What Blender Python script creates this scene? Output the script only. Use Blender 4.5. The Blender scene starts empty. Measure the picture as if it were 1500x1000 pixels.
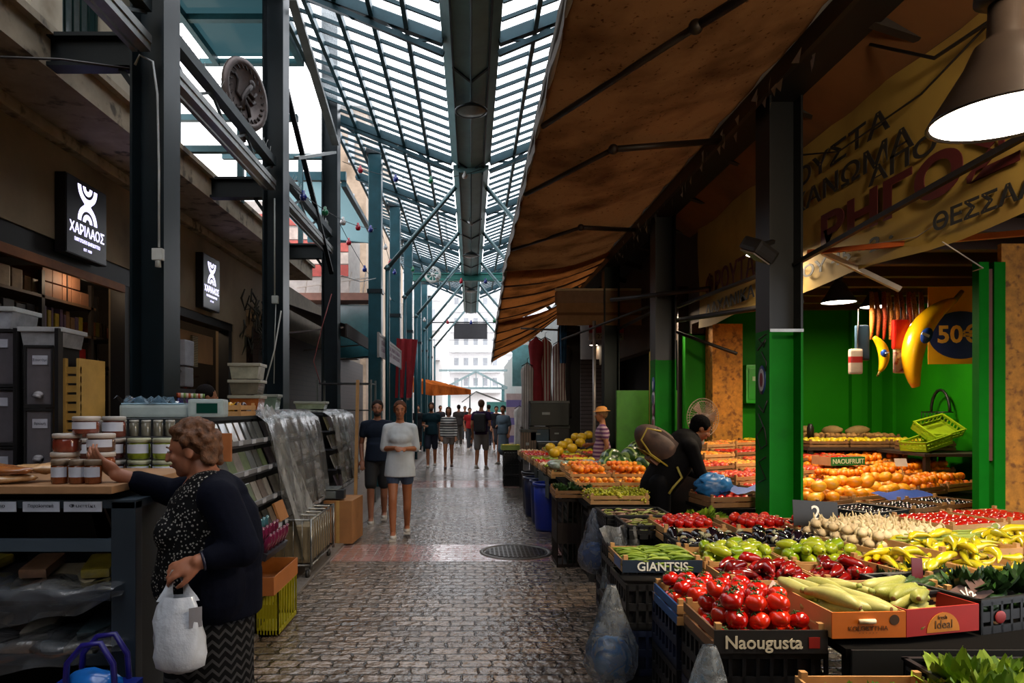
import bpy, bmesh, math, random
from mathutils import Vector, Matrix, Euler, Quaternion
R = math.radians
PI = math.pi
random.seed(7)
scene = bpy.context.scene
col = scene.collection

# ---------------------------------------------------------------- materials
def lin(h):
    if isinstance(h, (tuple, list)): return tuple(h[:3])
    h = h.lstrip('#')
    out = []
    for i in (0, 2, 4):
        c = int(h[i:i+2], 16) / 255
        out.append(c/12.92 if c <= .04045 else ((c+.055)/1.055)**2.4)
    return tuple(out)

_mats = {}
def M(h, rough=.6, metal=0., var=.18, scale=6., bump=0., emis=0., alpha=1., spec=.5, trans=0., key='', coat=0., sheen=0., pattern=None, sub=0.):
    k = (h, rough, metal, var, scale, bump, emis, alpha, spec, trans, key, coat, sheen, sub, pattern)
    if k in _mats: return _mats[k]
    c = lin(h)
    m = bpy.data.materials.new('material'); m.use_nodes = True
    nt = m.node_tree; ns = nt.nodes; lk = nt.links
    b = ns['Principled BSDF']
    tc = ns.new('ShaderNodeTexCoord')
    b.inputs['Roughness'].default_value = rough
    b.inputs['Metallic'].default_value = metal
    b.inputs['Specular IOR Level'].default_value = spec
    b.inputs['Coat Weight'].default_value = coat
    b.inputs['Sheen Weight'].default_value = sheen
    b.inputs['Subsurface Weight'].default_value = sub
    b.inputs['Subsurface Scale'].default_value = .02
    b.inputs['Alpha'].default_value = alpha
    b.inputs['Transmission Weight'].default_value = trans
    no = ns.new('ShaderNodeTexNoise'); no.inputs['Scale'].default_value = scale
    no.inputs['Detail'].default_value = 5; no.inputs['Roughness'].default_value = .65
    lk.new(tc.outputs['Object'], no.inputs['Vector'])
    cr = ns.new('ShaderNodeMapRange'); cr.inputs[1].default_value = .3; cr.inputs[2].default_value = .7
    lk.new(no.outputs['Fac'], cr.inputs[0])
    mx = ns.new('ShaderNodeMix'); mx.data_type = 'RGBA'
    mx.inputs[6].default_value = (*[x*(1-var) for x in c], 1)
    mx.inputs[7].default_value = (*[min(1, x*(1+var)) for x in c], 1)
    lk.new(cr.outputs[0], mx.inputs[0])
    if pattern: outc = pattern(nt, tc, mx.outputs[2])
    else: outc = mx.outputs[2]
    lk.new(outc, b.inputs['Base Color'])
    if emis:
        b.inputs['Emission Color'].default_value = (*c, 1); b.inputs['Emission Strength'].default_value = emis
    if bump:
        bp = ns.new('ShaderNodeBump'); bp.inputs['Strength'].default_value = bump; bp.inputs['Distance'].default_value = .01
        lk.new(no.outputs['Fac'], bp.inputs['Height']); lk.new(bp.outputs[0], b.inputs['Normal'])
    _mats[k] = m
    return m

def node(nt, t, **kw):
    n = nt.nodes.new(t)
    for k, v in kw.items():
        if k in ('scale',): n.inputs['Scale'].default_value = v
        else: setattr(n, k, v)
    return n

def mixc(nt, fac, a, bcol):
    mx = nt.nodes.new('ShaderNodeMix'); mx.data_type = 'RGBA'
    if hasattr(fac, 'node'): nt.links.new(fac, mx.inputs[0])
    else: mx.inputs[0].default_value = fac
    for s, i in ((a, 6), (bcol, 7)):
        if hasattr(s, 'node'): nt.links.new(s, mx.inputs[i])
        else: mx.inputs[i].default_value = (*lin(s), 1)
    return mx.outputs[2]

def stripes(colr, axis='Z', freq=40., thr=.5, key=None, wave=0.):
    def f(nt, tc, base):
        sp = nt.nodes.new('ShaderNodeSeparateXYZ'); nt.links.new(tc.outputs['Object'], sp.inputs[0])
        ma = nt.nodes.new('ShaderNodeMath'); ma.operation = 'MULTIPLY'; ma.inputs[1].default_value = freq
        nt.links.new(sp.outputs[axis], ma.inputs[0])
        src = ma.outputs[0]
        if wave:
            w = nt.nodes.new('ShaderNodeMath'); w.operation = 'MULTIPLY'; w.inputs[1].default_value = 28.
            a2 = nt.nodes.new('ShaderNodeMath'); a2.operation = 'ADD'
            nt.links.new(sp.outputs['X'], a2.inputs[0]); nt.links.new(sp.outputs['Y'], a2.inputs[1])
            nt.links.new(a2.outputs[0], w.inputs[0])
            pp = nt.nodes.new('ShaderNodeMath'); pp.operation = 'PINGPONG'; pp.inputs[1].default_value = 1.
            nt.links.new(w.outputs[0], pp.inputs[0])
            pm = nt.nodes.new('ShaderNodeMath'); pm.operation = 'MULTIPLY_ADD'; pm.inputs[1].default_value = wave
            nt.links.new(pp.outputs[0], pm.inputs[0]); nt.links.new(src, pm.inputs[2]); src = pm.outputs[0]
        fr = nt.nodes.new('ShaderNodeMath'); fr.operation = 'FRACT'; nt.links.new(src, fr.inputs[0])
        gt = nt.nodes.new('ShaderNodeMath'); gt.operation = 'GREATER_THAN'; gt.inputs[1].default_value = thr
        nt.links.new(fr.outputs[0], gt.inputs[0])
        return mixc(nt, gt.outputs[0], base, colr)
    return f

def specks(colr, scale=60., thr=.5):
    def f(nt, tc, base):
        v = nt.nodes.new('ShaderNodeTexVoronoi'); v.inputs['Scale'].default_value = scale
        nt.links.new(tc.outputs['Object'], v.inputs['Vector'])
        gt = nt.nodes.new('ShaderNodeMath'); gt.operation = 'LESS_THAN'; gt.inputs[1].default_value = thr
        nt.links.new(v.outputs['Distance'], gt.inputs[0])
        return mixc(nt, gt.outputs[0], base, colr)
    return f

def blotch(colr, scale=3., lo=.5, hi=.65, detail=6):
    def f(nt, tc, base):
        v = nt.nodes.new('ShaderNodeTexNoise'); v.inputs['Scale'].default_value = scale; v.inputs['Detail'].default_value = detail
        nt.links.new(tc.outputs['Object'], v.inputs['Vector'])
        mr = nt.nodes.new('ShaderNodeMapRange'); mr.inputs[1].default_value = lo; mr.inputs[2].default_value = hi
        nt.links.new(v.outputs['Fac'], mr.inputs[0])
        return mixc(nt, mr.outputs[0], base, colr)
    return f

def film(name, tint='#d8dee0', opac=.3, rough=.25, wr=9., spec_w=1., bump=.8, stretch=(1, 1, 1)):
    """clear plastic film: mostly see-through, wrinkles catch the light"""
    k = ('film', name)
    if k in _mats: return _mats[k]
    m = bpy.data.materials.new('plastic_film'); m.use_nodes = True
    nt = m.node_tree; ns = nt.nodes; lk = nt.links
    ns.remove(ns['Principled BSDF']); out = ns['Material Output']
    tr = ns.new('ShaderNodeBsdfTransparent'); tr.inputs[0].default_value = (.93, .95, .96, 1)
    df = ns.new('ShaderNodeBsdfDiffuse'); df.inputs[0].default_value = (*lin(tint), 1)
    tl = ns.new('ShaderNodeBsdfTranslucent'); tl.inputs[0].default_value = (*lin(tint), 1)
    gl = ns.new('ShaderNodeBsdfGlossy'); gl.inputs[1].default_value = rough
    tc = ns.new('ShaderNodeTexCoord'); mp = ns.new('ShaderNodeMapping'); mp.inputs['Scale'].default_value = stretch
    lk.new(tc.outputs['Object'], mp.inputs[0])
    no = ns.new('ShaderNodeTexNoise'); no.inputs['Scale'].default_value = wr; no.inputs['Detail'].default_value = 6
    no.inputs['Distortion'].default_value = 1.2
    lk.new(mp.outputs[0], no.inputs['Vector'])
    bp = ns.new('ShaderNodeBump'); bp.inputs['Strength'].default_value = bump; bp.inputs['Distance'].default_value = .03
    lk.new(no.outputs['Fac'], bp.inputs['Height'])
    for n in (df, tl, gl): lk.new(bp.outputs[0], n.inputs['Normal'])
    d2 = ns.new('ShaderNodeMixShader'); d2.inputs[0].default_value = .5
    lk.new(df.outputs[0], d2.inputs[1]); lk.new(tl.outputs[0], d2.inputs[2])
    mr = ns.new('ShaderNodeMapRange'); mr.inputs[1].default_value = .35; mr.inputs[2].default_value = .7
    mr.inputs[3].default_value = opac*.45; mr.inputs[4].default_value = min(1, opac*1.7)
    lk.new(no.outputs['Fac'], mr.inputs[0])
    m1 = ns.new('ShaderNodeMixShader'); lk.new(mr.outputs[0], m1.inputs[0])
    lk.new(tr.outputs[0], m1.inputs[1]); lk.new(d2.outputs[0], m1.inputs[2])
    fr = ns.new('ShaderNodeFresnel'); fr.inputs[0].default_value = 1.4; lk.new(bp.outputs[0], fr.inputs['Normal'])
    fm = ns.new('ShaderNodeMath'); fm.operation = 'MULTIPLY'; fm.inputs[1].default_value = spec_w; fm.use_clamp = True
    lk.new(fr.outputs[0], fm.inputs[0])
    m2 = ns.new('ShaderNodeMixShader'); lk.new(fm.outputs[0], m2.inputs[0])
    lk.new(m1.outputs[0], m2.inputs[1]); lk.new(gl.outputs[0], m2.inputs[2])
    lk.new(m2.outputs[0], out.inputs[0])
    _mats[k] = m
    return m

# ---------------------------------------------------------------- mesh builder
class MB:
    def __init__(s): s.v = []; s.f = []; s.mi = []; s.sm = []; s.cur = 0; s.smooth = False
    def add(s, vs, fs, T=None):
        o = len(s.v)
        for v in vs:
            v = Vector(v)
            if T is not None: v = T @ v
            s.v.append(tuple(v))
        for f in fs:
            s.f.append(tuple(i+o for i in f)); s.mi.append(s.cur); s.sm.append(s.smooth)
        return s
    def box(s, x0, y0, z0, x1, y1, z1, T=None, bev=0.):
        if x0 > x1: x0, x1 = x1, x0
        if y0 > y1: y0, y1 = y1, y0
        if z0 > z1: z0, z1 = z1, z0
        if bev > 0:
            b = min(bev, (x1-x0)*.45, (y1-y0)*.45, (z1-z0)*.45)
            bm = bmesh.new()
            bmesh.ops.create_cube(bm, size=1)
            for v in bm.verts:
                v.co = Vector(((x0+x1)/2 + v.co.x*(x1-x0), (y0+y1)/2+v.co.y*(y1-y0), (z0+z1)/2+v.co.z*(z1-z0)))
            bmesh.ops.bevel(bm, geom=bm.edges[:], offset=b, segments=2, affect='EDGES', profile=.7)
            bm.verts.ensure_lookup_table()
            s.add([v.co[:] for v in bm.verts], [[v.index for v in f.verts] for f in bm.faces], T)
            bm.free(); return s
        vs = [(x0,y0,z0),(x1,y0,z0),(x1,y1,z0),(x0,y1,z0),(x0,y0,z1),(x1,y0,z1),(x1,y1,z1),(x0,y1,z1)]
        fs = [(0,3,2,1),(4,5,6,7),(0,1,5,4),(1,2,6,5),(2,3,7,6),(3,0,4,7)]
        return s.add(vs, fs, T)
    def bx(s, c, d, T=None, bev=0.):
        return s.box(c[0]-d[0]/2, c[1]-d[1]/2, c[2]-d[2]/2, c[0]+d[0]/2, c[1]+d[1]/2, c[2]+d[2]/2, T, bev)
    def bar(s, a, b, w, h=None, up=(0,0,1)):
        """rectangular bar from a to b"""
        h = h or w; a = Vector(a); b = Vector(b); d = (b-a); L = d.length
        if L < 1e-6: return s
        d.normalize(); up = Vector(up)
        if abs(d.dot(up)) > .98: up = Vector((1,0,0)) if abs(d.x) < .9 else Vector((0,1,0))
        x = d.cross(up).normalized(); z = x.cross(d).normalized()
        T = Matrix((( x.x, d.x, z.x, a.x),(x.y, d.y, z.y, a.y),(x.z, d.z, z.z, a.z),(0,0,0,1)))
        return s.box(-w/2, 0, -h/2, w/2, L, h/2, T)
    def tube(s, pts, r, n=8, caps=True):
        pts = [Vector(p) for p in pts]
        rs = r if isinstance(r, (list, tuple)) else [r]*len(pts)
        sm = s.smooth; s.smooth = True
        rings = []; prevx = None
        for i, p in enumerate(pts):
            t = (pts[min(i+1, len(pts)-1)] - pts[max(i-1, 0)])
            if t.length < 1e-9: t = Vector((0,0,1))
            t.normalize()
            if prevx is None:
                up = Vector((0,0,1)) if abs(t.z) < .95 else Vector((1,0,0))
                x = t.cross(up).normalized()
            else:
                x = (prevx - t*prevx.dot(t))
                x = x.normalized() if x.length > 1e-6 else t.cross(Vector((0,0,1))).normalized()
            prevx = x; y = t.cross(x)
            rings.append([p + (x*math.cos(2*PI*k/n) + y*math.sin(2*PI*k/n))*rs[i] for k in range(n)])
        vs = [v for rg in rings for v in rg]; fs = []
        for i in range(len(rings)-1):
            for k in range(n):
                a = i*n+k; b2 = i*n+(k+1) % n
                fs.append((a, b2, b2+n, a+n))
        if caps:
            fs.append(tuple(range(n-1, -1, -1))); o = (len(rings)-1)*n; fs.append(tuple(o+k for k in range(n)))
        s.add(vs, fs); s.smooth = sm
        return s
    def lathe(s, prof, n=24, T=None, a0=0., a1=2*PI, sx=1., sy=1.):
        sm = s.smooth; s.smooth = True
        full = abs(a1-a0-2*PI) < 1e-6
        cnt = n if full else n+1
        vs = []; fs = []
        for (r, z) in prof:
            for k in range(cnt):
                a = a0 + (a1-a0)*k/n
                vs.append((r*math.cos(a)*sx, r*math.sin(a)*sy, z))
        for i in range(len(prof)-1):
            for k in range(n):
                a = i*cnt+k; b = i*cnt+(k+1) % cnt
                fs.append((a, b, b+cnt, a+cnt))
        s.add(vs, fs, T); s.smooth = sm
        return s
    def ell(s, c, r, T=None, n=14, m=8, rot=None):
        c = Vector(c); r = (r, r, r) if isinstance(r, (int, float)) else r
        vs = []; fs = []
        Q = rot.to_matrix().to_4x4() if rot is not None else Matrix.Identity(4)
        A = Matrix.Translation(c) @ Q
        if T is not None: A = T @ A
        vs.append((0, 0, -r[2]))
        for i in range(1, m):
            ph = -PI/2 + PI*i/m
            for k in range(n):
                a = 2*PI*k/n
                vs.append((r[0]*math.cos(ph)*math.cos(a), r[1]*math.cos(ph)*math.sin(a), r[2]*math.sin(ph)))
        vs.append((0, 0, r[2])); top = len(vs)-1
        for k in range(n):
            fs.append((0, 1+(k+1) % n, 1+k))
            fs.append((top, 1+(m-2)*n+k, 1+(m-2)*n+(k+1) % n))
        for i in range(m-2):
            for k in range(n):
                a = 1+i*n+k; b = 1+i*n+(k+1) % n
                fs.append((a, b, b+n, a+n))
        sm = s.smooth; s.smooth = True
        s.add(vs, fs, A); s.smooth = sm
        return s
    def prism(s, pts, y0, y1, T=None):
        """polygon pts in x,z extruded along y"""
        n = len(pts)
        vs = [(p[0], y0, p[1]) for p in pts] + [(p[0], y1, p[1]) for p in pts]
        fs = [tuple(range(n)), tuple(range(2*n-1, n-1, -1))] + [(i, i+n, (i+1) % n + n, (i+1) % n) for i in range(n)]
        return s.add(vs, fs, T)
    def sheet(s, grid, thick=0.):
        """grid of points rows x cols"""
        nr, nc = len(grid), len(grid[0])
        vs = [p for r_ in grid for p in r_]
        fs = [(i*nc+j, i*nc+j+1, (i+1)*nc+j+1, (i+1)*nc+j) for i in range(nr-1) for j in range(nc-1)]
        sm = s.smooth; s.smooth = True
        s.add(vs, fs); s.smooth = sm
        return s
    def mesh(s, name, mats):
        me = bpy.data.meshes.new(name)
        me.from_pydata(s.v, [], s.f); me.update()
        if not isinstance(mats, (list, tuple)): mats = [mats]
        for m in mats: me.materials.append(m)
        me.polygons.foreach_set('material_index', s.mi)
        me.polygons.foreach_set('use_smooth', s.sm)
        bm = bmesh.new(); bm.from_mesh(me); bmesh.ops.recalc_face_normals(bm, faces=bm.faces[:]); bm.to_mesh(me); bm.free()
        me.update()
        return me
    def build(s, name, mats, parent=None, **kw):
        return link(name, s.mesh(name, mats), parent, **kw)

def tag(o, label=None, cat=None, group=None, kind=None):
    if label: o['label'] = label
    if cat: o['category'] = cat
    if group: o['group'] = group
    if kind: o['kind'] = kind
    return o

def link(name, data, parent=None, loc=None, rot=None, scale=None, label=None, cat=None, group=None, kind=None):
    o = bpy.data.objects.new(name, data); col.objects.link(o)
    if parent is not None: o.parent = parent
    if loc is not None: o.location = loc
    if rot is not None: o.rotation_euler = rot
    if scale is not None: o.scale = scale if isinstance(scale, (tuple, list)) else (scale,)*3
    return tag(o, label, cat, group, kind)

def empty(name, loc=(0,0,0), rz=0., label=None, cat=None, group=None, rot=None):
    o = link(name, None, None, loc, rot or (0,0,rz), None, label, cat, group)
    o.empty_display_size = .1
    return o

def struct(name, mb, mats): return mb.build(name, mats, kind='structure')

_kids = {}
def copy_tree(o, parent=None, loc=None, rot=None, scale=None, label=None, group=None, kids=None):
    c = o.copy(); col.objects.link(c)
    if parent is not None: c.parent = parent
    if loc is not None: c.location = loc
    if rot is not None: c.rotation_euler = rot
    if scale is not None: c.scale = scale if isinstance(scale, (tuple, list)) else (scale,)*3
    if label: c['label'] = label
    if group: c['group'] = group
    ks = kids if kids is not None else [k for k in o.children]
    for ch in ks: copy_tree(ch, c)
    return c

def remesh(mb, vox=.01, sm=6, name='body', fac=.5, dec=None):
    """fuse overlapping volumes into one continuous smooth surface"""
    me = mb.mesh('tmp', [])
    o = bpy.data.objects.new('tmp', me); col.objects.link(o)
    r = o.modifiers.new('r', 'REMESH'); r.mode = 'VOXEL'; r.voxel_size = vox; r.adaptivity = 0
    r.use_smooth_shade = True
    if sm:
        s2 = o.modifiers.new('s', 'SMOOTH'); s2.factor = fac; s2.iterations = sm
    if dec:
        d = o.modifiers.new('d', 'DECIMATE'); d.ratio = dec
    dg = bpy.context.evaluated_depsgraph_get()
    me2 = bpy.data.meshes.new_from_object(o.evaluated_get(dg))
    bpy.data.objects.remove(o); bpy.data.meshes.remove(me)
    me2.name = name
    for p in me2.polygons: p.use_smooth = True
    return me2

def paint(me, mats, fn):
    """material index per face from its centre"""
    me.materials.clear()
    for m in mats: me.materials.append(m)
    for p in me.polygons: p.material_index = fn(p.center, p.normal)
    return me

def textmesh(body, size=.1, ext=.002, align='CENTER', squash=1., bold=0.):
    cu = bpy.data.curves.new('lettering', 'FONT')
    cu.body = body; cu.size = size; cu.extrude = ext; cu.align_x = align; cu.align_y = 'CENTER'
    cu.resolution_u = 3; cu.offset = bold
    o = bpy.data.objects.new('tmp', cu); col.objects.link(o)
    dg = bpy.context.evaluated_depsgraph_get()
    me = bpy.data.meshes.new_from_object(o.evaluated_get(dg))
    bpy.data.objects.remove(o); bpy.data.curves.remove(cu)
    if squash != 1.:
        for v in me.vertices: v.co.x *= squash
    me.name = 'lettering'
    return me

def lettering(body, mat, parent, loc, rot, size=.1, ext=.002, align='CENTER', name='lettering', squash=1., bold=0., fit=None):
    me = textmesh(body, size, ext, align, squash, bold)
    if fit:
        xs = [v.co.x for v in me.vertices]
        if xs:
            w = max(xs)-min(xs)
            for v in me.vertices: v.co.x *= fit/w
    me.materials.append(mat)
    return link(name, me, parent, loc, rot)
FACE_CAM = (PI/2, 0, 0)          # text readable looking along +Y
FACE_RIGHT = (PI/2, 0, PI/2)     # on a left-hand wall, read from +X
FACE_LEFT = (PI/2, 0, -PI/2)     # on a right-hand wall, read from -X

# ---------------------------------------------------------------- camera, world, view
cam = bpy.data.cameras.new('camera'); cam.lens = 24; cam.sensor_width = 36; cam.sensor_fit = 'HORIZONTAL'
cam.shift_x = .04; cam.shift_y = .0647; cam.clip_end = 400; cam.clip_start = .05
co = bpy.data.objects.new('camera', cam); col.objects.link(co)
co.location = (0, 0, 1.6); co.rotation_euler = (PI/2, 0, 0)
scene.camera = co
scene.view_settings.view_transform = 'Standard'; scene.view_settings.look = 'None'
scene.view_settings.exposure = 0; scene.view_settings.gamma = 1
scene.view_settings.use_curve_mapping = False
try:
    scene.cycles.use_denoising = True
    scene.cycles.max_bounces = 7; scene.cycles.transparent_max_bounces = 24
    scene.cycles.diffuse_bounces = 3; scene.cycles.glossy_bounces = 3
    scene.cycles.sample_clamp_indirect = 6; scene.cycles.caustics_reflective = False; scene.cycles.caustics_refractive = False
except Exception: pass
w = bpy.data.worlds.new('overcast_sky'); scene.world = w; w.use_nodes = True
nt = w.node_tree; bg = nt.nodes['Background']
tc = nt.nodes.new('ShaderNodeTexCoord'); no = nt.nodes.new('ShaderNodeTexNoise'); no.inputs['Scale'].default_value = 2.2
no.inputs['Detail'].default_value = 5
nt.links.new(tc.outputs['Generated'], no.inputs['Vector'])
mx = nt.nodes.new('ShaderNodeMix'); mx.data_type = 'RGBA'
mx.inputs[6].default_value = (.80, .84, .92, 1); mx.inputs[7].default_value = (1., .99, 1., 1)
mr = nt.nodes.new('ShaderNodeMapRange'); mr.inputs[1].default_value = .35; mr.inputs[2].default_value = .6
nt.links.new(no.outputs['Fac'], mr.inputs[0]); nt.links.new(mr.outputs[0], mx.inputs[0])
nt.links.new(mx.outputs[2], bg.inputs['Color']); bg.inputs['Strength'].default_value = 3.8

def Pt(px, py, D): return Vector(((px-690)*D/1000, D, 1.6+(597-py)*D/1000))
def gD(py, Z): return (1.6-Z)*1000/(py-597)
# ================================================================ THE SETTING
def cobble_mat():
    m = bpy.data.materials.new('wet_cobbles'); m.use_nodes = True
    nt = m.node_tree; ns = nt.nodes; lk = nt.links; b = ns['Principled BSDF']
    tc = ns.new('ShaderNodeTexCoord')
    n1 = ns.new('ShaderNodeTexNoise'); n1.inputs['Scale'].default_value = 3.5; n1.inputs['Detail'].default_value = 2
    lk.new(tc.outputs['Object'], n1.inputs['Vector'])
    vm = ns.new('ShaderNodeVectorMath'); vm.operation = 'MULTIPLY_ADD'
    vm.inputs[1].default_value = (.07, .05, 0)
    lk.new(n1.outputs['Color'], vm.inputs[0]); lk.new(tc.outputs['Object'], vm.inputs[2])
    n2 = ns.new('ShaderNodeTexNoise'); n2.inputs['Scale'].default_value = 22.; n2.inputs['Detail'].default_value = 3
    lk.new(tc.outputs['Object'], n2.inputs['Vector'])
    vm2 = ns.new('ShaderNodeVectorMath'); vm2.operation = 'MULTIPLY_ADD'; vm2.inputs[1].default_value = (.06, .045, 0)
    lk.new(n2.outputs['Color'], vm2.inputs[0]); lk.new(vm.outputs[0], vm2.inputs[2])
    br = ns.new('ShaderNodeTexBrick'); br.offset = .5; br.inputs['Scale'].default_value = 1
    br.inputs['Brick Width'].default_value = .2; br.inputs['Row Height'].default_value = .115
    br.inputs['Mortar Size'].default_value = .011; br.inputs['Mortar Smooth'].default_value = .7; br.inputs['Bias'].default_value = -.1
    br.inputs['Color1'].default_value = (*lin('#8a8077'), 1); br.inputs['Color2'].default_value = (*lin('#5c5751'), 1)
    br.inputs['Mortar'].default_value = (*lin('#2a2622'), 1)
    lk.new(vm2.outputs[0], br.inputs['Vector'])
    # patches of warmer stone and dirt
    n3 = ns.new('ShaderNodeTexNoise'); n3.inputs['Scale'].default_value = .9; n3.inputs['Detail'].default_value = 5
    lk.new(tc.outputs['Object'], n3.inputs['Vector'])
    mr = ns.new('ShaderNodeMapRange'); mr.inputs[1].default_value = .38; mr.inputs[2].default_value = .62
    lk.new(n3.outputs['Fac'], mr.inputs[0])
    dirt = ns.new('ShaderNodeMix'); dirt.data_type = 'RGBA'; dirt.blend_type = 'MULTIPLY'
    dirt.inputs[0].default_value = 1
    tint = mixc(nt, mr.outputs[0], '#d8c4b0', '#fff2e6')
    lk.new(br.outputs['Color'], dirt.inputs[6]); lk.new(tint, dirt.inputs[7])
    # cross band of reddish paving slabs
    sp = ns.new('ShaderNodeSeparateXYZ'); lk.new(tc.outputs['Object'], sp.inputs[0])
    def band(lo, hi):
        a = ns.new('ShaderNodeMath'); a.operation = 'GREATER_THAN'; a.inputs[1].default_value = lo; lk.new(sp.outputs['Y'], a.inputs[0])
        c = ns.new('ShaderNodeMath'); c.operation = 'LESS_THAN'; c.inputs[1].default_value = hi; lk.new(sp.outputs['Y'], c.inputs[0])
        d = ns.new('ShaderNodeMath'); d.operation = 'MULTIPLY'; lk.new(a.outputs[0], d.inputs[0]); lk.new(c.outputs[0], d.inputs[1])
        return d.outputs[0]
    b1 = band(7.12, 8.0); b2 = band(13.7, 15.0)
    bsum = ns.new('ShaderNodeMath'); bsum.operation = 'ADD'; lk.new(b1, bsum.inputs[0]); lk.new(b2, bsum.inputs[1])
    sl = ns.new('ShaderNodeTexBrick'); sl.offset = 0; sl.inputs['Scale'].default_value = 1
    sl.inputs['Brick Width'].default_value = .105; sl.inputs['Row Height'].default_value = .44
    sl.inputs['Mortar Size'].default_value = .006
    sl.inputs['Color1'].default_value = (*lin('#a8766f'), 1); sl.inputs['Color2'].default_value = (*lin('#8f6a64'), 1)
    sl.inputs['Mortar'].default_value = (*lin('#a09890'), 1)
    lk.new(tc.outputs['Object'], sl.inputs['Vector'])
    cc = mixc(nt, bsum.outputs[0], dirt.outputs[2], sl.outputs['Color'])
    lk.new(cc, b.inputs['Base Color'])
    # wet polish
    n4 = ns.new('ShaderNodeTexNoise'); n4.inputs['Scale'].default_value = 1.4; n4.inputs['Detail'].default_value = 8
    n4.inputs['Roughness'].default_value = .7
    lk.new(tc.outputs['Object'], n4.inputs['Vector'])
    rr = ns.new('ShaderNodeMapRange'); rr.inputs[1].default_value = .35; rr.inputs[2].default_value = .65
    rr.inputs[3].default_value = .10; rr.inputs[4].default_value = .34
    lk.new(n4.outputs['Fac'], rr.inputs[0]); lk.new(rr.outputs[0], b.inputs['Roughness'])
    b.inputs['Specular IOR Level'].default_value = .85
    inv = ns.new('ShaderNodeMath'); inv.operation = 'SUBTRACT'; inv.inputs[0].default_value = 1
    lk.new(br.outputs['Fac'], inv.inputs[1])
    keep = ns.new('ShaderNodeMath'); keep.operation = 'MULTIPLY'
    nb = ns.new('ShaderNodeMath'); nb.operation = 'SUBTRACT'; nb.inputs[0].default_value = 1; lk.new(bsum.outputs[0], nb.inputs[1])
    n5 = ns.new('ShaderNodeTexNoise'); n5.inputs['Scale'].default_value = 16; n5.inputs['Detail'].default_value = 4
    lk.new(tc.outputs['Object'], n5.inputs['Vector'])
    ad = ns.new('ShaderNodeMath'); ad.operation = 'MULTIPLY_ADD'; ad.inputs[1].default_value = .9
    lk.new(n5.outputs['Fac'], ad.inputs[0]); lk.new(inv.outputs[0], ad.inputs[2])
    lk.new(ad.outputs[0], keep.inputs[0])
    mul = ns.new('ShaderNodeMath'); mul.operation = 'MULTIPLY_ADD'; mul.inputs[1].default_value = .8; mul.inputs[2].default_value = .2
    lk.new(nb.outputs[0], mul.inputs[0]); lk.new(mul.outputs[0], keep.inputs[1])
    bp = ns.new('ShaderNodeBump'); bp.inputs['Strength'].default_value = 1.; bp.inputs['Distance'].default_value = .032
    lk.new(keep.outputs[0], bp.inputs['Height']); lk.new(bp.outputs[0], b.inputs['Normal'])
    bc = ns.new('ShaderNodeBump'); bc.inputs['Strength'].default_value = .9; bc.inputs['Distance'].default_value = .02
    lk.new(keep.outputs[0], bc.inputs['Height']); lk.new(bc.outputs[0], b.inputs['Coat Normal'])
    cw = ns.new('ShaderNodeMapRange'); cw.inputs[1].default_value = .35; cw.inputs[2].default_value = .6; cw.inputs[3].default_value = 1; cw.inputs[4].default_value = .65
    lk.new(n4.outputs['Fac'], cw.inputs[0]); lk.new(cw.outputs[0], b.inputs['Coat Weight']); b.inputs['Coat Roughness'].default_value = .09
    return m

g = MB(); g.box(-14, -16, -.3, 14, 140, 0); struct('floor', g, cobble_mat())
def slab_pattern(nt, tc, base):
    br = nt.nodes.new('ShaderNodeTexBrick'); br.offset = .5; br.inputs['Scale'].default_value = 1
    br.inputs['Brick Width'].default_value = .5; br.inputs['Row Height'].default_value = .4; br.inputs['Mortar Size'].default_value = .008
    br.inputs['Color1'].default_value = (1, 1, 1, 1); br.inputs['Color2'].default_value = (.8, .8, .8, 1); br.inputs['Mortar'].default_value = (.3, .3, .3, 1)
    nt.links.new(tc.outputs['Object'], br.inputs['Vector'])
    mx = nt.nodes.new('ShaderNodeMix'); mx.data_type = 'RGBA'; mx.blend_type = 'MULTIPLY'; mx.inputs[0].default_value = 1
    nt.links.new(base, mx.inputs[6]); nt.links.new(br.outputs['Color'], mx.inputs[7]); return mx.outputs[2]
pv = MB(); pv.box(-4.0, -3, 0, -1.60, 40, .02); struct('pavement', pv, M('#554c46', .3, var=.2, bump=.4, pattern=slab_pattern))
kb = MB(); kb.box(-1.60, -3, 0, -1.48, 40, .026, bev=.006); struct('trim_1', kb, M('#6f6963', .35, bump=.5, scale=14))
k2 = MB(); k2.box(-1.05, 5.2, 0, -1.02, 5.21, .001)

# round manhole cover
mh = empty('manhole_cover', (.5, 7.58, 0), label='round ribbed iron manhole cover set in the reddish crossing band', cat='manhole cover')
q = MB(); q.lathe([(0, .004), (.33, .004), (.34, .008), (.345, 0)], 40); q.build('lid', M('#3a3733', .35, .6, bump=.3), mh)
q = MB()
for i in range(-6, 7):
    L = math.sqrt(max(0, .32**2-(i*.048)**2)); q.box(-L, i*.048-.008, .004, L, i*.048+.008, .011)
    q.box(i*.048-.008, -L, .004, i*.048+.008, L, .010)
q.build('ribs', M('#4a4640', .3, .6), mh)
q = MB(); q.lathe([(.35, 0), (.355, .008), (.40, .008), (.405, 0)], 40); q.build('rim', M('#55504a', .35, .5), mh)

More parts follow.
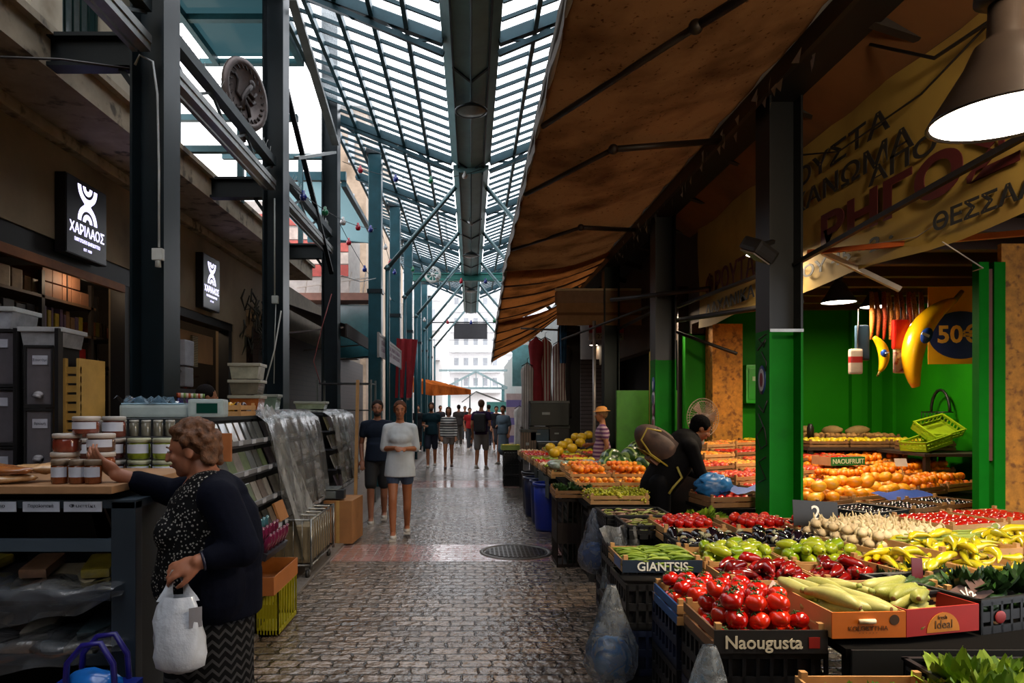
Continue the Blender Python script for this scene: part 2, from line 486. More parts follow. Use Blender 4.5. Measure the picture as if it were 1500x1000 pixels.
# ---------------- left building
wallm = M('#8f7c62', .85, var=.14, scale=2.2, bump=.25, pattern=blotch('#6b5a45', 1.1, .52, .72))
ledgem = M('#a49680', .8, var=.2, scale=4, bump=.3, pattern=blotch('#5f564a', 5., .56, .66))
q = MB()
q.box(-4.3, -13, 3.22, -4.0, 8.1, 4.25); q.box(-4.3, -13, 0, -4.0, 1.0, 3.22)                    # lintel wall over the first shop
q.box(-4.3, 8.1, 0, -4.0, 8.7, 4.25)                        # pier behind column
q.box(-4.3, 8.7, 3.0, -4.0, 11.5, 4.25)
q.box(-4.3, 11.5, 0, -4.0, 12.15, 4.25)
q.box(-4.3, 12.15, 3.35, -4.0, 17, 4.25)
struct('wall_left', q, wallm)
q = MB(); q.box(-4.9, -13, 4.25, -3.3, 14.2, 4.5); q.box(-3.36, -13, 4.5, -3.24, 14.2, 4.56)
q.box(-4.1, 1.0, 4.13, -3.9, 14.2, 4.25, bev=.03)
struct('trim_2', q, ledgem)
q = MB()
for (a, b) in ((-13, 3.4), (4.5, 5.0), (6.1, 6.6), (7.5, 8.5)):
    q.box(-4.4, a, 4.5, -3.95, b, 9.5)
q.box(-4.4, 1, 8.4, -3.95, 8.5, 9.5); q.box(-4.4, 3.4, 4.5, -3.95, 7.5, 4.75)
q.box(-3.95, 4.44, 4.7, -3.90, 4.56, 8.4); q.box(-3.95, 6.05, 4.7, -3.90, 6.17, 8.4)
struct('wall_upper_left', q, M('#b9ae9a', .85, var=.12, scale=2., bump=.2, pattern=blotch('#8a7c66', 1.5, .55, .75)))
for i, (a, b) in enumerate(((3.4, 4.5), (5.0, 6.1), (6.6, 7.5))):
    wn = empty('window_%d' % (i+1), (-4.15, (a+b)/2, 4.75)); wn['kind'] = 'structure'
    h = (b-a)/2
    q = MB(); q.box(-.02, -h, 0, .05, h, .06); q.box(-.02, -h, 3.5, .05, h, 3.65); q.box(-.02, -h, 0, .05, -h+.06, 3.6); q.box(-.02, h-.06, 0, .05, h, 3.6)
    q.build('window_frame', M('#123c3a', .5), wn)
    q = MB()
    for k in range(6):
        y = -h+.1+k*(2*h-.2)/5; q.tube([(.08, y, .06), (.08, y, 3.5)], .012, 6)
    for z in (.5, 1.5, 2.5): q.box(.07, -h, z, .09, h, z+.03)
    q.build('window_bars', M('#0f3432', .45, .3), wn)
    q = MB(); q.box(-.03, -h+.05, .05, -.02, h-.05, 3.5); q.build('pane', M('#5d6a6c', .15, spec=.8), wn)
# lower roof beyond the facade, with roof tiles
q = MB(); q.box(-6, 8.6, 4.5, -4.0, 13.8, 5.0); struct('wall_parapet', q, M('#9a8d78', .85, bump=.3))
q = MB(); q.box(-4.3, 8.7, 5.0, -3.95, 13.8, 5.06)
for k in range(24):
    y = 8.8+k*.21; q.tube([(-3.82, y, 4.98), (-4.5, y, 5.2)], .075, 8)
struct('roof_tiles', q, M('#4d433c', .8, bump=.4))
# shop interior left
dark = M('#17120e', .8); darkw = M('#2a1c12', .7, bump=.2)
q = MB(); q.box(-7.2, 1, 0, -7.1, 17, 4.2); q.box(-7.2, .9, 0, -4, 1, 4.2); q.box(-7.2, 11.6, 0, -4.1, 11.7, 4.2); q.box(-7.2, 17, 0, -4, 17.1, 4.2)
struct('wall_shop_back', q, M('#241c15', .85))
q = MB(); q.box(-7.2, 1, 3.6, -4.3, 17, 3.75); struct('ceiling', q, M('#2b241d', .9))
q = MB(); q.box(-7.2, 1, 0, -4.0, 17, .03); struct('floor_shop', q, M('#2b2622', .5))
q = MB(); q.box(-4.25, 1.0, 3.02, -4.02, 8.1, 3.22); q.box(-4.2, 7.95, 0, -4.03, 8.1, 3.1); q.box(-4.25, 8.7, 2.88, -4.02, 11.5, 3.0)
q.box(-4.2, 8.7, 0, -4.05, 8.85, 2.9); q.box(-4.2, 11.35, 0, -4.03, 11.5, 2.9); struct('trim_3', q, M('#15110f', .5))
q = MB(); q.box(-4.05, 1.0, 2.93, -4.0, 7.9, 3.02, bev=.006)
struct('trim_4', q, M('#8a5226', .55, var=.3, scale=3, bump=.2))
# brown closed shutters further up the left side
q = MB(); q.box(-3.9, 12.2, 0, -3.8, 24, 3.1)
struct('wall_shutter_left', q, M('#382923', .6, pattern=stripes('#241a16', 'Z', 9, .85)))
q = MB(); q.box(-5.5, 14.2, 3.1, -3.9, 24, 4.2); struct('wall_fascia_left', q, M('#7b6d5d', .8, bump=.3))

# ---------------- steel columns
teal = M('#0b1a20', .36, .3, var=.22, scale=5, bump=.08)
teal2 = M('#174650', .35, .3, var=.2, scale=5, bump=.08)
greenp = M('#056a10', .6, var=.12, scale=3, spec=.12, pattern=blotch('#04470f', 2.5, .55, .8))
galv = M('#8c8f90', .4, .6, var=.25, scale=12)
def h_column(x, y, z1, w=.26, d=.29, low=None, zc=2.23, name='steel_column', label='', group=None, m=teal):
    o = empty(name, (x, y, 0), label=label, cat='column', group=group)
    def sect(z0, z1, ow=0.):
        q = MB(); t = .018
        q.box(-w/2-ow, -ow, z0, -w/2+t, d+ow, z1); q.box(w/2-t, -ow, z0, w/2+ow, d+ow, z1)
        q.box(-w/2+t, d/2-.008, z0, w/2-t, d/2+.008, z1)
        return q
    if low:
        sect(zc, z1).build('shaft', m, o); sect(0, zc, .001).build('painted_base', low, o)
    else: sect(0, z1).build('shaft', m, o)
    q = MB(); q.box(-w/2-.06, -.06, 0, w/2+.06, d+.06, .02)
    for sx in (-1, 1):
        for yy in (-.035, d+.035): q.lathe([(0, .05), (.016, .05), (.016, .02)], 6, Matrix.Translation((sx*(w/2+.03), yy, 0)))
    q.build('base_plate', M('#22282a', .5, .5), o)
    return o
c1 = h_column(-2.47, 5.2, 9.4, label='nearest left steel column, tall dark teal, with a grey cable and socket on its face')
c2 = h_column(-2.47, 8.5, 9.4, label='second tall dark teal steel column on the left, behind the round medallion')
c3 = h_column(-2.49, 12.0, 9.4, w=.28, label='third tall dark teal steel column on the left, behind the empty metal rack')
# conduit + socket on column 1
q = MB(); q.tube([(-.08, -.02, 4.2), (-.04, -.03, 4.27), (.06, -.03, 4.22), (.09, -.02, 3.98), (.1, -.015, 3.4), (.1, -.015, 2.82)], .009, 8)
q.build('cable', M('#b9bcbc', .4), c1)
q = MB(); q.bx((.1, -.03, 2.76), (.08, .05, .09), bev=.008); q.lathe([(.02, 0), (.022, -.05), (0, -.05)], 12, Matrix.Translation((.1, -.03, 2.715)))
q.build('socket', M('#c3c4bd', .5), c1)
q = MB(); q.bx((.04, -.03, 2.94), (.08, .05, .1), bev=.01); q.tube([(.05, -.03, 2.9), (.04, -.05, 2.5), (.03, -.05, 1.9)], .006, 6); q.tube([(.03,-.02,4.2),(.03,-.02,3)], .01, 6)
q.build('socket', M('#9da29c', .5), c2)
upcol = []
for i, y in enumerate((13.8, 17.4, 21.0, 24.7, 28.2, 31.7)):
    o = empty('roof_column', (-1.93, y, 0), label=['first','second','third','fourth','fifth','furthest'][i]+' of the teal roof columns receding along the left of the alley', cat='column')
    zt = 6.75
    q = MB(); q.box(-.13, -.13, 0, .13, .13, zt, bev=.02); q.build('shaft', teal2, o)
    q = MB(); q.tube([(.24, 0, 0), (.24, 0, 4.45)], .045, 10); q.build('side_pole', teal2, o)
    q = MB(); q.box(-.17, -.17, zt-.06, .17, .17, zt+.04); q.box(-.15, -.15, 3.9, .15, .15, 3.98); q.build('bracket', teal, o)
    upcol.append(o)
    # tubular braces up to the gutter
    q = MB(); q.tube([(-1.69, y, 4.42), (-.26, y, 6.12)], .045, 10); q.tube([(-1.72, y, 4.38), (-1.66, y, 4.46)], .06, 10)
    q.build('roof_brace', M('#4d6468', .35, .6), label='slanting tube brace from left roof column up to the gutter, '+['nearest','second','third','fourth','fifth','furthest'][i]+' of the row', cat='brace')
    q = MB(); q.tube([(2.2, y, 3.95), (1.69, y, 4.42), (.26, y, 6.12)], .045, 10)
    q.build('roof_brace', M('#4d6468', .35, .6), label='slanting tube brace from the gutter down to the right awning, '+['nearest','second','third','fourth','fifth','furthest'][i]+' of the row', cat='brace')

# black cantilever beams from columns to ledge
for i, y in enumerate((5.3, 8.62, 12.12)):
    q = MB(); q.box(-3.4, y, 4.26, -2.6, y+.14, 4.29); q.box(-3.4, y, 4.49, -2.6, y+.14, 4.52); q.box(-3.4, y+.06, 4.28, -2.6, y+.08, 4.5)
    q.bar((-2.75, y+.07, 4.26), (-2.6, y+.07, 4.05), .04)
    q.build('cantilever_beam', M('#151b1d', .5, .4), label='short dark I-beam tying the %s left column to the building ledge' % ['nearest', 'second', 'third'][i], cat='beam')
# rails (box truss) along the alley side
for i, (a, b) in enumerate(((2.2, 5.18), (5.52, 8.48), (8.82, 11.98))):
    o = empty('canopy_rail', (-2.47, a, 0), label='lattice rail with bird spikes, %s left columns' % ['nearer than the first of the', 'between the first and second', 'between the second and third'][i], cat='rail')
    L = b-a
    q = MB(); q.box(-.05, 0, 4.6, .05, L, 4.70); q.box(-.02, 0, 4.70, .02, L, 4.72); q.build('top_rail', M('#3a4446', .5, .5), o)
    q = MB(); q.box(-.04, 0, 4.3, .04, L, 4.36); q.box(.03, 0, 4.36, .05, L, 4.42); q.box(-.10, 0, 4.3, -.06, L, 4.33); q.build('bottom_rail', M('#9a9d9c', .35, .6), o)
    q = MB(); n = 6
    for k in range(n):
        y0 = L*k/n; y1 = L*(k+1)/n; q.bar((0, y0, 4.36 if k % 2 else 4.6), (0, y1, 4.6 if k % 2 else 4.36), .025)
    q.build('lattice', M('#4c5557', .5, .5), o)
    q = MB()
    for k in range(int(L/.07)):
        y = k*.07; q.tube([(0, y, 4.72), (random.uniform(-.05, .05), y+random.uniform(-.03, .03), 4.82)], .0022, 4, False)
    q.build('bird_spikes', M('#b6b8b8', .3, .8), o)
# medallion
o = empty('medallion', (-2.50, 7.55, 5.06), label='round carved grey metal medallion with a rampant lion above the rail', cat='medallion', rot=(0, 0, R(90)))
mm = M('#6b5f5b', .45, .5, bump=.3, scale=20)
# disc faces alley slightly towards the camera
q = MB(); T = Matrix.Rotation(R(90), 4, 'X')
q.lathe([(0, .02), (.27, .02), (.28, .035), (.30, .04), (.335, .035), (.345, 0), (.335, -.02), (0, -.02)], 48, T); q.build('disc', mm, o)
q = MB()
def relief(pts, r): q.tube([(p[0], -.03, p[1]) for p in pts], r, 6)
relief([(-.08, -.18), (-.06, -.05), (0, .04), (.06, .1)], .03)
relief([(0, .04), (.1, .0), (.14, .06)], .018); relief([(-.03, -.02), (.08, -.07), (.12, -.03)], .018)
relief([(-.06, -.05), (.02, -.14), (.04, -.21)], .02); relief([(-.08, -.16), (-.14, -.2)], .02)
relief([(-.08, -.1), (-.17, -.04), (-.14, .08), (-.19, .13)], .013); q.ell((.08, -.03, .13), (.045, .02, .045))
q.build('lion_relief', M('#3c3432', .5, .4), o)
q = MB()
for k in range(24):
    a = 2*PI*k/24; q.bar((.235*math.cos(a), -.03, .235*math.sin(a)), (.27*math.cos(a+.1), -.03, .27*math.sin(a+.1)), .014, .01)
q.build('rim_marks', M('#3f3735', .5, .4), o)
o.rotation_euler = (0, 0, R(72)); o.scale = (1.12, 1, 1.12)
q = MB(); q.bar((0, .03, -.36), (0, .03, -.46), .05); q.build('foot', mm, o)

# diagonal bracing between col 2 and col 3
for (a, b, c, lab, dk) in (((-2.42, 8.75, 5.9), (-2.44, 11.95, 3.95), .07, 'dark diagonal brace from the second left column down to the third', '#181c1e'),
                 ((-2.38, 9.3, 5.0), (-2.38, 11.9, 6.05), .07, 'pale galvanised brace rising to the third left column', '#7f8483'),
                 ((-2.36, 9.0, 7.0), (-2.36, 11.9, 6.2), .12, 'wide perforated grey channel running to the third left column', '#6d7372')):
    q = MB(); q.bar(a, b, c, c*.6); q.build('diagonal_brace', M(dk, .4, .5), label=lab, cat='brace')

# ---------------- butterfly glass roof over the alley
glassm = M('#cfe0e6', .15, key='roofglass')
def pane_mat(name, tint, op):
    m = bpy.data.materials.new(name); m.use_nodes = True; nt = m.node_tree; ns = nt.nodes; lk = nt.links
    ns.remove(ns['Principled BSDF'])
    tr = ns.new('ShaderNodeBsdfTransparent'); tr.inputs[0].default_value = (.96, .98, 1, 1)
    tl = ns.new('ShaderNodeBsdfTranslucent'); tl.inputs[0].default_value = (*lin(tint), 1)
    gl = ns.new('ShaderNodeBsdfGlossy'); gl.inputs[1].default_value = .08
    tc = ns.new('ShaderNodeTexCoord'); no = ns.new('ShaderNodeTexNoise'); no.inputs['Scale'].default_value = 1.3; no.inputs['Detail'].default_value = 6
    lk.new(tc.outputs['Object'], no.inputs['Vector'])
    mr = ns.new('ShaderNodeMapRange'); mr.inputs[1].default_value = .42; mr.inputs[2].default_value = .7; mr.inputs[3].default_value = op*.3; mr.inputs[4].default_value = min(1, op*1.8)
    lk.new(no.outputs['Fac'], mr.inputs[0])
    m1 = ns.new('ShaderNodeMixShader'); lk.new(mr.outputs[0], m1.inputs[0]); lk.new(tr.outputs[0], m1.inputs[1]); lk.new(tl.outputs[0], m1.inputs[2])
    m2 = ns.new('ShaderNodeMixShader'); m2.inputs[0].default_value = .04; lk.new(m1.outputs[0], m2.inputs[1]); lk.new(gl.outputs[0], m2.inputs[2])
    lk.new(m2.outputs[0], ns['Material Output'].inputs[0]); return m
PANE = pane_mat('roof_pane', '#dfe9ee', .18)
FROST = pane_mat('frosted_pane', '#5a7276', 3.3)
SL = .38
def rz(x, drop=0.): return 6.22 + SL*(abs(x)-.36) - drop
bays = [(-11, -5), (-5, 3.0), (3.0, 5.2), (5.2, 8.5), (8.5, 12.7), (12.7, 15.6), (15.6, 19.2), (19.2, 22.8), (22.8, 26.6)]
BN = ['furthest behind the camera', 'just behind the camera', 'directly overhead', 'second from the camera', 'third from the camera, before the step', 'fourth, just beyond the step', 'fifth from the camera', 'sixth from the camera', 'the furthest one']
steel = M('#27505a', .4, .4, var=.2)
steeld = M('#1c3840', .4, .4)
for bi, (y0, y1) in enumerate(bays):
    dr = 0. if y1 < 12.8 else .12
    for s in (-1, 1):
        o = empty('glass_roof_bay', (0, y0, 0), label='glazed roof bay on the %s slope, %s' % ('left' if s < 0 else 'right', BN[bi]), cat='glass roof')
        L = y1-y0; xo = 2.62
        q = MB()
        for x in (.80, 1.24, 1.70, 2.14, 2.55):
            q.bar((s*x, 0, rz(x, dr)-.05), (s*x, L, rz(x, dr)-.05), .055, .11)
        q.build('rafters', steel, o)
        q = MB(); n = max(4, round(L/.36))
        for k in range(1, n):
            y = L*k/n; q.bar((s*.36, y, rz(.36, dr)), (s*xo, y, rz(xo, dr)), .034, .045)
        q.build('glazing_bars', steeld, o)
        q = MB(); x0, x1 = s*.36, s*xo
        q.add([(x0, 0, rz(.36, dr)+.03), (x1, 0, rz(xo, dr)+.03), (x1, L, rz(xo, dr)+.03), (x0, L, rz(.36, dr)+.03)], [(0, 1, 2, 3)])
        q.build('glass', PANE, o)
    # transverse truss at the bay end
    q = MB(); y = y1
    for s in (-1, 1):
        q.bar((s*.34, y, rz(.36, dr)-.04), (s*2.62, y, rz(2.62, dr)-.04), .10, .14)
        q.bar((s*.34, y, rz(.36, dr)-.22), (s*2.62, y, rz(2.62, dr)-.12), .06, .06)
        for k in range(6):
            xa = .4+k*.36; xb = xa+.36
            q.bar((s*xa, y, rz(xa, dr)-(.2 if k % 2 else .06)), (s*xb, y, rz(xb, dr)-(.06 if k % 2 else .2)), .03)
    q.build('roof_truss', M('#1b3b44', .4, .4), label='V-shaped roof truss closing the bay that is ' + BN[bi].split(',')[0], cat='truss')
# central gutter, hexagonal box
o = empty('roof_gutter', (0, -11, 0), label='long grey-teal faceted gutter hanging along the middle of the glass roof', cat='gutter')
gm = M('#6f989c', .45, .1, var=.15, scale=3)
q = MB(); pts = [(-.36, 6.24), (-.36, 6.18), (-.24, 6.10), (0, 6.06), (.24, 6.10), (.36, 6.18), (.36, 6.24)]
q.prism(pts, 0, 23.7); q.prism([(p[0]*.92, p[1]-.12) for p in pts], 23.7, 42.5)
q.build('channel', gm, o)
q = MB()
for s in (-1, 1):
    q.box(s*.235-.012, 0, 6.055, s*.235+.012, 23.7, 6.10); q.box(s*.216-.012, 23.7, 5.935, s*.216+.012, 42.5, 5.98)
for y in (17, 20.2, 23.7, 27, 28.4, 32, 35.7, 39.2):
    d = 0 if y < 23.8 else .12
    for s in (-1, 1): q.bar((s*.24, y-.2, 6.085-d), (0, y+.12, 6.045-d), .03, .02)
q.build('joint_lines', M('#14262a', .5, .3), o)
q = MB(); q.tube([(0, .2, 6.03), (0, 23.3, 6.03)], .012, 6); q.tube([(0, 23.6, 5.92), (0, 42, 5.92)], .012, 6); q.build('conduit', M('#2c4a50', .4), o)
# gutter lamps
for i, y in enumerate((6.6, 9.9, 15.6, 18.8, 24.5)):
    zz = 6.06 if y < 12 else 5.94
    L = empty('gutter_lamp', (0, y, zz-.05), label='shallow grey dish lamp under the roof gutter, %s from the camera' % ['first', 'second', 'third', 'fourth', 'fifth'][i], cat='lamp')
    if i in (0, 2):
        q = MB(); q.tube([(-.06, 0, -.02), (.03, 0, -.12)], .035, 12); q.build('spot_head', galv, L)
        q = MB(); q.tube([(-.03, 0, .05), (-.03, 0, -.04)], .012, 8); q.build('stem', galv, L); continue
    q = MB(); q.lathe([(0, .0), (.06, 0), (.17, -.06), (.235, -.10), (.24, -.12), (.21, -.125)], 32); q.build('dish', M('#2a3334', .4, .5), L)
    q = MB(); q.lathe([(.21, -.115), (.12, -.15), (0, -.16)], 32); q.build('diffuser', M('#7d8a88', .25), L)
    q = MB(); q.tube([(0, 0, .05), (0, 0, -.01)], .02, 8); q.build('stem', galv, L)
# transverse portal beam with wheel emblem
q = MB(); q.box(-2.1, 22.4, 5.78, 2.0, 22.5, 6.02); q.box(-2.1, 22.36, 5.98, 2.0, 22.54, 6.02); q.box(-2.1, 22.36, 5.76, 2.0, 22.54, 5.8)
q.build('portal_beam', M('#2f7168', .4, .3), label='horizontal green-teal beam crossing under the roof behind the white wheel', cat='beam')
o = empty('wheel_emblem', (-1.1, 19.6, 5.42), label='white spoked wheel emblem hanging below the far glass roof', cat='emblem')
wm = M('#c9cdc9', .5)
q = MB(); T = Matrix.Rotation(R(90), 4, 'X'); q.lathe([(.17, .02), (.17, -.02), (.24, -.02), (.24, .02), (.17, .02)], 36, T); q.build('rim', wm, o)
q = MB()
for k in range(8):
    a = PI*k/4; q.bar((0, 0, 0), (.18*math.cos(a), 0, .18*math.sin(a)), .022)
q.lathe([(0, .02), (.05, .02), (.05, -.02), (0, -.02)], 16, T); q.build('spokes', wm, o)
q = MB(); q.tube([(0, 0, .24), (0, 0, .62)], .006, 5); q.build('wire', galv, o)
# left light-blue frosted canopy up high between columns
o = empty('frosted_canopy', (-4.0, 6.6, 7.0), label='pale blue frosted glass canopy high above the left ledge', cat='canopy')
q = MB(); q.box(.1, 0, 0, 1.35, 3.9, .02); q.build('glass', FROST, o)
q = MB()
for y in (0, 1.0, 2.75, 3.95): q.box(-.2, y, -.08, 1.4, y+.10, .0)
for x in (.02, 1.32): q.box(x, 0, -.1, x+.08, 4.0, 0)
q.build('frame', M('#2a5a60', .5, .3), o)
q = MB()
for (y, z) in ((10.2, 5.9), (12.6, 6.2), (9.6, 5.2)): q.box(-4.6, y, z, -2.6, y+.09, z+.09)
for (x, y) in ((-3.3, 9.65), (-4.2, 9.65), (-3.2, 12.65)): q.box(x, y-.03, 4.5, x+.08, y+.05, 6.3)
q.build('upper_frame', M('#2c4f56', .5, .3), label='open frame of thin teal bars standing on the left ledge', cat='frame')
o = empty('frosted_canopy', (-4.4, 13.4, 5.6), label='small pale teal glass canopy beyond the third left column', cat='canopy')
q = MB(); q.add([(0, 0, .6), (1.9, 0, .4), (1.9, 5, .4), (0, 5, .6)], [(0, 1, 2, 3)]); q.build('glass', FROST, o)
q = MB(); q.box(0, -.05, .45, 1.95, .05, .62); q.box(0, 4.95, .45, 1.95, 5.05, .6); q.box(1.85, 0, .34, 1.95, 5, .44); q.build('frame', teal2, o)
# string lights
cols = ['#b01830', '#1c2f86', '#1b7a50', '#c9c9c9']
def garland(a, b, n, sag, label, start=0):
    o = empty('string_light', a, label=label, cat='string lights')
    d = Vector(b)-Vector(a)
    f = lambda t: Vector((d.x*t, d.y*t, d.z*t - sag*4*t*(1-t)))
    q = MB(); q.tube([f(k/12) for k in range(13)], .006, 5); q.build('wire', M('#20282a', .6), o)
    for k in range(n):
        p = f((k+.5)/n); q = MB(); q.lathe([(0, .06), (.022, .05), (.022, .02), (.045, -.01), (.05, -.04), (.035, -.075), (0, -.085)], 14, Matrix.Translation(p))
        q.build('bulb', M(cols[(k+start) % 4], .25, spec=.7), o)
garland((-2.3, 8.7, 4.45), (-1.9, 13.7, 5.2), 5, .15, 'coloured bulb string between the second left column and first roof column', 1)
garland((-2.3, 12.2, 6.0), (.2, 12.6, 6.0), 4, .25, 'coloured bulb string hung across under the gutter joint')
garland((-1.9, 13.8, 5.6), (-1.9, 17.4, 5.0), 4, .2, 'coloured bulb string between first and second roof columns', 2)
garland((-1.8, 17.5, 5.3), (1.3, 17.3, 5.0), 5, .3, 'coloured bulb string spanning the alley at the second brace', 2)
garland((-2.35, 12.2, 4.9), (-1.95, 17.3, 4.3), 4, .2, 'lower red and blue bulb string past the third left column')
garland((-1.8, 21.1, 4.4), (1.8, 21, 4.5), 5, .2, 'bulb string spanning the alley below the white wheel', 3)
# loose cables on the left
for i, pts in enumerate(([(-2.6, 5.2, 4.18), (-3.0, 5.0, 4.15), (-3.6, 4.6, 3.98), (-4.0, 4.2, 3.7)],
                         [(-1.9, 13.7, 4.2), (-2.1, 13.0, 4.0), (-2.35, 12.4, 4.0), (-2.5, 12.3, 3.9)],
                         [(-2.45, 12.0, 3.6), (-2.6, 11.9, 3.0), (-2.72, 11.8, 2.4), (-2.6, 11.8, 2.0)],
                         [(-2.35, 8.45, 2.8), (-2.42, 8.4, 2.3), (-2.5, 8.3, 1.9)])):
    q = MB(); q.tube(pts, .009, 6)
    q.build('cable', M(['#241c18', '#b5b8b8', '#7a3a38', '#a9aaa4'][i], .5), label=['dark cable drooping from the nearest left column to the shop wall', 'pale cable looping between the roof column and third left column', 'thin reddish cable hanging beside the third left column', 'thin white cable hanging down the second left column'][i], cat='cable')
# ================================================================ RIGHT SIDE
darkst = M('#0b0f12', .45, .3)
for i, (x, y, lb) in enumerate(((2.54, 5.5, 'nearest right steel column, dark above and glossy green below with graffiti scrawl'), (2.54, 8.9, 'second right steel column, green lower part with oval stickers'),
             (2.5, 12.1, 'third right steel column, dark green, behind the watermelons'), (2.5, 17.0, 'fourth right steel column, dark, behind the hanging clothes'))):
    o = h_column(x, y, 4.15, label=lb, m=darkst if i < 2 else M('#0c1a17', .5, .3), low=greenp if i < 2 else None, w=.27, d=.27)
    if i == 0:
        # sticker + graffiti on the flange facing the alley
        q = MB(); T = Matrix.Translation((-.136, .14, 2.0-.17)) @ Matrix.Rotation(R(-90), 4, 'Y')
        q.lathe([(0, .004), (.075, .004), (.075, 0)], 24, T, sx=1.6, sy=1.); q.build('sticker', M('#16356b', .3), o)
        q = MB(); q.lathe([(0, .006), (.055, .006)], 24, T, sx=1.7, sy=1.); q.build('sticker', M('#c9cfd6', .3), o)
        q = MB(); q.lathe([(0, .008), (.03, .008)], 24, T, sx=2., sy=1.); q.build('sticker', M('#7a1a2a', .3), o)
        gr = M('#10140f', .5)
        for pts in ([(.05, 2.2), (.2, 2.17), (.1, 2.1), (.06, 2.16), (.22, 2.08)], [(.03, 1.66), (.1, 1.56), (.2, 1.62)], [(.2, 1.55), (.08, 1.42), (.04, 1.3), (.16, 1.26), (.24, 1.36), (.12, 1.44)],
                    [(.06, 1.2), (.2, 1.15), (.06, 1.02), (.2, .98)], [(.14, 2.06), (.05, 1.97), (.06, 1.9)]):
            q = MB(); q.tube([(-.139, p[0], p[1]) for p in pts], .006, 5); q.build('graffiti_stroke', gr, o)
        q = MB(); q.box(-.135, -.012, 2.21, .135, 0, 2.235); q.build('joint_strip', galv, o)
        q = MB()
        for (a, b) in ((-.06, 1.66), (-.03, 1.66), (-.06, 1.55), (-.03, 1.55)): q.lathe([(0, 0), (.008, 0)], 8, Matrix.Translation((a, .12, b)) @ Matrix.Rotation(R(90), 4, 'X'))
    if i == 1:
        for k, z in enumerate((1.9, 1.72, 1.58, 1.4)):
            q = MB(); T = Matrix.Translation((-.136, .1, z)) @ Matrix.Rotation(R(-90), 4, 'Y')
            q.lathe([(0, .004), (.07, .004), (.07, 0)], 20, T, sx=1.5); q.build('sticker', M(['#2a4d94', '#b9bcc8', '#5a1f55', '#c4b8c4'][k], .3), o)
            q = MB(); q.lathe([(0, .007), (.035, .007)], 20, T, sx=1.6); q.build('sticker', M(['#c4ccd8', '#27407e', '#c6b6c8', '#7e2540'][k], .3), o)
# eave beam on top of the columns, gutter pipe
q = MB(); q.box(2.38, 1.5, 4.12, 2.68, 19, 4.36); struct('trim_5', q, M('#0e0c0b', .6, .2))
q = MB(); q.box(2.3, 1.5, 4.05, 2.34, 19, 4.30)
q.box(2.68, 1.5, 4.2, 3.05, 19, 4.24); struct('trim_6', q, M('#1d1713', .5, .3))
# rafters of the stall roof towards the facade
q = MB()
for k in range(14): y = 2.0+k*1.25; q.bar((2.6, y, 4.18), (3.0, y, 4.05), .07, .09)
struct('trim_7', q, M('#1b120c', .7))
# right building: facade above, interior walls
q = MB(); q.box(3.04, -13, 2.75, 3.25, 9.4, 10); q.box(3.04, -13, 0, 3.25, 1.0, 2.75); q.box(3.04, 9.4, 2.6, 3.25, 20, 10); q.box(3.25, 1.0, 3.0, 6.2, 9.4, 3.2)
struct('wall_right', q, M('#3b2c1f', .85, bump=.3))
green = M('#1a7a06', .6, var=.08, scale=1.5, spec=.15, pattern=blotch('#0d520a', 1.2, .5, .9))
q = MB(); q.box(3.25, 9.4, 0, 6.2, 9.55, 3.1); q.box(2.95, 9.4, 0, 3.25, 9.55, 2.62)
q.box(5.2, 9.32, 0, 5.34, 9.4, 3.1); q.box(5.46, 9.3, 0, 5.6, 9.4, 3.1); struct('wall_green_end', q, green)
q = MB(); q.box(5.6, 4.0, 0, 5.75, 9.4, 3.1); q.box(5.56, 9.0, 0, 5.6, 9.06, 3.1); struct('wall_green_back', q, green)
osb = M('#b0741f', .75, var=.35, scale=14, bump=.4, pattern=blotch('#74460f', 16., .52, .66))
q = MB(); q.box(3.22, 9.1, 0, 3.62, 9.38, 2.72); struct('wall_chipboard_pillar', q, osb)
q = MB(); q.box(4.04, 5.2, 0, 5.3, 5.24, 2.85); struct('wall_chipboard_right', q, osb)
q = MB()
for z in (2.5, 2.44, 2.38): pass
for k in range(9): q.box(3.25, 4.4+k*.56, 2.88, 5.6, 4.5+k*.56, 2.98)
struct('trim_8', q, M('#3a2312', .7, bump=.2))
for (x, y, wd, lb) in ((3.87, 5.15, .075, 'slim green post beside the chipboard panel, nearer the oranges'), (3.99, 5.15, .085, 'slim green post touching the chipboard panel')):
    o = empty('green_post', (x, y, 0), label=lb, cat='post')
    q = MB(); q.box(-wd/2, 0, 0, wd/2, .07, 2.7); q.build('post', M('#0a6a12', .7, var=.1, spec=.05), o)
    if x < 3.9: q = MB(); q.box(wd/2, .01, 1.2, wd/2+.035, .06, 2.65); q.build('wood_batten', M('#5a2e17', .7), o)
# next stalls' low green panel and dark recess beyond
q = MB(); q.box(2.35, 11.0, 0, 3.85, 11.08, 1.88); struct('wall_green_low', q, M('#2f6a0c', .5, pattern=blotch('#1e4a0a', 1., .5, .8)))
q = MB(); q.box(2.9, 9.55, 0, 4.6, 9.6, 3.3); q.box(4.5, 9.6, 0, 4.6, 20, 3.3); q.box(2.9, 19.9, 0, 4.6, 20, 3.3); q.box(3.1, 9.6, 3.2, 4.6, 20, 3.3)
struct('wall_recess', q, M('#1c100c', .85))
for (a, b, c2) in ((3.30, 3.36, '#7a3215'), (3.42, 3.46, '#12301c'), (2.42, 2.5, '#9b8a3a')):
    q = MB(); q.box(a*1.18, 10.9, 0, b*1.18, 10.95, 2.5); q.build('door_post', M(c2, .6), label={3.30: 'reddish brown post at the dark recess behind the vendor', 3.42: 'dark green post beside the chipboard pillar', 2.42: 'narrow ochre strip beside the second right column'}[a], cat='post')

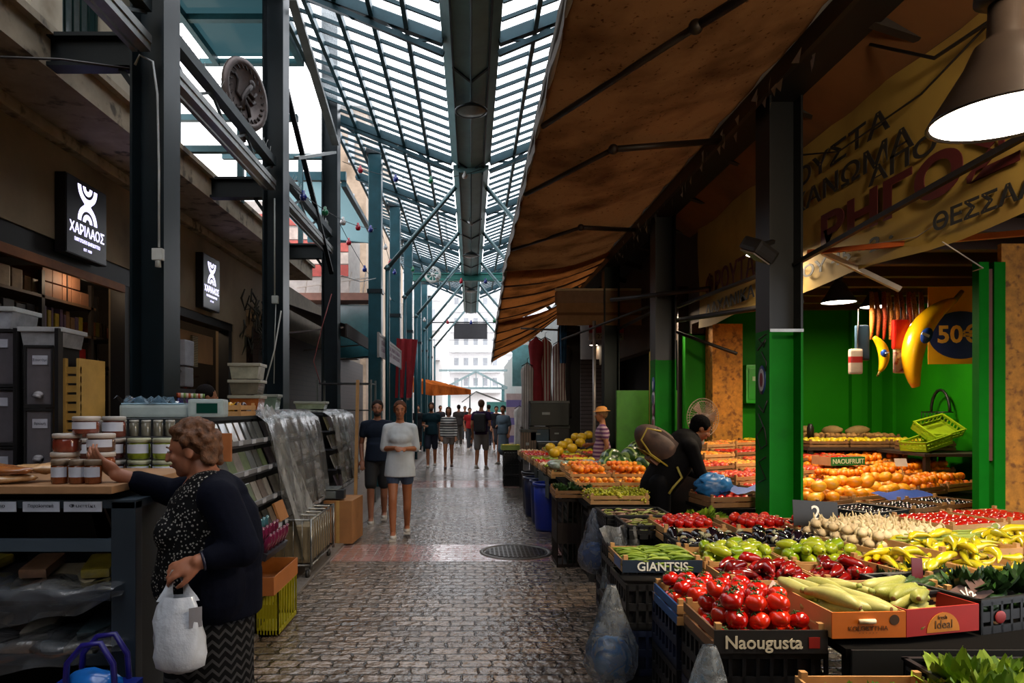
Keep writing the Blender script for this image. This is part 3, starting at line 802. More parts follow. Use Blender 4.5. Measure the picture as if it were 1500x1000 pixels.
# ---------------- canvas banner with lettering
bm_ = M('#a08238', .8, var=.12, scale=1.5, pattern=blotch('#7d5c24', 1.3, .5, .75), key='banner')
o = empty('shop_banner', (3.0, 9.0, 2.65), label='long yellowish canvas banner painted with Greek words over the fruit stall', cat='banner')
q = MB(); gr = []
for j in range(9):
    z = j/8*1.3; gr.append([(.015*math.sin(k*1.3+j*.7), -k*.3, z - .02*math.sin(k*.9)) for k in range(23)])
q.sheet(gr); q.build('canvas', bm_, o)
BT = M('#15110e', .7); BR = M('#4e1110', .7); BG = M('#211d1a', .7)
def btxt(s, y, z, size, m, fit=None, bold=0.): lettering(s, m, o, (-.03, y-9.0, z-2.65), FACE_LEFT, size, .002, fit=fit, bold=bold)
btxt('ΘΕΣΣΑΛΟΝΙΚΗ', 3.66, 2.775, .15, BT, 1.45, .003)
btxt('ΤΟΥ 45 · 2 ·', 5.55, 2.80, .14, BT, 1.5, .003)
btxt('ΡΗΓΟΣ', 4.75, 3.06, .36, BR, 2.1, .012)
btxt('ΑΠΟ', 4.72, 3.30, .17, BG, .75, .003)
btxt('ΧΑΝΩΜΑ', 5.45, 3.43, .22, BG, 1.75, .003)
btxt('ΟΥΣΤΑ', 5.55, 3.66, .22, BG, 1.4, .003)
btxt('ΦΡΟΥΤΑ', 7.9, 3.1, .36, BR, 1.5, .006)
btxt('ΛΑΧΑΝΙΚΑ', 7.9, 2.82, .18, BT, 1.5, .003)
# valance above banner: tarpaulin ceiling strips
tarp = M('#6d4520', .85, var=.2, scale=1.2, pattern=blotch('#3d2411', 1.0, .5, .8))
q = MB(); gr = []
for j in range(7):
    t = j/6; gr.append([(2.66+.38*t, 1.5+k*.5, 4.16-.22*t-.03*math.sin(k*1.9)) for k in range(17)])
q.sheet(gr); q.build('tarpaulin', tarp, label='brown tarpaulin strip stretched between the eave beam and the banner', cat='tarpaulin')

# ---------------- retractable awnings
def canvas(name, top, under, tl=.35, dirt='#3a2110'):
    m = bpy.data.materials.new(name); m.use_nodes = True; nt = m.node_tree; ns = nt.nodes; lk = nt.links
    ns.remove(ns['Principled BSDF'])
    tc = ns.new('ShaderNodeTexCoord'); no = ns.new('ShaderNodeTexNoise'); no.inputs['Scale'].default_value = 1.6; no.inputs['Detail'].default_value = 8
    lk.new(tc.outputs['Object'], no.inputs['Vector'])
    mr = ns.new('ShaderNodeMapRange'); mr.inputs[1].default_value = .42; mr.inputs[2].default_value = .72; lk.new(no.outputs['Fac'], mr.inputs[0])
    n2 = ns.new('ShaderNodeTexNoise'); n2.inputs['Scale'].default_value = 26; n2.inputs['Detail'].default_value = 3; lk.new(tc.outputs['Object'], n2.inputs['Vector'])
    m2 = ns.new('ShaderNodeMapRange'); m2.inputs[1].default_value = .62; m2.inputs[2].default_value = .75; lk.new(n2.outputs['Fac'], m2.inputs[0])
    ad = ns.new('ShaderNodeMath'); ad.operation = 'ADD'; ad.use_clamp = True; lk.new(mr.outputs[0], ad.inputs[0]); lk.new(m2.outputs[0], ad.inputs[1])
    a = mixc(nt, ad.outputs[0], top, dirt); b = mixc(nt, ad.outputs[0], under, dirt)
    df = ns.new('ShaderNodeBsdfDiffuse'); lk.new(a, df.inputs[0]); tr = ns.new('ShaderNodeBsdfTranslucent'); lk.new(b, tr.inputs[0])
    mx = ns.new('ShaderNodeMixShader'); mx.inputs[0].default_value = tl; lk.new(df.outputs[0], mx.inputs[1]); lk.new(tr.outputs[0], mx.inputs[2])
    lk.new(mx.outputs[0], ns['Material Output'].inputs[0]); return m
CAN = canvas('awning_canvas', '#6a4c30', '#7a4e2a', .20)
CAN2 = canvas('awning_canvas_orange', '#8a5830', '#b0662f', .28)
VAL = M('#8a847e', .85, var=.12, scale=3, bump=.2, pattern=blotch('#6b5b4c', 2., .55, .8))
arm = M('#241a12', .5, .3)
def awning(y0, y1, xf, zf, xb, zb, drop, m, label, arms=(), seam=.0, vt=0., dz=0.):
    o = empty('awning', (0, y0, 0), label=label, cat='awning'); L = y1-y0
    ny = max(8, int(L/.3)); q = MB(); gr = []
    rnd = random.Random(int(y0*10))
    for j in range(9):
        t = j/8; gr.append([(xf+(xb-xf)*t, L*k/ny, zf+(zb-zf)*t + dz*k/ny*(1-t) - .10*math.sin(PI*t)*(1+.25*math.sin(k*.8)) + .015*math.sin(k*2.1+j)) for k in range(ny+1)])
    q.sheet(gr); q.build('canvas', m, o)
    q = MB(); gr = []
    for j in range(5):
        t = j/4; gr.append([(xf-.02-.012*math.sin(k*.7)*t+rnd.uniform(-.004, .004), L*k/(ny*3), zf+.03+(vt-0)*(1-k/(ny*3))+dz*k/(ny*3)-t*drop - .008*math.sin(k*.33)*t) for k in range(ny*3+1)])
    q.sheet(gr); q.build('valance', VAL, o)
    q = MB(); q.tube([(xf+.0, 0, zf+.02), (xf+.0, L, zf+.02+dz)], .03, 10); q.build('front_bar', M('#6f6a64', .5, .3), o)
    q = MB(); q.tube([(xb-.05, 0, zb+.02), (xb-.05, L, zb+.02)], .05, 10); q.build('roller', M('#7a7a78', .4, .5), o)
    for (ya, ye, yb, xe) in arms:      # folding arm: wall - elbow - front bar
        ze = zf+(zb-zf)*(xe-xf)/(xb-xf)-.17
        q = MB(); q.tube([(xb-.05, ya-y0, zb-.12), (xe, ye-y0, ze)], .03, 8); q.ell((xe, ye-y0, ze), .045); q.tube([(xe, ye-y0, ze), (xf+.03, yb-y0, zf-.02)], .024, 8)
        q.build('folding_arm', arm, o)
    if seam:
        q = MB(); k = 1
        while k*seam < L-.1:
            y = k*seam; q.tube([(xf+(xb-xf)*t/6, y, zf+(zb-zf)*t/6+dz*y/L*(1-t/6)-.10*math.sin(PI*t/6)-.015) for t in range(7)], .018, 6); k += 1
        q.build('support_rods', M('#3b2210', .6), o)
    return o
awning(1.7, 11.7, .56, 3.93, 2.36, 4.22, .20, CAN, 'large stained brown canvas awning over the near fruit stall', [(3.0, 4.1, 5.6, 1.35), (6.4, 6.0, 7.4, 1.25), (9.6, 8.7, 10.0, 1.4)], 0, .14)
awning(11.25, 15.2, .57, 3.84, 2.4, 4.2, .14, CAN2, 'orange-brown awning in the middle of the right side, lower than the large one', [], .85, dz=-.38)
awning(14.85, 18.6, .57, 3.44, 2.4, 4.1, .12, CAN2, 'furthest orange-brown awning on the right, steepest and lowest', [], .8, dz=-.60)
awning(-10, 1.6, .56, 3.95, 2.36, 4.25, .2, CAN, 'brown canvas awning behind the camera on the right side')
q = MB(); q.box(-4, -13.3, 0, 3.05, -13, 9); struct('wall_back', q, M('#3a332c', .85))
# tattered translucent scraps along the inner edge
q = MB(); rnd = random.Random(3)
for k in range(60):
    y = rnd.uniform(4.5, 11.5); x = 2.3+rnd.uniform(-.05, .03); z = 4.02+rnd.uniform(-.08, .1)
    q.add([(x, y, z), (x+.02, y+rnd.uniform(.05, .2), z+rnd.uniform(-.03, .03)), (x+.03, y+.1, z-rnd.uniform(.03, .1))], [(0, 1, 2)])
q.build('torn_film', M('#a5a29c', .3, alpha=.7), label='torn scraps of pale film along the inner edge of the large awning', cat='film', kind='stuff')
# cream cassette awning across, facing the camera
o = empty('cassette_awning', (1.53, 12.2, 3.05), label='cream-brown rolled awning with a flap, spanning behind the second right column', cat='awning')
q = MB(); q.box(0, 0, .42, 2.2, .3, .66, bev=.03); q.build('cassette', M('#8a7058', .7), o)
q = MB(); q.sheet([[(x*.22, -.02+.02*math.sin(x*2+j), .42-j*.1) for x in range(11)] for j in range(5)]); q.build('flap', M('#93704c', .8, pattern=stripes('#6b4a2e', 'Z', 4, .8)), o)
q = MB(); q.box(-.03, -.02, .64, 2.2, .02, .68); q.build('edge_trim', M('#b9a888', .5), o)
# red-white sign below it
o = empty('shop_sign', (2.35, 13.6, 2.95), label='small red and white shop sign under the cream rolled awning', cat='sign')
q = MB(); q.box(0, 0, 0, .9, .04, .34); q.build('panel', M('#b8b4b0', .5), o)
q = MB(); q.box(0, -.01, .14, .9, 0, .34); q.build('red_band', M('#a3182a', .5), o)
lettering('27', M('#3a3a34', .5), o, (.22, -.012, .07), FACE_CAM, .12)
lettering('45', M('#3a3a34', .5), o, (.6, -.012, .07), FACE_CAM, .12)

# frame arms, wires and beams under the stall roof
def bar_obj(name, a, b, w, h, m, label, cat='bar'):
    q = MB(); q.bar(a, b, w, h); q.build(name, m, label=label, cat=cat)
BK = M('#17120f', .55, .2)
bar_obj('banner_bar', (2.66, 5.6, 2.78), (2.92, 3.3, 3.05), .035, .035, BK, 'dark bar running from the nearest right column along the banner')
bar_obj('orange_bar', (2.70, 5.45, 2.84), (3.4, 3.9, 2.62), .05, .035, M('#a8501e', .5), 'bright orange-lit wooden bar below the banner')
q = MB(); q.bar((2.78, 5.4, 2.83), (3.27, 5.2, 2.50), .06, .035); q.build('tube_light', M('#c9b9a0', .4), label='pale unlit tube fitting slanting down beneath the banner', cat='light')
for i, (a, b, r) in enumerate((((1.95, 9.5, 3.1), (2.9, 8.3, 3.05), .03), ((2.7, 8.9, 2.92), (3.0, 6.2, 2.95), .025), ((2.7, 9.0, 2.75), (2.95, 6.1, 2.55), .03),
                               ((2.68, 9.05, 2.62), (3.35, 8.6, 2.28), .022), ((2.62, 12.2, 3.0), (2.75, 9.1, 3.05), .03), ((1.6, 12.0, 2.8), (2.5, 9.1, 3.0), .02))):
    q = MB(); q.tube([a, b], r, 8); q.build('frame_arm', BK, label='thin dark frame arm under the right stall roof, ' + ['left of the second column', 'just under the banner end', 'running to the nearest column', 'bending down to the green wall', 'between second and third columns', 'towards the cream rolled awning'][i], cat='frame arm')
for i, (pts, r) in enumerate((([(2.8, 5.6, 2.86), (3.0, 4.6, 2.75), (3.1, 3.6, 2.98)], .004), ([(2.9, 4.2, 2.62), (3.3, 4.4, 2.50), (3.75, 5.1, 2.62)], .004),
                              ([(2.75, 4.7, 4.1), (2.85, 4.2, 3.75), (2.88, 3.4, 3.72), (2.8, 2.8, 3.9)], .012), ([(2.7, 6.3, 3.9), (2.8, 5.2, 3.55), (2.9, 4.4, 3.62), (2.95, 3.4, 3.9)], .007))):
    q = MB(); q.tube(pts, r, 6); q.build('wire', M('#8b8074' if i < 2 else '#120d0a', .5), label=['taut pale wire under the banner', 'thin pale wire below the orange bar', 'thick dark cable looping over the banner top', 'thin dark cable sagging across the banner'][i], cat='wire')
# floodlight beside the nearest right column
o = empty('floodlight', (2.30, 5.45, 2.86), label='black floodlight clamped beside the nearest right column', cat='lamp', rot=(R(25), R(20), R(30)))
q = MB(); q.bx((0, 0, 0), (.24, .2, .11), bev=.03); q.build('housing', BK, o)
q = MB(); q.bx((0, 0, -.062), (.2, .16, .01)); q.build('glass', M('#6f6157', .2), o)
q = MB(); q.bar((0, 0, .05), (.1, .02, .12), .03); q.build('bracket', BK, o)

# ---------------- lamps over the stall
WARM = (1.0, .80, .56)
def bell_lamp(x, y, z, r, power, label, emis=9, tilt=(0, 0, 0), full=True, dropl=1.0):
    o = empty('bell_lamp', (x, y, z), label=label, cat='lamp', rot=tilt)
    q = MB(); k = r/.25
    q.lathe([(.0, .42*k), (.055*k, .42*k), (.06*k, .30*k), (.10*k, .27*k), (.13*k, .2*k), (.19*k, .1*k), (.245*k, .01*k), (.25*k, 0), (.24*k, 0), (.185*k, .1*k), (.12*k, .19*k), (.05*k, .22*k)], 40)
    q.build('shade', M('#2f2620', .4, .3), o)
    if full:
        q = MB(); q.lathe([(.0, .62*k), (.09*k, .61*k), (.1*k, .44*k), (.07*k, .42*k), (0, .42*k)], 24); q.build('ballast_housing', M('#1d1815', .5, .2), o)
        q = MB(); q.tube([(0, 0, .6*k), (0, 0, dropl)], .012, 8); q.tube([(0, 0, .66*k), (-.03, .03, .72*k), (.03, .0, .78*k)], .014, 8); q.build('hook', BK, o)
    q = MB(); q.lathe([(.235*k, .008*k), (.12*k, -.004*k), (0, -.008*k)], 40); q.build('diffuser', M('#fff4e4', .4, emis=emis, var=0), o)
    l = bpy.data.lights.new('lamp_light', 'AREA'); l.shape = 'DISK'; l.size = r*1.8; l.energy = power; l.color = WARM
    lo = bpy.data.objects.new('lamp_light', l); col.objects.link(lo); lo.parent = o; lo.location = (0, 0, -.03)
    return o
bell_lamp(2.2, 1.6, 3.45, .25, 75, 'bell lamp of the same row hanging just nearer than the camera view', dropl=.75, tilt=(R(38), R(-32), 0))  # extra lamp added outside the view to brighten the banner
bell_lamp(1.96, 2.5, 2.66, .25, 60, 'large bell lamp glowing over the nearest tomatoes, upper right', dropl=1.35)
bell_lamp(3.5, 6.5, 2.60, .16, 60, 'small lit bell lamp above the oranges', full=True, dropl=.4)
for (x, y, z, p, lb) in ((3.6, 10.6, 2.66, 14, 'small lit lamp in the recess behind the vendor'), (3.15, 17.0, 3.15, 8, 'small round lamp shining by the grey shutter'),
                         (2.95, 16.4, 3.1, 8, 'second small round lamp by the grey shutter')):
    bell_lamp(x, y, z, .11, p, lb, full=False)
# two unseen lamps added behind columns to light the stall, then a shop lamp
bell_lamp(2.78, 6.45, 3.05, .18, 30, 'bell lamp behind the nearest right column', dropl=.9)
bell_lamp(2.76, 9.75, 2.95, .16, 30, 'bell lamp behind the second right column', dropl=.9)
bell_lamp(4.5, 7.6, 2.72, .16, 30, 'bell lamp hung under the slats deep in the green shop', dropl=.2)
# ================================================================ FAR END OF THE ALLEY
fw = M('#e6e4e2', .85, var=.08, scale=.6)
def windowgrid(o, x0, x1, z0, z1, nx, nz, y, m, fx=.45, fz=.5, name='window_row'):
    q = MB(); dx = (x1-x0)/nx; dz = (z1-z0)/nz
    for j in range(nz):
        for i in range(nx):
            cx = x0+dx*(i+.5); cz = z0+dz*(j+.5)
            q = MB(); q.box(cx-dx*fx/2, y-.06, cz-dz*fz/2, cx+dx*fx/2, y, cz+dz*fz/2)
            q.build('window', m, o)
def apartment(x0, x1, y, z, nx, nz, label, m, bal=True, d=12):
    o = empty('apartment_building', (0, y, 0), label=label, cat='building')
    q = MB(); q.box(x0, 0, 0, x1, d, z); q.build('wall', m, o)
    q = MB(); q.box(x0-.2, -.2, z, x1+.2, d, z+.35); q.build('roof_edge', M('#8f8b88', .8), o)
    windowgrid(o, x0+.3, x1-.3, 3.2, z-.3, nx, nz, 0, M('#a0a4aa', .3))
    if bal:
        for j in range(nz):
            zz = 3.2+(z-3.5)/nz*j
            q = MB(); q.box(x0+.2, -1.1, zz, x1-.2, 0, zz+.12); q.box(x0+.2, -1.12, zz+.12, x1-.2, -1.07, zz+.75); q.build('balcony', M('#dcdcde', .8), o)
    return o
apartment(-7.2, -2.6, 62, 19.5, 3, 6, 'pale apartment block at the far left end of the alley', fw)
apartment(-2.4, 3.4, 74, 16.5, 5, 6, 'white apartment block closing the far end of the alley', M('#eeecec', .85, var=.06))
apartment(3.6, 12, 80, 15, 5, 5, 'far white apartment block behind the right awnings', fw)
# side buildings beyond the roof (left and right of the alley)
apartment(-5.1, -4.0, 26, 13.0, 1, 4, 'tan building rising behind the left canopy', M('#9a8672', .85, pattern=blotch('#6c5a48', .8, .5, .7)), bal=False, d=14)
q = MB(); q.box(2.9, 20, 0, 8, 60, 5.2); q.build('shop_row', M('#8f9696', .8), label='low grey shop row running to the far end on the right', cat='building')
q = MB(); q.box(-10, 38.5, 0, -3.3, 61, 7.5); q.build('shop_row', M('#b5aca4', .8), label='low pale shop row running to the far end on the left', cat='building')
# small white building with red lettered boards on the left
o = empty('balcony_building', (-3.6, 19.5, 3.6), label='upper floor with red and white boards and a teal glass box on the left', cat='building')
q = MB(); q.box(-3, 0, -.5, .1, 2, 3.9); q.build('wall', M('#a49c96', .8), o)
for k, (z, c) in enumerate(((3.2, '#a85048'), (2.8, '#b8a49a'), (2.45, '#b4564c'), (2.1, '#b7a79c'), (1.75, '#9c4038'))):
    q = MB(); q.box(-2.5, -.05, z, .1, 0, z+.32); q.build('board', M(c, .7, var=.3, scale=5), o)
q = MB(); q.box(-2.9, -.8, .95, .9, 0, 1.15); q.build('ledge', M('#7f5548', .7), o)
q = MB(); q.box(-.6, -.3, -.6, .9, 0, .9); q.build('glass_box', M('#2f5f66', .15, spec=.8), o)
q = MB()
for k in range(5): q.bar((-1.0+k*.4, -.6, 1.15), (-.9+k*.4, -.65, 1.75), .03)
q.bar((-1.2, -.7, 1.3), (.9, -.7, 1.6), .03); q.build('railing', M('#a79a90', .5), o)
# garments / cloths hanging on the left columns
def drape(name, x, y, z, w, h, d, mats, label, cat, lean=0., group=None, n=12):
    q = MB(); gr = []
    for j in range(8):
        t = j/7; gr.append([(x+w*(k/n-.5)*(1-.25*t)+lean*t, y+.05*math.sin(k*1.4+y)+d*(k/n), z-h*t) for k in range(n+1)])
    q.sheet(gr); return q.build(name, mats, label=label, cat=cat, group=group)
RS = M('#7d1420', .8, pattern=stripes('#b9a9a4', 'X', 12, .6))
drape('red_cloth', -1.62, 17.2, 3.35, .5, 1.5, .3, M('#8d1620', .8), 'red cloth hanging by the second roof column on the left', 'cloth', -.1)
drape('white_cloth', -1.72, 17.6, 3.1, .3, 1.3, .2, M('#a5a59c', .8), 'pale cloth hanging beside the red one on the left', 'cloth')
# sloping sign over the alley
o = empty('hanging_sign', (-1.75, 12.9, 3.0), label='white fabric sign with a thin frame hung along the left side above the walkers', cat='sign')
q = MB(); q.box(-.01, 0, -.42, .01, 4.1, 0); q.build('panel', M('#b3aeb0', .6), o)
q = MB(); q.box(-.02, -.03, -.45, .02, 0, .03); q.box(-.02, 4.1, -.45, .02, 4.13, .03); q.box(-.02, 0, -.03, .02, 4.1, .02); q.build('frame', M('#8f8a85', .5), o)
for z in (-.14, -.27): lettering('ΠΑΠΟΥΤΣΙΑ ΑΝΑΤΟΜΙΚΑ' if z > -.2 else 'ΕΙΔΗ ΓΑΜΟΥ ΒΑΠΤΙΣΗΣ', M('#8a7080', .6), o, (.014, 2.05, z), FACE_RIGHT, .12, fit=3.4)
# dark slanted awnings on the left beyond column three
o = empty('brown_awning', (-3.8, 12.3, 3.2), label='dark brown awning over the closed shutters on the left', cat='awning')
q = MB(); q.add([(0, 0, .45), (1.55, 0, -.10), (1.55, 6.5, -.10), (0, 6.5, .45)], [(0, 1, 2, 3)]); q.build('canvas', M('#31221c', .85), o)
q = MB(); q.box(1.53, 0, -.32, 1.56, 6.5, -.08); q.build('valance', M('#2b201c', .85), o)
q = MB()
for y in (0, 3.2, 6.4): q.bar((0, y, -.3), (1.5, y, -.15), .03)
q.build('arm', M('#6e6560', .5, .4), o)
# orange awning further down
o = empty('orange_awning', (-1.55, 25.5, 2.05), label='bright orange sloping awning at the far left behind the striped-shirt walker', cat='awning')
OM = canvas('orange_canvas', '#b5622c', '#d9762e', .35, dirt='#7a3a18')
q = MB(); q.add([(-.8, 0, .72), (.1, -.2, .42), (1.55, 3.5, .32), (0, 5, .75)], [(0, 1, 2, 3)]); q.build('canvas', OM, o)
q = MB(); q.add([(-.8, 0, .72), (.1, -.2, .42), (.1, -.2, .0), (-.8, 0, .15)], [(0, 1, 2, 3)]); q.add([(.1, -.2, .42), (1.55, 3.5, .32), (1.55, 3.5, .12), (.1, -.2, .0)], [(0, 1, 2, 3)]); q.build('valance', OM, o)
q = MB()
for p in ((-.75, .1), (1.5, 3.5)): q.tube([(p[0], p[1], .2), (p[0], p[1], -2.05)], .03, 8)
q.build('post', M('#2a3a3c', .5), o)
# dark suspended screen
o = empty('dark_banner', (-.02, 31.8, 4.85), label='dark rectangular banner stretched across the far end of the alley', cat='banner')
q = MB(); q.box(-.78, 0, -.05, .78, .05, .68); q.build('panel', M('#26262c', .5), o)
q = MB(); q.tube([(-1.9, 0, .72), (1.9, 0, .72)], .03, 8); q.tube([(-1.9, 0, -.1), (1.9, 0, -.1)], .012, 6); q.build('wire', M('#30353a', .5), o)
# market gate with gables
o = empty('market_gate', (.35, 48, 0), label='pale green gabled market gate at the end of the alley', cat='gate')
gt = M('#5f8f93', .5); gt2 = M('#8fa6aa', .5)
q = MB()
for s in (-1, 1): q.box(s*1.9-.1, 0, 0, s*1.9+.1, .3, 3.2)
q.build('post', gt, o)
q = MB(); q.bar((-2.2, 0, 3.0), (0, 0, 4.15), .14); q.bar((2.2, 0, 3.0), (0, 0, 4.15), .14); q.box(-2.2, -.05, 2.9, 2.2, .05, 3.05); q.box(-2.6, -.05, 4.15, 2.2, .05, 4.3)
for k in range(-3, 4): q.bar((k*.5, 0, 3.0), (k*.5, 0, 4.1-abs(k)*.26), .05)
q.build('gable', gt2, o)
q = MB(); q.add([(-1.0, -1.5, 2.0), (0, -1.5, 2.75), (0, 3, 2.75), (-1.0, 3, 2.0)], [(0, 1, 2, 3)]); q.add([(0, -1.5, 2.75), (2.1, -1.5, 1.95), (2.1, 3, 1.95), (0, 3, 2.75)], [(0, 1, 2, 3)])
q.build('canopy', M('#24544f', .5), o)
q = MB(); q.box(.7, -2, 1.3, 2.4, -1.9, 2.0); q.build('sign_board', M('#3f7c76', .5), o)
# far stall parasols and teal panel on right
q = MB(); q.box(1.15, 19.0, 2.2, 1.9, 19.05, 3.35); q.build('teal_screen', M('#8fd0d4', .35, key='tealscr'), label='pale teal translucent screen beneath the furthest right awning', cat='screen')
q = MB(); q.box(1.25, 24, 0, 2.3, 24.3, 2.1); q.build('stall_curtain', M('#b49c98', .8, pattern=stripes('#6a5c8c', 'Z', 1.6, .6)), label='pale and violet stall curtain at the far right', cat='curtain')
q = MB()
for i in range(3):
    q = MB(); q.box(-1.2+i*1.0, 34+i, 0, -.5+i*1.0, 34.4+i, 1.1+.2*(i % 2)); q.build('far_stall', M(['#4a4a4a', '#6f6f78', '#3c4c58'][i], .8), label=['dark low stall box far down the alley, left', 'grey low stall box far down the alley, middle', 'bluish stall box far down the alley, right'][i], cat='stall')
# clothes stall on the right: hangers with striped clothes
def garment(x, y, z, w, h, m, label, shirt=True):
    o = empty('hanging_garment', (x, y, z), label=label, cat='clothes', rz=R(random.uniform(-15, 15)))
    q = MB(); n = 16; vs = []
    rows = [(-.03, .05, .012), (-.005, .30, .02), (.045, .85, .035), (.10, 1.0, .045), (.35, .8, .05), (.7, .88, .06), (1, 1.0, .07)]
    vs = []; fs = []
    for (t, ww, th) in rows:
        for k in range(n):
            a = 2*PI*k/n; rr = 1+.5*math.sin(k*2.5+t*3)
            vs.append((math.cos(a)*w/2*ww*(1+.06*math.sin(t*9+x*20)), math.sin(a)*th*rr, -h*t-.03*math.sin(a*3)*t))
    for i in range(len(rows)-1):
        for k in range(n):
            a = i*n+k; b = i*n+(k+1) % n; fs.append((a, b, b+n, a+n))
    q.smooth = True; q.add(vs, fs); q.build('fabric', m, o)
    q = MB(); q.tube([(-w*.4, 0, -.02), (0, 0, .05), (w*.4, 0, -.02)], .01, 6); q.tube([(0, 0, .05), (0, 0, .12), (.03, 0, .15)], .005, 6); q.build('hanger', M('#15161a', .5), o)
    return o
garment(1.12, 13.6, 2.45, .28, 1.25, M('#a39c98', .8, pattern=stripes('#6d6864', 'X', 22, .6)), 'grey striped garment on a hanger at the left of the clothes stall')
garment(1.32, 13.9, 3.0, .3, 1.5, M('#7a0f1c', .8), 'dark red garment hanging in the clothes stall')
garment(1.52, 14.0, 3.0, .3, 1.4, M('#8a1622', .8, pattern=stripes('#c0b6b0', 'X', 16, .45)), 'red and white striped garment in the clothes stall')
garment(1.78, 13.8, 2.9, .3, 1.25, M('#b5afaa', .8, pattern=stripes('#5b1a22', 'X', 18, .65)), 'white garment with red stripes at the right of the clothes stall')
garment(1.95, 14.2, 2.9, .3, 1.5, M('#221f22', .8), 'black garment at the right end of the clothes stall')
garment(1.1, 15.5, 1.6, .28, 1.0, M('#c9c6c0', .8), 'white garment hanging low beside the vendor in blue')
q = MB(); q.tube([(1.0, 13.75, 3.2), (2.2, 14.05, 3.18)], .02, 8)
q.build('clothes_rail', M('#77797a', .4, .6), label='metal rail carrying the striped garments', cat='rail')
drape('blue_cloth', 1.75, 13.0, 3.25, .16, .8, .05, M('#0d4468', .6), 'deep blue cloth strip under the orange awning', 'cloth')
# grey shutter and posts on the right
q = MB(); q.box(2.6, 16.2, 0, 3.5, 16.3, 2.75); q.build('roller_shutter', M('#6b6468', .5, .3, pattern=stripes('#3c383a', 'Z', 11, .8)), label='grey roller shutter behind the man in the straw cap', cat='shutter')
for (x, y, r, c, lb) in ((1.92, 14.5, .03, '#7d8486', 'thin grey pole beside the fourth right column'), (2.13, 11.8, .03, '#8f8a88', 'thin grey pole before the third right column')):
    q = MB(); q.tube([(x, y, 0), (x, y, 3.1)], r, 10); q.build('thin_pole', M(c, .4, .5), label=lb, cat='pole')
q = MB(); q.box(1.95, 15.0, 0, 2.4, 15.4, 3.4); q.build('dark_pillar', M('#0c0d0e', .6), label='square black pillar behind the far fruit', cat='pillar')
q = MB(); q.box(3.0, 20.0, 0, 3.1, 22, 4); q.build('shop_partition', M('#241d1a', .8), label='dark partition at the end of the right shops', cat='partition')
# stacked crates on a frame (far right of alley)
for i, (x, y, z, w2, h, c, lb) in enumerate(((1.15, 13.2, 1.25, .75, .48, '#0d1512', 'large black box on top of the clothes stall table'), (1.15, 13.3, .95, .4, .28, '#15384c', 'small blue box under the large black box'), (1.5, 13.3, .95, .42, .3, '#14141a', 'black box with buttons under the large black box'),
                                           (1.3, 13.2, .62, .6, .3, '#1a1715', 'brown-black box under the clothes stall boxes'), (.98, 13.3, .62, .3, .55, '#5c4a3e', 'striped brown sack at the left of the clothes stall'))):
    o = empty('storage_box', (x, y, z), label=lb, cat='box')
    q = MB(); q.box(0, 0, 0, w2, .4, h, bev=.015); q.build('body', M(c, .5, pattern=stripes('#2b2118', 'X', 20, .7) if i == 4 else None), o)
    q = MB(); q.box(-.01, -.01, h-.05, w2+.01, .41, h+.005, bev=.008); q.build('lid', M('#1c2324', .4), o)
    q = MB(); q.box(w2*.3, -.012, h*.45, w2*.5, -.002, h*.55); q.build('handle', M('#7b8284', .4), o)
q = MB(); q.box(.95, 13.0, .56, 2.1, 13.9, .62); 
for (x, y) in ((1, 13.1), (2.05, 13.1), (1, 13.8), (2.05, 13.8)): q.box(x-.03, y-.03, 0, x+.03, y+.03, .56)
q.build('trestle_table', M('#1a1614', .7), label='dark table carrying the clothes stall boxes', cat='table')
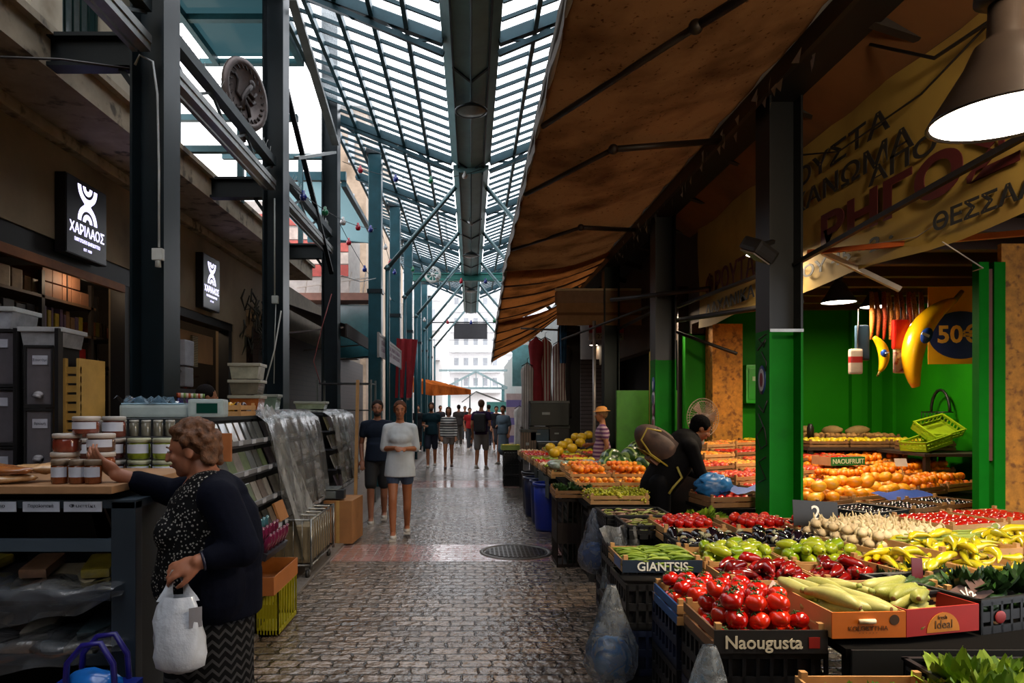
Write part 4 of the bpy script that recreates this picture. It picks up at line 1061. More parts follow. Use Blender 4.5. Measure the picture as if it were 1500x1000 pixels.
# ================================================================ CRATES
WOOD = M('#b08450', .7, var=.2, scale=7, bump=.25)
WOOD2 = M('#7a5632', .7, var=.25, scale=7, bump=.3)
BLK = M('#14161a', .5, var=.2); NAVY = M('#101f38', .45, var=.2); GRN = M('#0d4426', .5)
def crate(x, y, z, w, d, h, rz=0., kind='wood', front=None, label='wooden crate', text=None, tcol='#d8cdb2', tsize=None, group=None, side=None, mat=None, tx=.5, blabel='printed lettering'):
    """open crate; origin = front-left bottom corner, x along its front"""
    o = empty('produce_crate' if kind != 'box' else 'carton_box', (x, y, z), rz, label=label, cat='crate', group=group)
    t = .008; base = {'wood': WOOD, 'carton': M('#a9825a', .8), 'plastic': BLK, 'dark': WOOD2}[kind] if mat is None else mat
    q = MB(); q.box(.004, .004, 0, w-.004, d-.004, .008); q.build('base', base, o)
    fm = M(front, .6, var=.08) if front else base
    sm = M(side, .6, var=.12) if side else base
    if kind in ('wood', 'dark'):
        hs = (h-.012)/2
        for nm, mm, f in (('front_panel', fm, lambda q, a, b: q.box(0, 0, a, w, t, b)), ('back_panel', base, lambda q, a, b: q.box(0, d-t, a, w, d, b)),
                          ('side_panel', sm, lambda q, a, b: q.box(0, t, a, t, d-t, b)), ('side_panel', base, lambda q, a, b: q.box(w-t, t, a, w, d-t, b))):
            q = MB()
            if front and nm == 'front_panel': f(q, .0, h)
            else: f(q, 0, hs); f(q, hs+.012, h)
            q.build(nm, mm, o)
        q = MB()
        for (cx, cy) in ((t, t), (w-t-.022, t), (t, d-t-.022), (w-t-.022, d-t-.022)):
            q = MB(); q.box(cx, cy, .008, cx+.022, cy+.022, h+.022); q.build('corner_post', WOOD if kind == 'wood' else WOOD2, o)
    elif kind == 'carton':
        for nm, mm, bx4 in (('front_panel', fm, (0, 0, w, .006)), ('back_panel', base, (0, d-.006, w, d)), ('side_panel', sm, (0, .006, .006, d-.006)), ('side_panel', sm, (w-.006, .006, w, d-.006))):
            q = MB(); q.box(bx4[0], bx4[1], 0, bx4[2], bx4[3], h); q.build(nm, mm, o)
    else:
        q = MB()
        for (a, b, c2, e) in ((0, 0, w, t), (0, d-t, w, d), (0, t, t, d-t), (w-t, t, w, d-t)):
            q.box(a, b, 0, c2, e, .03); q.box(a, b, h-.022, c2, e, h)
        n = 7
        for k in range(n+1):
            xx = k*(w-.012)/n; q.box(xx, 0, 0, xx+.012, t, h); q.box(xx, d-t, 0, xx+.012, d, h)
            yy = k*(d-.012)/n; q.box(0, yy, 0, t, yy+.012, h); q.box(w-t, yy, 0, w, yy+.012, h)
        q.box(.0, .002, h*.35, w, t-.002, h*.65); q.box(.002, 0, h*.35, t-.002, d, h*.65); q.build('walls', fm, o)
        q = MB(); q.box(-.005, -.005, h-.006, w+.005, .014, h+.004); q.box(-.005, d-.014, h-.006, w+.005, d+.005, h+.004)
        q.box(-.005, 0, h-.006, .014, d, h+.004); q.box(w-.014, 0, h-.006, w+.005, d, h+.004); q.build('rim', fm, o)
    if text:
        lettering(text, M(tcol, .6, var=.02), o, (w*tx, -.003, h*.46), FACE_CAM, tsize or h*.95, .001, bold=.001)
    return o
def xy(px, py, Z): D = gD(py, Z); return Vector(((px-690)*D/1000, D, Z))
class Fr:
    """a crate's frame, used to lay produce into it"""
    def __init__(s, o, w, d, h): s.o = o; s.w = w; s.d = d; s.h = h; s.M = Matrix.Translation(o.location) @ Matrix.Rotation(o.rotation_euler[2], 4, 'Z')
    def p(s, x, y, z): return s.M @ Vector((x, y, z))
def mk(x, y, z, w, d, h, rz=0., **kw): return Fr(crate(x, y, z, w, d, h, rz, **kw), w, d, h)

# ================================================================ PRODUCE PROTOTYPES
protos = {}
def proto(kind, fn, cat, nparts=0):
    protos[kind] = (fn(), cat)
def detach(o):
    return o
def lumpy(r, sq=.85, lobes=5, amp=.04, n=20, m=10, dim=.12):
    q = MB(); vs = []; fs = []
    q.ell((0, 0, 0), (r, r, r*sq), n=n, m=m)
    out = []
    for v in q.v:
        a = math.atan2(v[1], v[0]); rr = math.hypot(v[0], v[1])/r
        k = 1+amp*math.cos(lobes*a)*min(1, rr*1.2)
        z = v[2]
        if z > 0: z -= dim*r*math.exp(-(rr*3.2)**2)
        out.append((v[0]*k, v[1]*k, z))
    q.v = out; return q
def taper(L, rs, bend=0., n=8, seg=9, wob=0.):
    q = MB(); pts = []; rr = []
    for k in range(seg+1):
        t = k/seg; pts.append(((t-.5)*L, bend*math.sin(PI*t)+wob*math.sin(t*9), wob*.6*math.cos(t*7)))
        f = t*(len(rs)-1); i = min(int(f), len(rs)-2); rr.append(rs[i]+(rs[i+1]-rs[i])*(f-i))
    q.tube(pts, rr, n); return q
def star(r, z, n=5, th=.004):
    q = MB()
    for k in range(n):
        a = 2*PI*k/n; q.tube([(0, 0, z), (r*.6*math.cos(a), r*.6*math.sin(a), z+.004), (r*math.cos(a+.2), r*math.sin(a+.2), z-.003)], [th, th*.8, .001], 4)
    q.tube([(0, 0, z), (.002, 0, z+.014)], .003, 5); return q
def single(name, q, mats, cat, kids=()):
    me = q.mesh(name, mats); subs = [(kn, kq.mesh(kn, km)) for kn, kq, km in kids]
    return (name, me, subs, cat)
NUM = {}; SPILL = {}
def spawn(pr, loc, rot, sc, label, group, parts=True):
    name, me, subs, cat = pr
    NUM[name] = NUM.get(name, 0)+1
    if NUM[name] > 298:
        SPILL.setdefault(name, []).append((me, Matrix.LocRotScale(Vector(loc), Euler(rot), Vector((sc, sc, sc))))); return None
    o = link(name, me, None, loc, rot, sc, label, cat, group)
    if parts:
        for kn, km in subs: link(kn, km, o)
    return o
TOM = [single('tomato', lumpy(.041, .84, 5, .05), M(c, .18, var=.12, scale=14, spec=.6, coat=.4, key='tom'), 'tomato', [('calyx', star(.022, .030), M('#2e4a12', .6))]) for c in ('#b81307', '#a30f06', '#c4260c')]
TOMS = [single('tomato', lumpy(.033, .9, 6, .02, 12, 7), M(c, .2, var=.15, scale=20, coat=.4, key='toms'), 'tomato') for c in ('#b5140c', '#c0240f')]
ORA = [single('orange', lumpy(.038, .96, 3, .01, 14, 8, .05), M(c, .38, var=.1, scale=40, bump=.15, key='ora'), 'orange') for c in ('#e07a08', '#e88a10', '#d96a06')]
APR = [single('apricot', lumpy(.030, .94, 2, .03, 12, 7, .05), M(c, .5, var=.15, scale=14, key='apr'), 'apricot') for c in ('#e08a1c', '#e2711a', '#e9a02c')]
PEA = [single('nectarine', lumpy(.036, .95, 2, .03, 12, 7, .06), M(c, .4, var=.1, scale=9, key='pea', pattern=blotch('#d97818', 22., .5, .62)), 'nectarine') for c in ('#a81a10', '#c4380f')]
LEM = [single('lemon', taper(.085, [.004, .020, .030, .032, .028, .016, .003], 0, 10), M(c, .4, var=.1, key='lem'), 'lemon') for c in ('#d6b81a', '#c2b426')]
MAN = [single('mango', lumpy(.062, .8, 2, .08, 14, 9, .0), M(c, .4, var=.15, scale=10, key='man'), 'mango') for c in ('#e08c10', '#e8a020')]
PLU = [single('plum', lumpy(.026, .95, 2, .02, 10, 6, .03), M(c, .22, var=.2, coat=.3, key='plu'), 'plum') for c in ('#14101c', '#1e1524')]
GAR = [single('garlic_bulb', lumpy(.028, .85, 7, .08, 14, 8, -.5), M(c, .6, var=.12, scale=20, key='gar'), 'garlic', [('stalk', MB().tube([(0, 0, .02), (.004, 0, .045), (.012, 0, .06)], [.007, .005, .002], 6), M('#c9b78c', .7))]) for c in ('#d9c9a4', '#cdb892')]
PEP = [single('green_pepper', taper(.115, [.010, .030, .034, .030, .022, .008], .012, 9, 9, .003), M(c, .25, var=.15, coat=.4, key='pep'), 'pepper', [('stem', MB().tube([(-.055, 0, 0), (-.075, .004, .006)], [.005, .003], 5), M('#54691c', .6))]) for c in ('#8c9c16', '#9aa522', '#76900f')]
RPE = [single('red_pepper', taper(.125, [.012, .028, .029, .024, .016, .004], .02, 9, 9, .004), M(c, .18, var=.2, coat=.5, key='rpe'), 'pepper', [('stem', MB().tube([(-.06, 0, 0), (-.085, .006, .008)], [.005, .003], 5), M('#3f5216', .6))]) for c in ('#7e0c0a', '#92100b', '#64090a')]
YPE = [single('yellow_pepper', taper(.20, [.010, .021, .020, .016, .011, .003], .035, 8, 10, .005), M(c, .25, var=.15, coat=.4, key='ype'), 'pepper', [('stem', MB().tube([(-.10, 0, 0), (-.125, -.01, .008)], [.005, .003], 5), M('#6f8320', .6))]) for c in ('#c7b414', '#d4bf22', '#b3ac1a')]
ZUC = [single('courgette', taper(.20, [.013, .020, .026, .029, .030, .026, .013], .014, 12, 12, .001), M(c, .45, var=.12, scale=30, key='zuc', pattern=specks('#b9b878', 160, .18)), 'courgette', [('cut_stem', MB().tube([(-.1, 0, 0), (-.116, 0, 0)], [.010, .012], 6), M('#8f9a4c', .7)), ('blossom_scar', MB().ell((.1, 0, 0), (.004, .010, .010)), M('#6d4a22', .8))]) for c in ('#98984a', '#a5a35c', '#878c3c')]
EGG = [single('aubergine', taper(.17, [.014, .026, .036, .038, .030, .012], .02, 10, 10), M(c, .12, var=.2, coat=.6, key='egg'), 'aubergine', [('calyx', MB().tube([(-.086, 0, 0), (-.07, .0, 0), (-.055, 0, 0)], [.006, .02, .028], 7).tube([(-.085, 0, 0), (-.12, -.005, .02)], [.006, .005], 5), M('#9c9a7c', .6))]) for c in ('#0c070e', '#140a16')]
BEA = [single('green_bean', taper(.15, [.003, .0075, .008, .007, .002], .02, 6, 7, .003), M(c, .45, var=.15, key='bea'), 'green bean') for c in ('#6f8a1c', '#7f9626', '#5d7a18')]
POD = [single('bean_pod', taper(.09, [.002, .008, .009, .007, .002], .012, 5, 5, .003), M(c, .5, var=.2, key='pod'), 'bean pod') for c in ('#8a9442', '#a1a35c', '#8f6a58')]
LEE = [single('spring_onion', taper(.55, [.016, .014, .011, .008, .004], .05, 7, 12, .006), M(c, .5, var=.12, key='lee'), 'spring onion', [('bulb', MB().ell((-.28, 0, 0), (.03, .022, .02)), M('#d8d2b4', .5))]) for c in ('#a8ac5c', '#8f9f44')]
CUC = [single('cucumber', taper(.17, [.008, .015, .016, .015, .008], .012, 8, 8, .001), M(c, .4, var=.2, bump=.2, scale=60, key='cuc'), 'cucumber') for c in ('#1b3410', '#24421a')]
POT = [single('potato', lumpy(.034, .8, 3, .08, 12, 7, 0), M(c, .8, var=.15, key='pot'), 'potato') for c in ('#a3773f', '#b58a50')]
def heap(fr, pr, s, label, group, layers=2, z0=None, mound=.0, jit=.25, lift=.78, keep=1., parts=True, rnd=None, margin=.012, sc=1., maxn=999, lie=False):
    """round produce in staggered layers, later layers pulled in towards a mound"""
    rnd = rnd or random.Random(int(fr.o.location.x*97+fr.o.location.y*131)); n = 0
    z = (z0 if z0 is not None else s*.5+.008)
    for L in range(layers):
        ins = margin + s*.5 + L*s*.42*(1 if mound == 0 else mound)
        W = fr.w-2*ins; Dp = fr.d-2*ins
        if W < 0 or Dp < 0: break
        nx = max(1, int(W/s)+1); ny = max(1, int(Dp/(s*.9))+1)
        for j in range(ny):
            for i in range(nx):
                if rnd.random() > keep or n >= maxn: continue
                x = ins + (W*(i+(.5 if (j+L) % 2 else 0))/max(1, nx-.5) if nx > 1 else W/2); y = ins + (Dp*j/max(1, ny-1) if ny > 1 else Dp/2)
                if x > fr.w-ins*.8: continue
                x += rnd.uniform(-1, 1)*jit*s*.3; y += rnd.uniform(-1, 1)*jit*s*.3
                e = (rnd.uniform(-.5, .5), rnd.uniform(-.5, .5), rnd.uniform(0, 6.3)) if not lie else (rnd.uniform(-.2, .2), rnd.uniform(-.2, .2), rnd.uniform(0, 6.3))
                k = sc*rnd.uniform(.9, 1.08)
                spawn(rnd.choice(pr), fr.p(x, y, z+rnd.uniform(-.08, .10)*s), e, k, label, group, parts); n += 1
        z += s*lift
    return n
def rows(fr, pr, L, th, label, group, layers=3, ang=0., jit=.2, z0=None, rnd=None, parts=True, keep=1., sc=1., rise=.8, inset=.0):
    """long produce lying side by side; ang = heading in the crate's frame"""
    rnd = rnd or random.Random(int(fr.o.location.x*77+fr.o.location.y*31)); z = z0 if z0 is not None else th*.5+.01
    ca, sa = abs(math.cos(ang)), abs(math.sin(ang)); rzc = fr.o.rotation_euler[2]
    for l in range(layers):
        ins = .01+l*inset
        W = fr.w-2*ins; Dp = fr.d-2*ins
        sx = max(L*ca, th*1.0) if ca > .5 else max(th, .01); sy = max(L*sa, th) if sa > .5 else max(th, .01)
        nx = max(1, int(W/sx+.25)); ny = max(1, int(Dp/sy+.25))
        for j in range(ny):
            for i in range(nx):
                if rnd.random() > keep: continue
                x = ins+W*(i+.5)/nx + rnd.uniform(-.3, .3)*sx*jit*2; y = ins+Dp*(j+.5)/ny+rnd.uniform(-.3, .3)*sy*jit*2
                a = ang+rnd.gauss(0, jit); hx = .55*L*sc*abs(math.cos(a)); hy = .55*L*sc*abs(math.sin(a))
                if fr.w > 2*hx+.02: x = min(max(x, hx+.01), fr.w-hx-.01)
                if fr.d > 2*hy+.02: y = min(max(y, hy+.01), fr.d-hy-.01)
                if rnd.random() < .5: a += PI
                spawn(rnd.choice(pr), fr.p(x, y, z+rnd.uniform(-.15, .15)*th), (rnd.uniform(-3, 3), rnd.gauss(0, .10), a+rzc), sc*rnd.uniform(.88, 1.1), label, group, parts)
        z += th*rise
# ================================================================ RIGHT STALL, NEAR PART
rnd = random.Random(11)
def fcrate(p0, p1, Z, d, h, **kw):
    a = xy(p0[0], p0[1], Z[0] if isinstance(Z, tuple) else Z); b = xy(p1[0], p1[1], Z[1] if isinstance(Z, tuple) else Z)
    rz_ = math.atan2(b.y-a.y, b.x-a.x); w = math.hypot(b.x-a.x, b.y-a.y)
    return mk(a.x, a.y, a.z-h, w, d, h, rz_, **kw)
# tomatoes
f = mk(.892, 2.50, .70, .415, .37, .085, kind='wood', front='#171312', text='Naougusta', tsize=.066, tx=.43, side='#6b4a30', label='wooden tomato crate with dark lettered front, nearest the camera')
q = MB(); q.box(.345, -.002, .02, .385, -.0005, .06); q.build('red_label', M('#8c1710', .5), f.o)
heap(f, TOM, .078, 'ripe red tomato in the lettered crate nearest the camera', 'tomatoes in the nearest crate', 3, mound=.8, jit=.3, z0=.042)
f = mk(.872, 2.885, .68, .415, .38, .085, kind='wood', side='#17457a', label='wooden tomato crate with a blue side label, behind the nearest one')
heap(f, TOM, .078, 'ripe red tomato in the blue-sided crate just behind the nearest', 'tomatoes in the second crate', 2, mound=.3, jit=.3, z0=.055)
# courgettes
f = fcrate((1219, 897), (1327, 895), .855, .40, .095, kind='carton', front='#c8660f', side='#b98a55', label='orange cardboard carton of pale courgettes beside the tomatoes')
q = MB(); q.tube([(.10, -.004, .062), (.16, -.004, .062)], .009, 8); q.build('hand_hole', M('#e2cfa8', .5), f.o)
q = MB(); q.lathe([(0, 0), (.019, 0)], 20, Matrix.Translation((.235, -.0015, .065)) @ Matrix.Rotation(R(90), 4, 'X')); q.build('round_stamp', M('#43280e', .6), f.o)
lettering('KOLOKYTHIA', M('#5a3410', .6), f.o, (.135, -.002, .035), FACE_CAM, .024, .0006); lettering('· · · · · ·', M('#5a3410', .6), f.o, (.135, -.002, .018), FACE_CAM, .024, .0006)
rows(f, ZUC, .19, .05, 'pale green courgette in the orange carton', 'courgettes in the orange carton', 3, R(-62), .22, z0=.03)
f = fcrate((1328, 893), (1434, 882), (.86, .865), .40, .10, kind='carton', front='#a8180c', side='#8c1a10', label='red cardboard carton of pale courgettes with an orange arch on it')
q = MB(); q.prism([(-.075+.0, 0)]+[(-.075*math.cos(PI*k/14), .072*math.sin(PI*k/14)) for k in range(1, 14)]+[(.075, 0)], -.002, -.0005, Matrix.Translation((.165, 0, .008))); q.build('orange_arch', M('#c97a14', .5), f.o)
lettering('Ideal', M('#5a3a0e', .6), f.o, (.165, -.003, .035), FACE_CAM, .045, .0008); lettering('fresh', M('#5a3a0e', .6), f.o, (.16, -.003, .062), FACE_CAM, .022, .0008)
rows(f, ZUC, .19, .05, 'pale green courgette in the red carton', 'courgettes in the red carton', 3, R(12), .25, z0=.035, sc=1.0, inset=.03)
# pale pine crate behind them
f = fcrate((1214, 868), (1400, 866), .86, .12, .09, kind='wood', label='empty pine crate end standing behind the courgettes')
# dark greens
f = fcrate((1437, 880), (1540, 868), .865, .42, .13, kind='plastic', label='black plastic crate of dark greens at the right edge')
q = MB(); q.ell((.10, -.002, .06), (.03, .004, .025)); q.build('printed_tomato', M('#8c1710', .5), f.o)
rows(f, CUC, .16, .03, 'small dark cucumber in the black crate, right edge', 'cucumbers in the black crate', 3, R(20), .5, z0=.05)
f = fcrate((1345, 868), (1440, 862), .86, .30, .09, kind='plastic', label='black plastic crate of cucumbers behind the red carton')
rows(f, CUC, .16, .03, 'small dark cucumber behind the red carton', 'cucumbers behind the red carton', 2, R(15), .4, z0=.05)
# red peppers
for i in range(2):
    f = mk(1.20+i*.44, 3.16, .72, .43, .33, .08, kind='wood', label='wooden crate of red peppers, %s of two' % ('left' if i == 0 else 'right'))
    rows(f, RPE, .12, .045, 'glossy dark red pepper in the %s red pepper crate' % ('left' if i == 0 else 'right'), 'red peppers, %s crate' % ('left' if i == 0 else 'right'), 3, R(30), .6, inset=.02)
# green-yellow peppers
for i in range(2):
    f = mk(1.205+i*.45, 3.52, .72, .44, .38, .085, kind='wood', label='wooden crate of pale green peppers, %s of two' % ('left' if i == 0 else 'right'))
    rows(f, PEP, .11, .055, 'pale green pepper in the %s green pepper crate' % ('left' if i == 0 else 'right'), 'green peppers, %s crate' % ('left' if i == 0 else 'right'), 3, R(50), .6, inset=.03)
# aubergines
for i in range(3):
    f = mk(1.22+i*.45, 3.95, .72, .44, .38, .085, kind='plastic', label='black crate of aubergines, %s of three' % ['left', 'middle', 'right'][i])
    rows(f, EGG, .16, .065, 'dark aubergine in the %s aubergine crate' % ['left', 'middle', 'right'][i], 'aubergines, %s crate' % ['left', 'middle', 'right'][i], 2, R(80), .35)
# second tomatoes
for i in range(3):
    f = mk(1.30+i*.42-.05*(i == 0), 4.42, .73, .41, .42, .09, kind='wood', label='wooden crate of tomatoes before the green column, %s of three' % ['left', 'middle', 'right'][i])
    heap(f, TOMS, .066, 'small red tomato in the %s crate before the green column' % ['left', 'middle', 'right'][i], 'tomatoes before the green column, %s crate' % ['left', 'middle', 'right'][i], 2, mound=1.6, jit=.4, parts=False, z0=.06)
# beans with the navy front
f = mk(.768, 3.46, .765, .405, .36, .062, kind='wood', front='#0b1f33', text='GIANTSIS', tsize=.062, tcol='#cfd2cc', side='#8a6a44', label='crate of long green beans with navy lettered front')
q = MB(); q.box(-.001, .05, .005, .0, .2, .055); q.build('blue_label', M('#1c4f8c', .4), f.o)
rows(f, BEA, .14, .016, 'long green bean in the navy-fronted crate', 'green beans in the navy-fronted crate', 5, R(-8), .22, z0=.02, rise=.6)
# pale bean pods
for i, (x, y, lb) in enumerate(((1.06, 4.62, 'nearer'), (1.00, 5.06, 'farther'))):
    f = mk(x, y, .71, .50, .42, .09, kind='plastic', label='black crate of short bean pods, %s of the two' % lb, text='Naou' if i == 0 else None, tx=.72, tsize=.07)
    rows(f, POD, .085, .024, 'short pale bean pod in the %s pod crate' % lb, 'bean pods, %s crate' % lb, 2, R(10), .8, z0=.06, rise=.7, parts=False, keep=.62)
# garlic
f = fcrate((1288, 806), (1420, 796), (.84, .84), .62, .07, kind='wood', label='shallow pine tray of garlic bulbs')
heap(f, GAR, .058, 'pale garlic bulb in the pine tray', 'garlic bulbs in the pine tray', 3, mound=.6, jit=.4)
# spring onions lying over the tray front
for k in range(9):
    b = Vector((2.52+.05*k, 3.72+.03*k, .875+.012*(k % 3))); spawn(rnd.choice(LEE), b, (0, -.04, R(8+3*k)+PI), 1., 'spring onion lying across the front of the garlic tray', 'spring onions over the garlic tray')
# yellow peppers
for i in range(2):
    f = fcrate(((1362, 846), (1450, 838))[0] if i == 0 else (1452, 838), (1450, 838) if i == 0 else (1545, 830), (.86, .86), .44, .09, kind='wood', label='pine crate of long yellow peppers, %s one' % ('left' if i == 0 else 'right'))
    rows(f, YPE, .18, .042, 'long yellow pepper in the %s yellow pepper crate' % ('left' if i == 0 else 'right'), 'yellow peppers, %s crate' % ('left' if i == 0 else 'right'), 4, R(35), .45, inset=.01)
for i in range(2):
    f = mk(2.32+i*.5, 3.36+.1*i, .80, .49, .42, .09, R(12), kind='wood', label='rear pine crate of long yellow peppers, %s one' % ('left' if i == 0 else 'right'))
    rows(f, YPE, .18, .042, 'long yellow pepper in the rear %s crate' % ('left' if i == 0 else 'right'), 'yellow peppers, rear %s crate' % ('left' if i == 0 else 'right'), 3, R(20), .45, inset=.01)
# tomatoes at right
for i in range(2):
    f = mk(2.98+i*.5, 4.22+.18*i, .78, .48, .44, .09, R(18), kind='wood', label='pine crate of tomatoes beside the chipboard, %s one' % ('left' if i == 0 else 'right'))
    heap(f, TOMS, .066, 'small tomato in the %s crate beside the chipboard' % ('left' if i == 0 else 'right'), 'tomatoes beside the chipboard, %s crate' % ('left' if i == 0 else 'right'), 1, jit=.5, parts=False, z0=.07)
# dark plums
for i in range(2):
    f = mk(2.28+i*.46+.1*(i == 1), 4.42+.12*i, .72, .45, .42, .09, R(10), kind='plastic', label='black crate of dark plums right of the green column, %s one' % ('left' if i == 0 else 'right'))
    heap(f, PLU, .052, 'small dark plum in the %s plum crate' % ('left' if i == 0 else 'right'), 'dark plums, %s crate' % ('left' if i == 0 else 'right'), 2, jit=.6)
# lettuce low at the bottom right
def leafy(name, r, h, n, mats, seed):
    rr = random.Random(seed); q = MB()
    for k in range(n):
        a = rr.uniform(0, 2*PI); tilt = rr.uniform(.1, 1.0); L = h*rr.uniform(.7, 1.1); wd = r*rr.uniform(.35, .6); q.cur = rr.randrange(len(mats))
        gr = []
        for j in range(5):
            t = j/4; rad = r*.25+L*t*math.sin(tilt); z = L*t*math.cos(tilt); ww = wd*math.sin(PI*min(.93, .18+t*.8))
            gr.append([(rad*math.cos(a)-math.sin(a)*ww*u+rr.uniform(-.006, .006), rad*math.sin(a)+math.cos(a)*ww*u+rr.uniform(-.006, .006), z+.02*abs(u)*t+rr.uniform(-.008, .008)) for u in (-1, -.5, 0, .5, 1)])
        q.sheet(gr)
    return q.mesh(name, mats)
LM = [M('#6f8a1e', .5, var=.2), M('#88a32c', .5, var=.2), M('#4e7016', .5, var=.2)]
LET = [leafy('lettuce', .10, .15, 34, LM, s) for s in (1, 2, 3)]
DM = [M('#1c3812', .5, var=.2), M('#264a18', .5, var=.2)]
DLE = [leafy('leafy_greens', .09, .12, 30, DM, s) for s in (4, 5)]
f = mk(1.10, 2.02, .60, .42, .30, .09, kind='wood', label='low pinewood crate of greens at the bottom edge')
for k in range(3): link('lettuce', rnd.choice(LET), None, f.p(.09+.12*k, .15, .03), (0, 0, rnd.uniform(0, 6)), .55, 'small green lettuce in the low crate at the bottom edge', 'lettuce', 'small lettuces')
for i in range(2):
    f = mk(1.52+i*.44, 2.00, .62, .43, .40, .1, kind='plastic', label='low black crate of pale green lettuce, %s one' % ('left' if i == 0 else 'right'))
    for k in range(7):
        link('lettuce', LET[k % 3], None, f.p(.07+.10*(k % 4)+.02*(k > 3), .08+.16*(k//4), .03+.01*(k % 2)), (rnd.uniform(-.2, .2), rnd.uniform(-.2, .2), rnd.uniform(0, 6)), rnd.uniform(.75, .95), 'pale green lettuce head in the %s low crate' % ('left' if i == 0 else 'right'), 'lettuce', 'lettuces, %s low crate' % ('left' if i == 0 else 'right'))
f = mk(1.90, 3.02, .74, .36, .28, .08, kind='plastic', label='black crate of loose dark greens behind the price board')
for k in range(6): link('leafy_greens', DLE[k % 2], None, f.p(.06+.12*(k % 3), .07+.13*(k//3), .03), (0, 0, k), .7, 'bunch of dark leafy greens behind the brown price board', 'greens', 'dark greens by the price board')
for k in range(5): link('leafy_greens', DLE[k % 2], None, Vector((2.02+.13*k, 2.78+.03*k, .84)), (0, 0, k*1.7), .8, 'bunch of dark leafy greens on the black crate, right edge', 'greens', 'dark greens, right edge')
# celery between pods and tomatoes
for k in range(3): link('celery', LET[k], None, Vector((1.60+.07*k, 5.02, .72)), (R(60), 0, R(20*k)), .9, 'bunch of green celery leaning beside the pod crates', 'celery', 'celery bunches')
# price tags
def tagcard(loc, rot, w, h, c, label, text=None, tc='#e9e4da', ts=.05, stick=True):
    o = empty('price_tag', loc, label=label, cat='price tag', rot=rot)
    q = MB(); q.box(-w/2, -.002, -h/2, w/2, .002, h/2); q.build('card', M(c, .5, var=.06), o)
    if stick: q = MB(); q.box(-.006, .002, -h/2-.10, .006, .008, 0); q.build('stick', WOOD, o)
    if text: lettering(text, M(tc, .6), o, (0, -.004, 0), FACE_CAM, ts, .001, bold=.001)
    return o
tagcard((1.30, 2.90, .815), (R(-25), R(40), 0), .085, .065, '#c9b3ab', 'small white price card stuck in the nearest tomatoes')
tagcard((1.98, 2.72, .86), (R(-35), R(-28), R(8)), .17, .085, '#5a3e38', 'brown price board with a white pen mark beside the courgettes', '½', ts=.06)
tagcard((1.96, 3.0, .89), (R(-10), R(6), R(10)), .055, .10, '#5a1722', 'narrow maroon price card at the yellow peppers')
tagcard((2.18, 4.32, .93), (R(-12), R(4), R(5)), .30, .16, '#101010', 'black chalk price board with a large 2, by the plums', '2', ts=.13)
tagcard((4.25, 6.75, 1.06), (R(-20), 0, 0), .12, .08, '#d8c8c0', 'white card standing among the oranges')
tagcard((3.0, 5.5, .75), (R(-12), 0, 0), .07, .06, '#c9b9a0', 'tiny pale card on the black crate below the mangoes')
# ---------------- stacked dark crates and trestles under the display
base_crates = []
def plastic_mesh(w, d, h):
    q = MB(); t = .012
    for (a, b, c2, e) in ((0, 0, w, t), (0, d-t, w, d), (0, t, t, d-t), (w-t, t, w, d-t)):
        q.box(a, b, 0, c2, e, .035); q.box(a, b, h-.03, c2, e, h); q.box(a, b, h*.42, c2, e, h*.58)
    for k in range(9):
        xx = k*(w-.014)/8; q.box(xx, 0, 0, xx+.014, t, h); q.box(xx, d-t, 0, xx+.014, d, h)
    for k in range(8):
        yy = k*(d-.014)/7; q.box(0, yy, 0, t, yy+.014, h); q.box(w-t, yy, 0, w, yy+.014, h)
    q.box(0, 0, 0, w, d, .012); q.box(.02, .02, .02, w-.02, d-.02, h-.04)
    return q
PC = [plastic_mesh(.42, .40, .23).mesh('stacking_crate', m) for m in (M('#0b0c10', .5), M('#0e1830', .45), M('#10241c', .5))]
place = [(0.90, 2.52, 0), (0.885, 2.94, 1), (.785, 3.46, 0), (.80, 3.88, 1), (.90, 4.30, 0), (1.04, 4.74, 0), (1.02, 5.17, 1), (1.10, 6.35, 0)]
for i, (x, y, c) in enumerate(place):
    for l in range(3):
        if i == 3 and l == 2: continue
        link('stacking_crate', PC[(c+l) % 2 if i < 7 else 0], None, (x, y, .005+l*.234), None, None, '%s plastic crate in the stack %s, %s' % (['black', 'navy'][(c+l) % 2 if i < 7 else 0], ['under the nearest tomatoes', 'under the second tomatoes', 'under the long green beans', 'behind the long beans stack', 'between beans and pods', 'under the nearer pods', 'under the farther pods', 'under the green grapes'][i], ['at the bottom', 'in the middle', 'at the top'][l]), 'crate')
def trestle(x0, y0, x1, y1, z, label, m=None, legs=True):
    o = empty('display_table', (x0, y0, 0), label=label, cat='table')
    w, d = x1-x0, y1-y0
    q = MB(); q.box(0, 0, z-.03, w, d, z); q.build('table_top', m or M('#060504', .95, spec=.1), o)
    for (a, b) in ((.05, .05), (w-.05, .05), (.05, d-.05), (w-.05, d-.05)):
        q = MB(); q.box(a-.025, b-.025, 0, a+.025, b+.025, z-.03); q.build('leg', M('#15110d', .6), o)
    return o
trestle(1.345, 2.45, 2.9, 3.10, .735, 'dark display table carrying the courgettes')
trestle(1.19, 3.13, 3.1, 4.40, .715, 'dark display table carrying the peppers and aubergines')
trestle(1.24, 4.405, 3.05, 4.95, .718, 'dark display table carrying the tomatoes and plums')
trestle(3.06, 4.1, 4.0, 5.0, .77, 'dark display table beside the chipboard panel')
trestle(1.08, 1.95, 2.5, 2.44, .595, 'low dark table carrying the lettuce')
q = MB(); q.box(1.36, 2.435, .03, 2.95, 2.445, .735); q.build('black_cloth', M('#070707', .9), label='black cloth hanging in front of the courgette table', cat='cloth')
# white plastic sheet by the pods
drape('plastic_sheet', 1.02, 4.58, .80, .34, .2, .1, film('sheet', '#c9ccce', .75, .3, 14), 'crumpled clear plastic sheet over the pod crate edge', 'plastic sheet', .05)
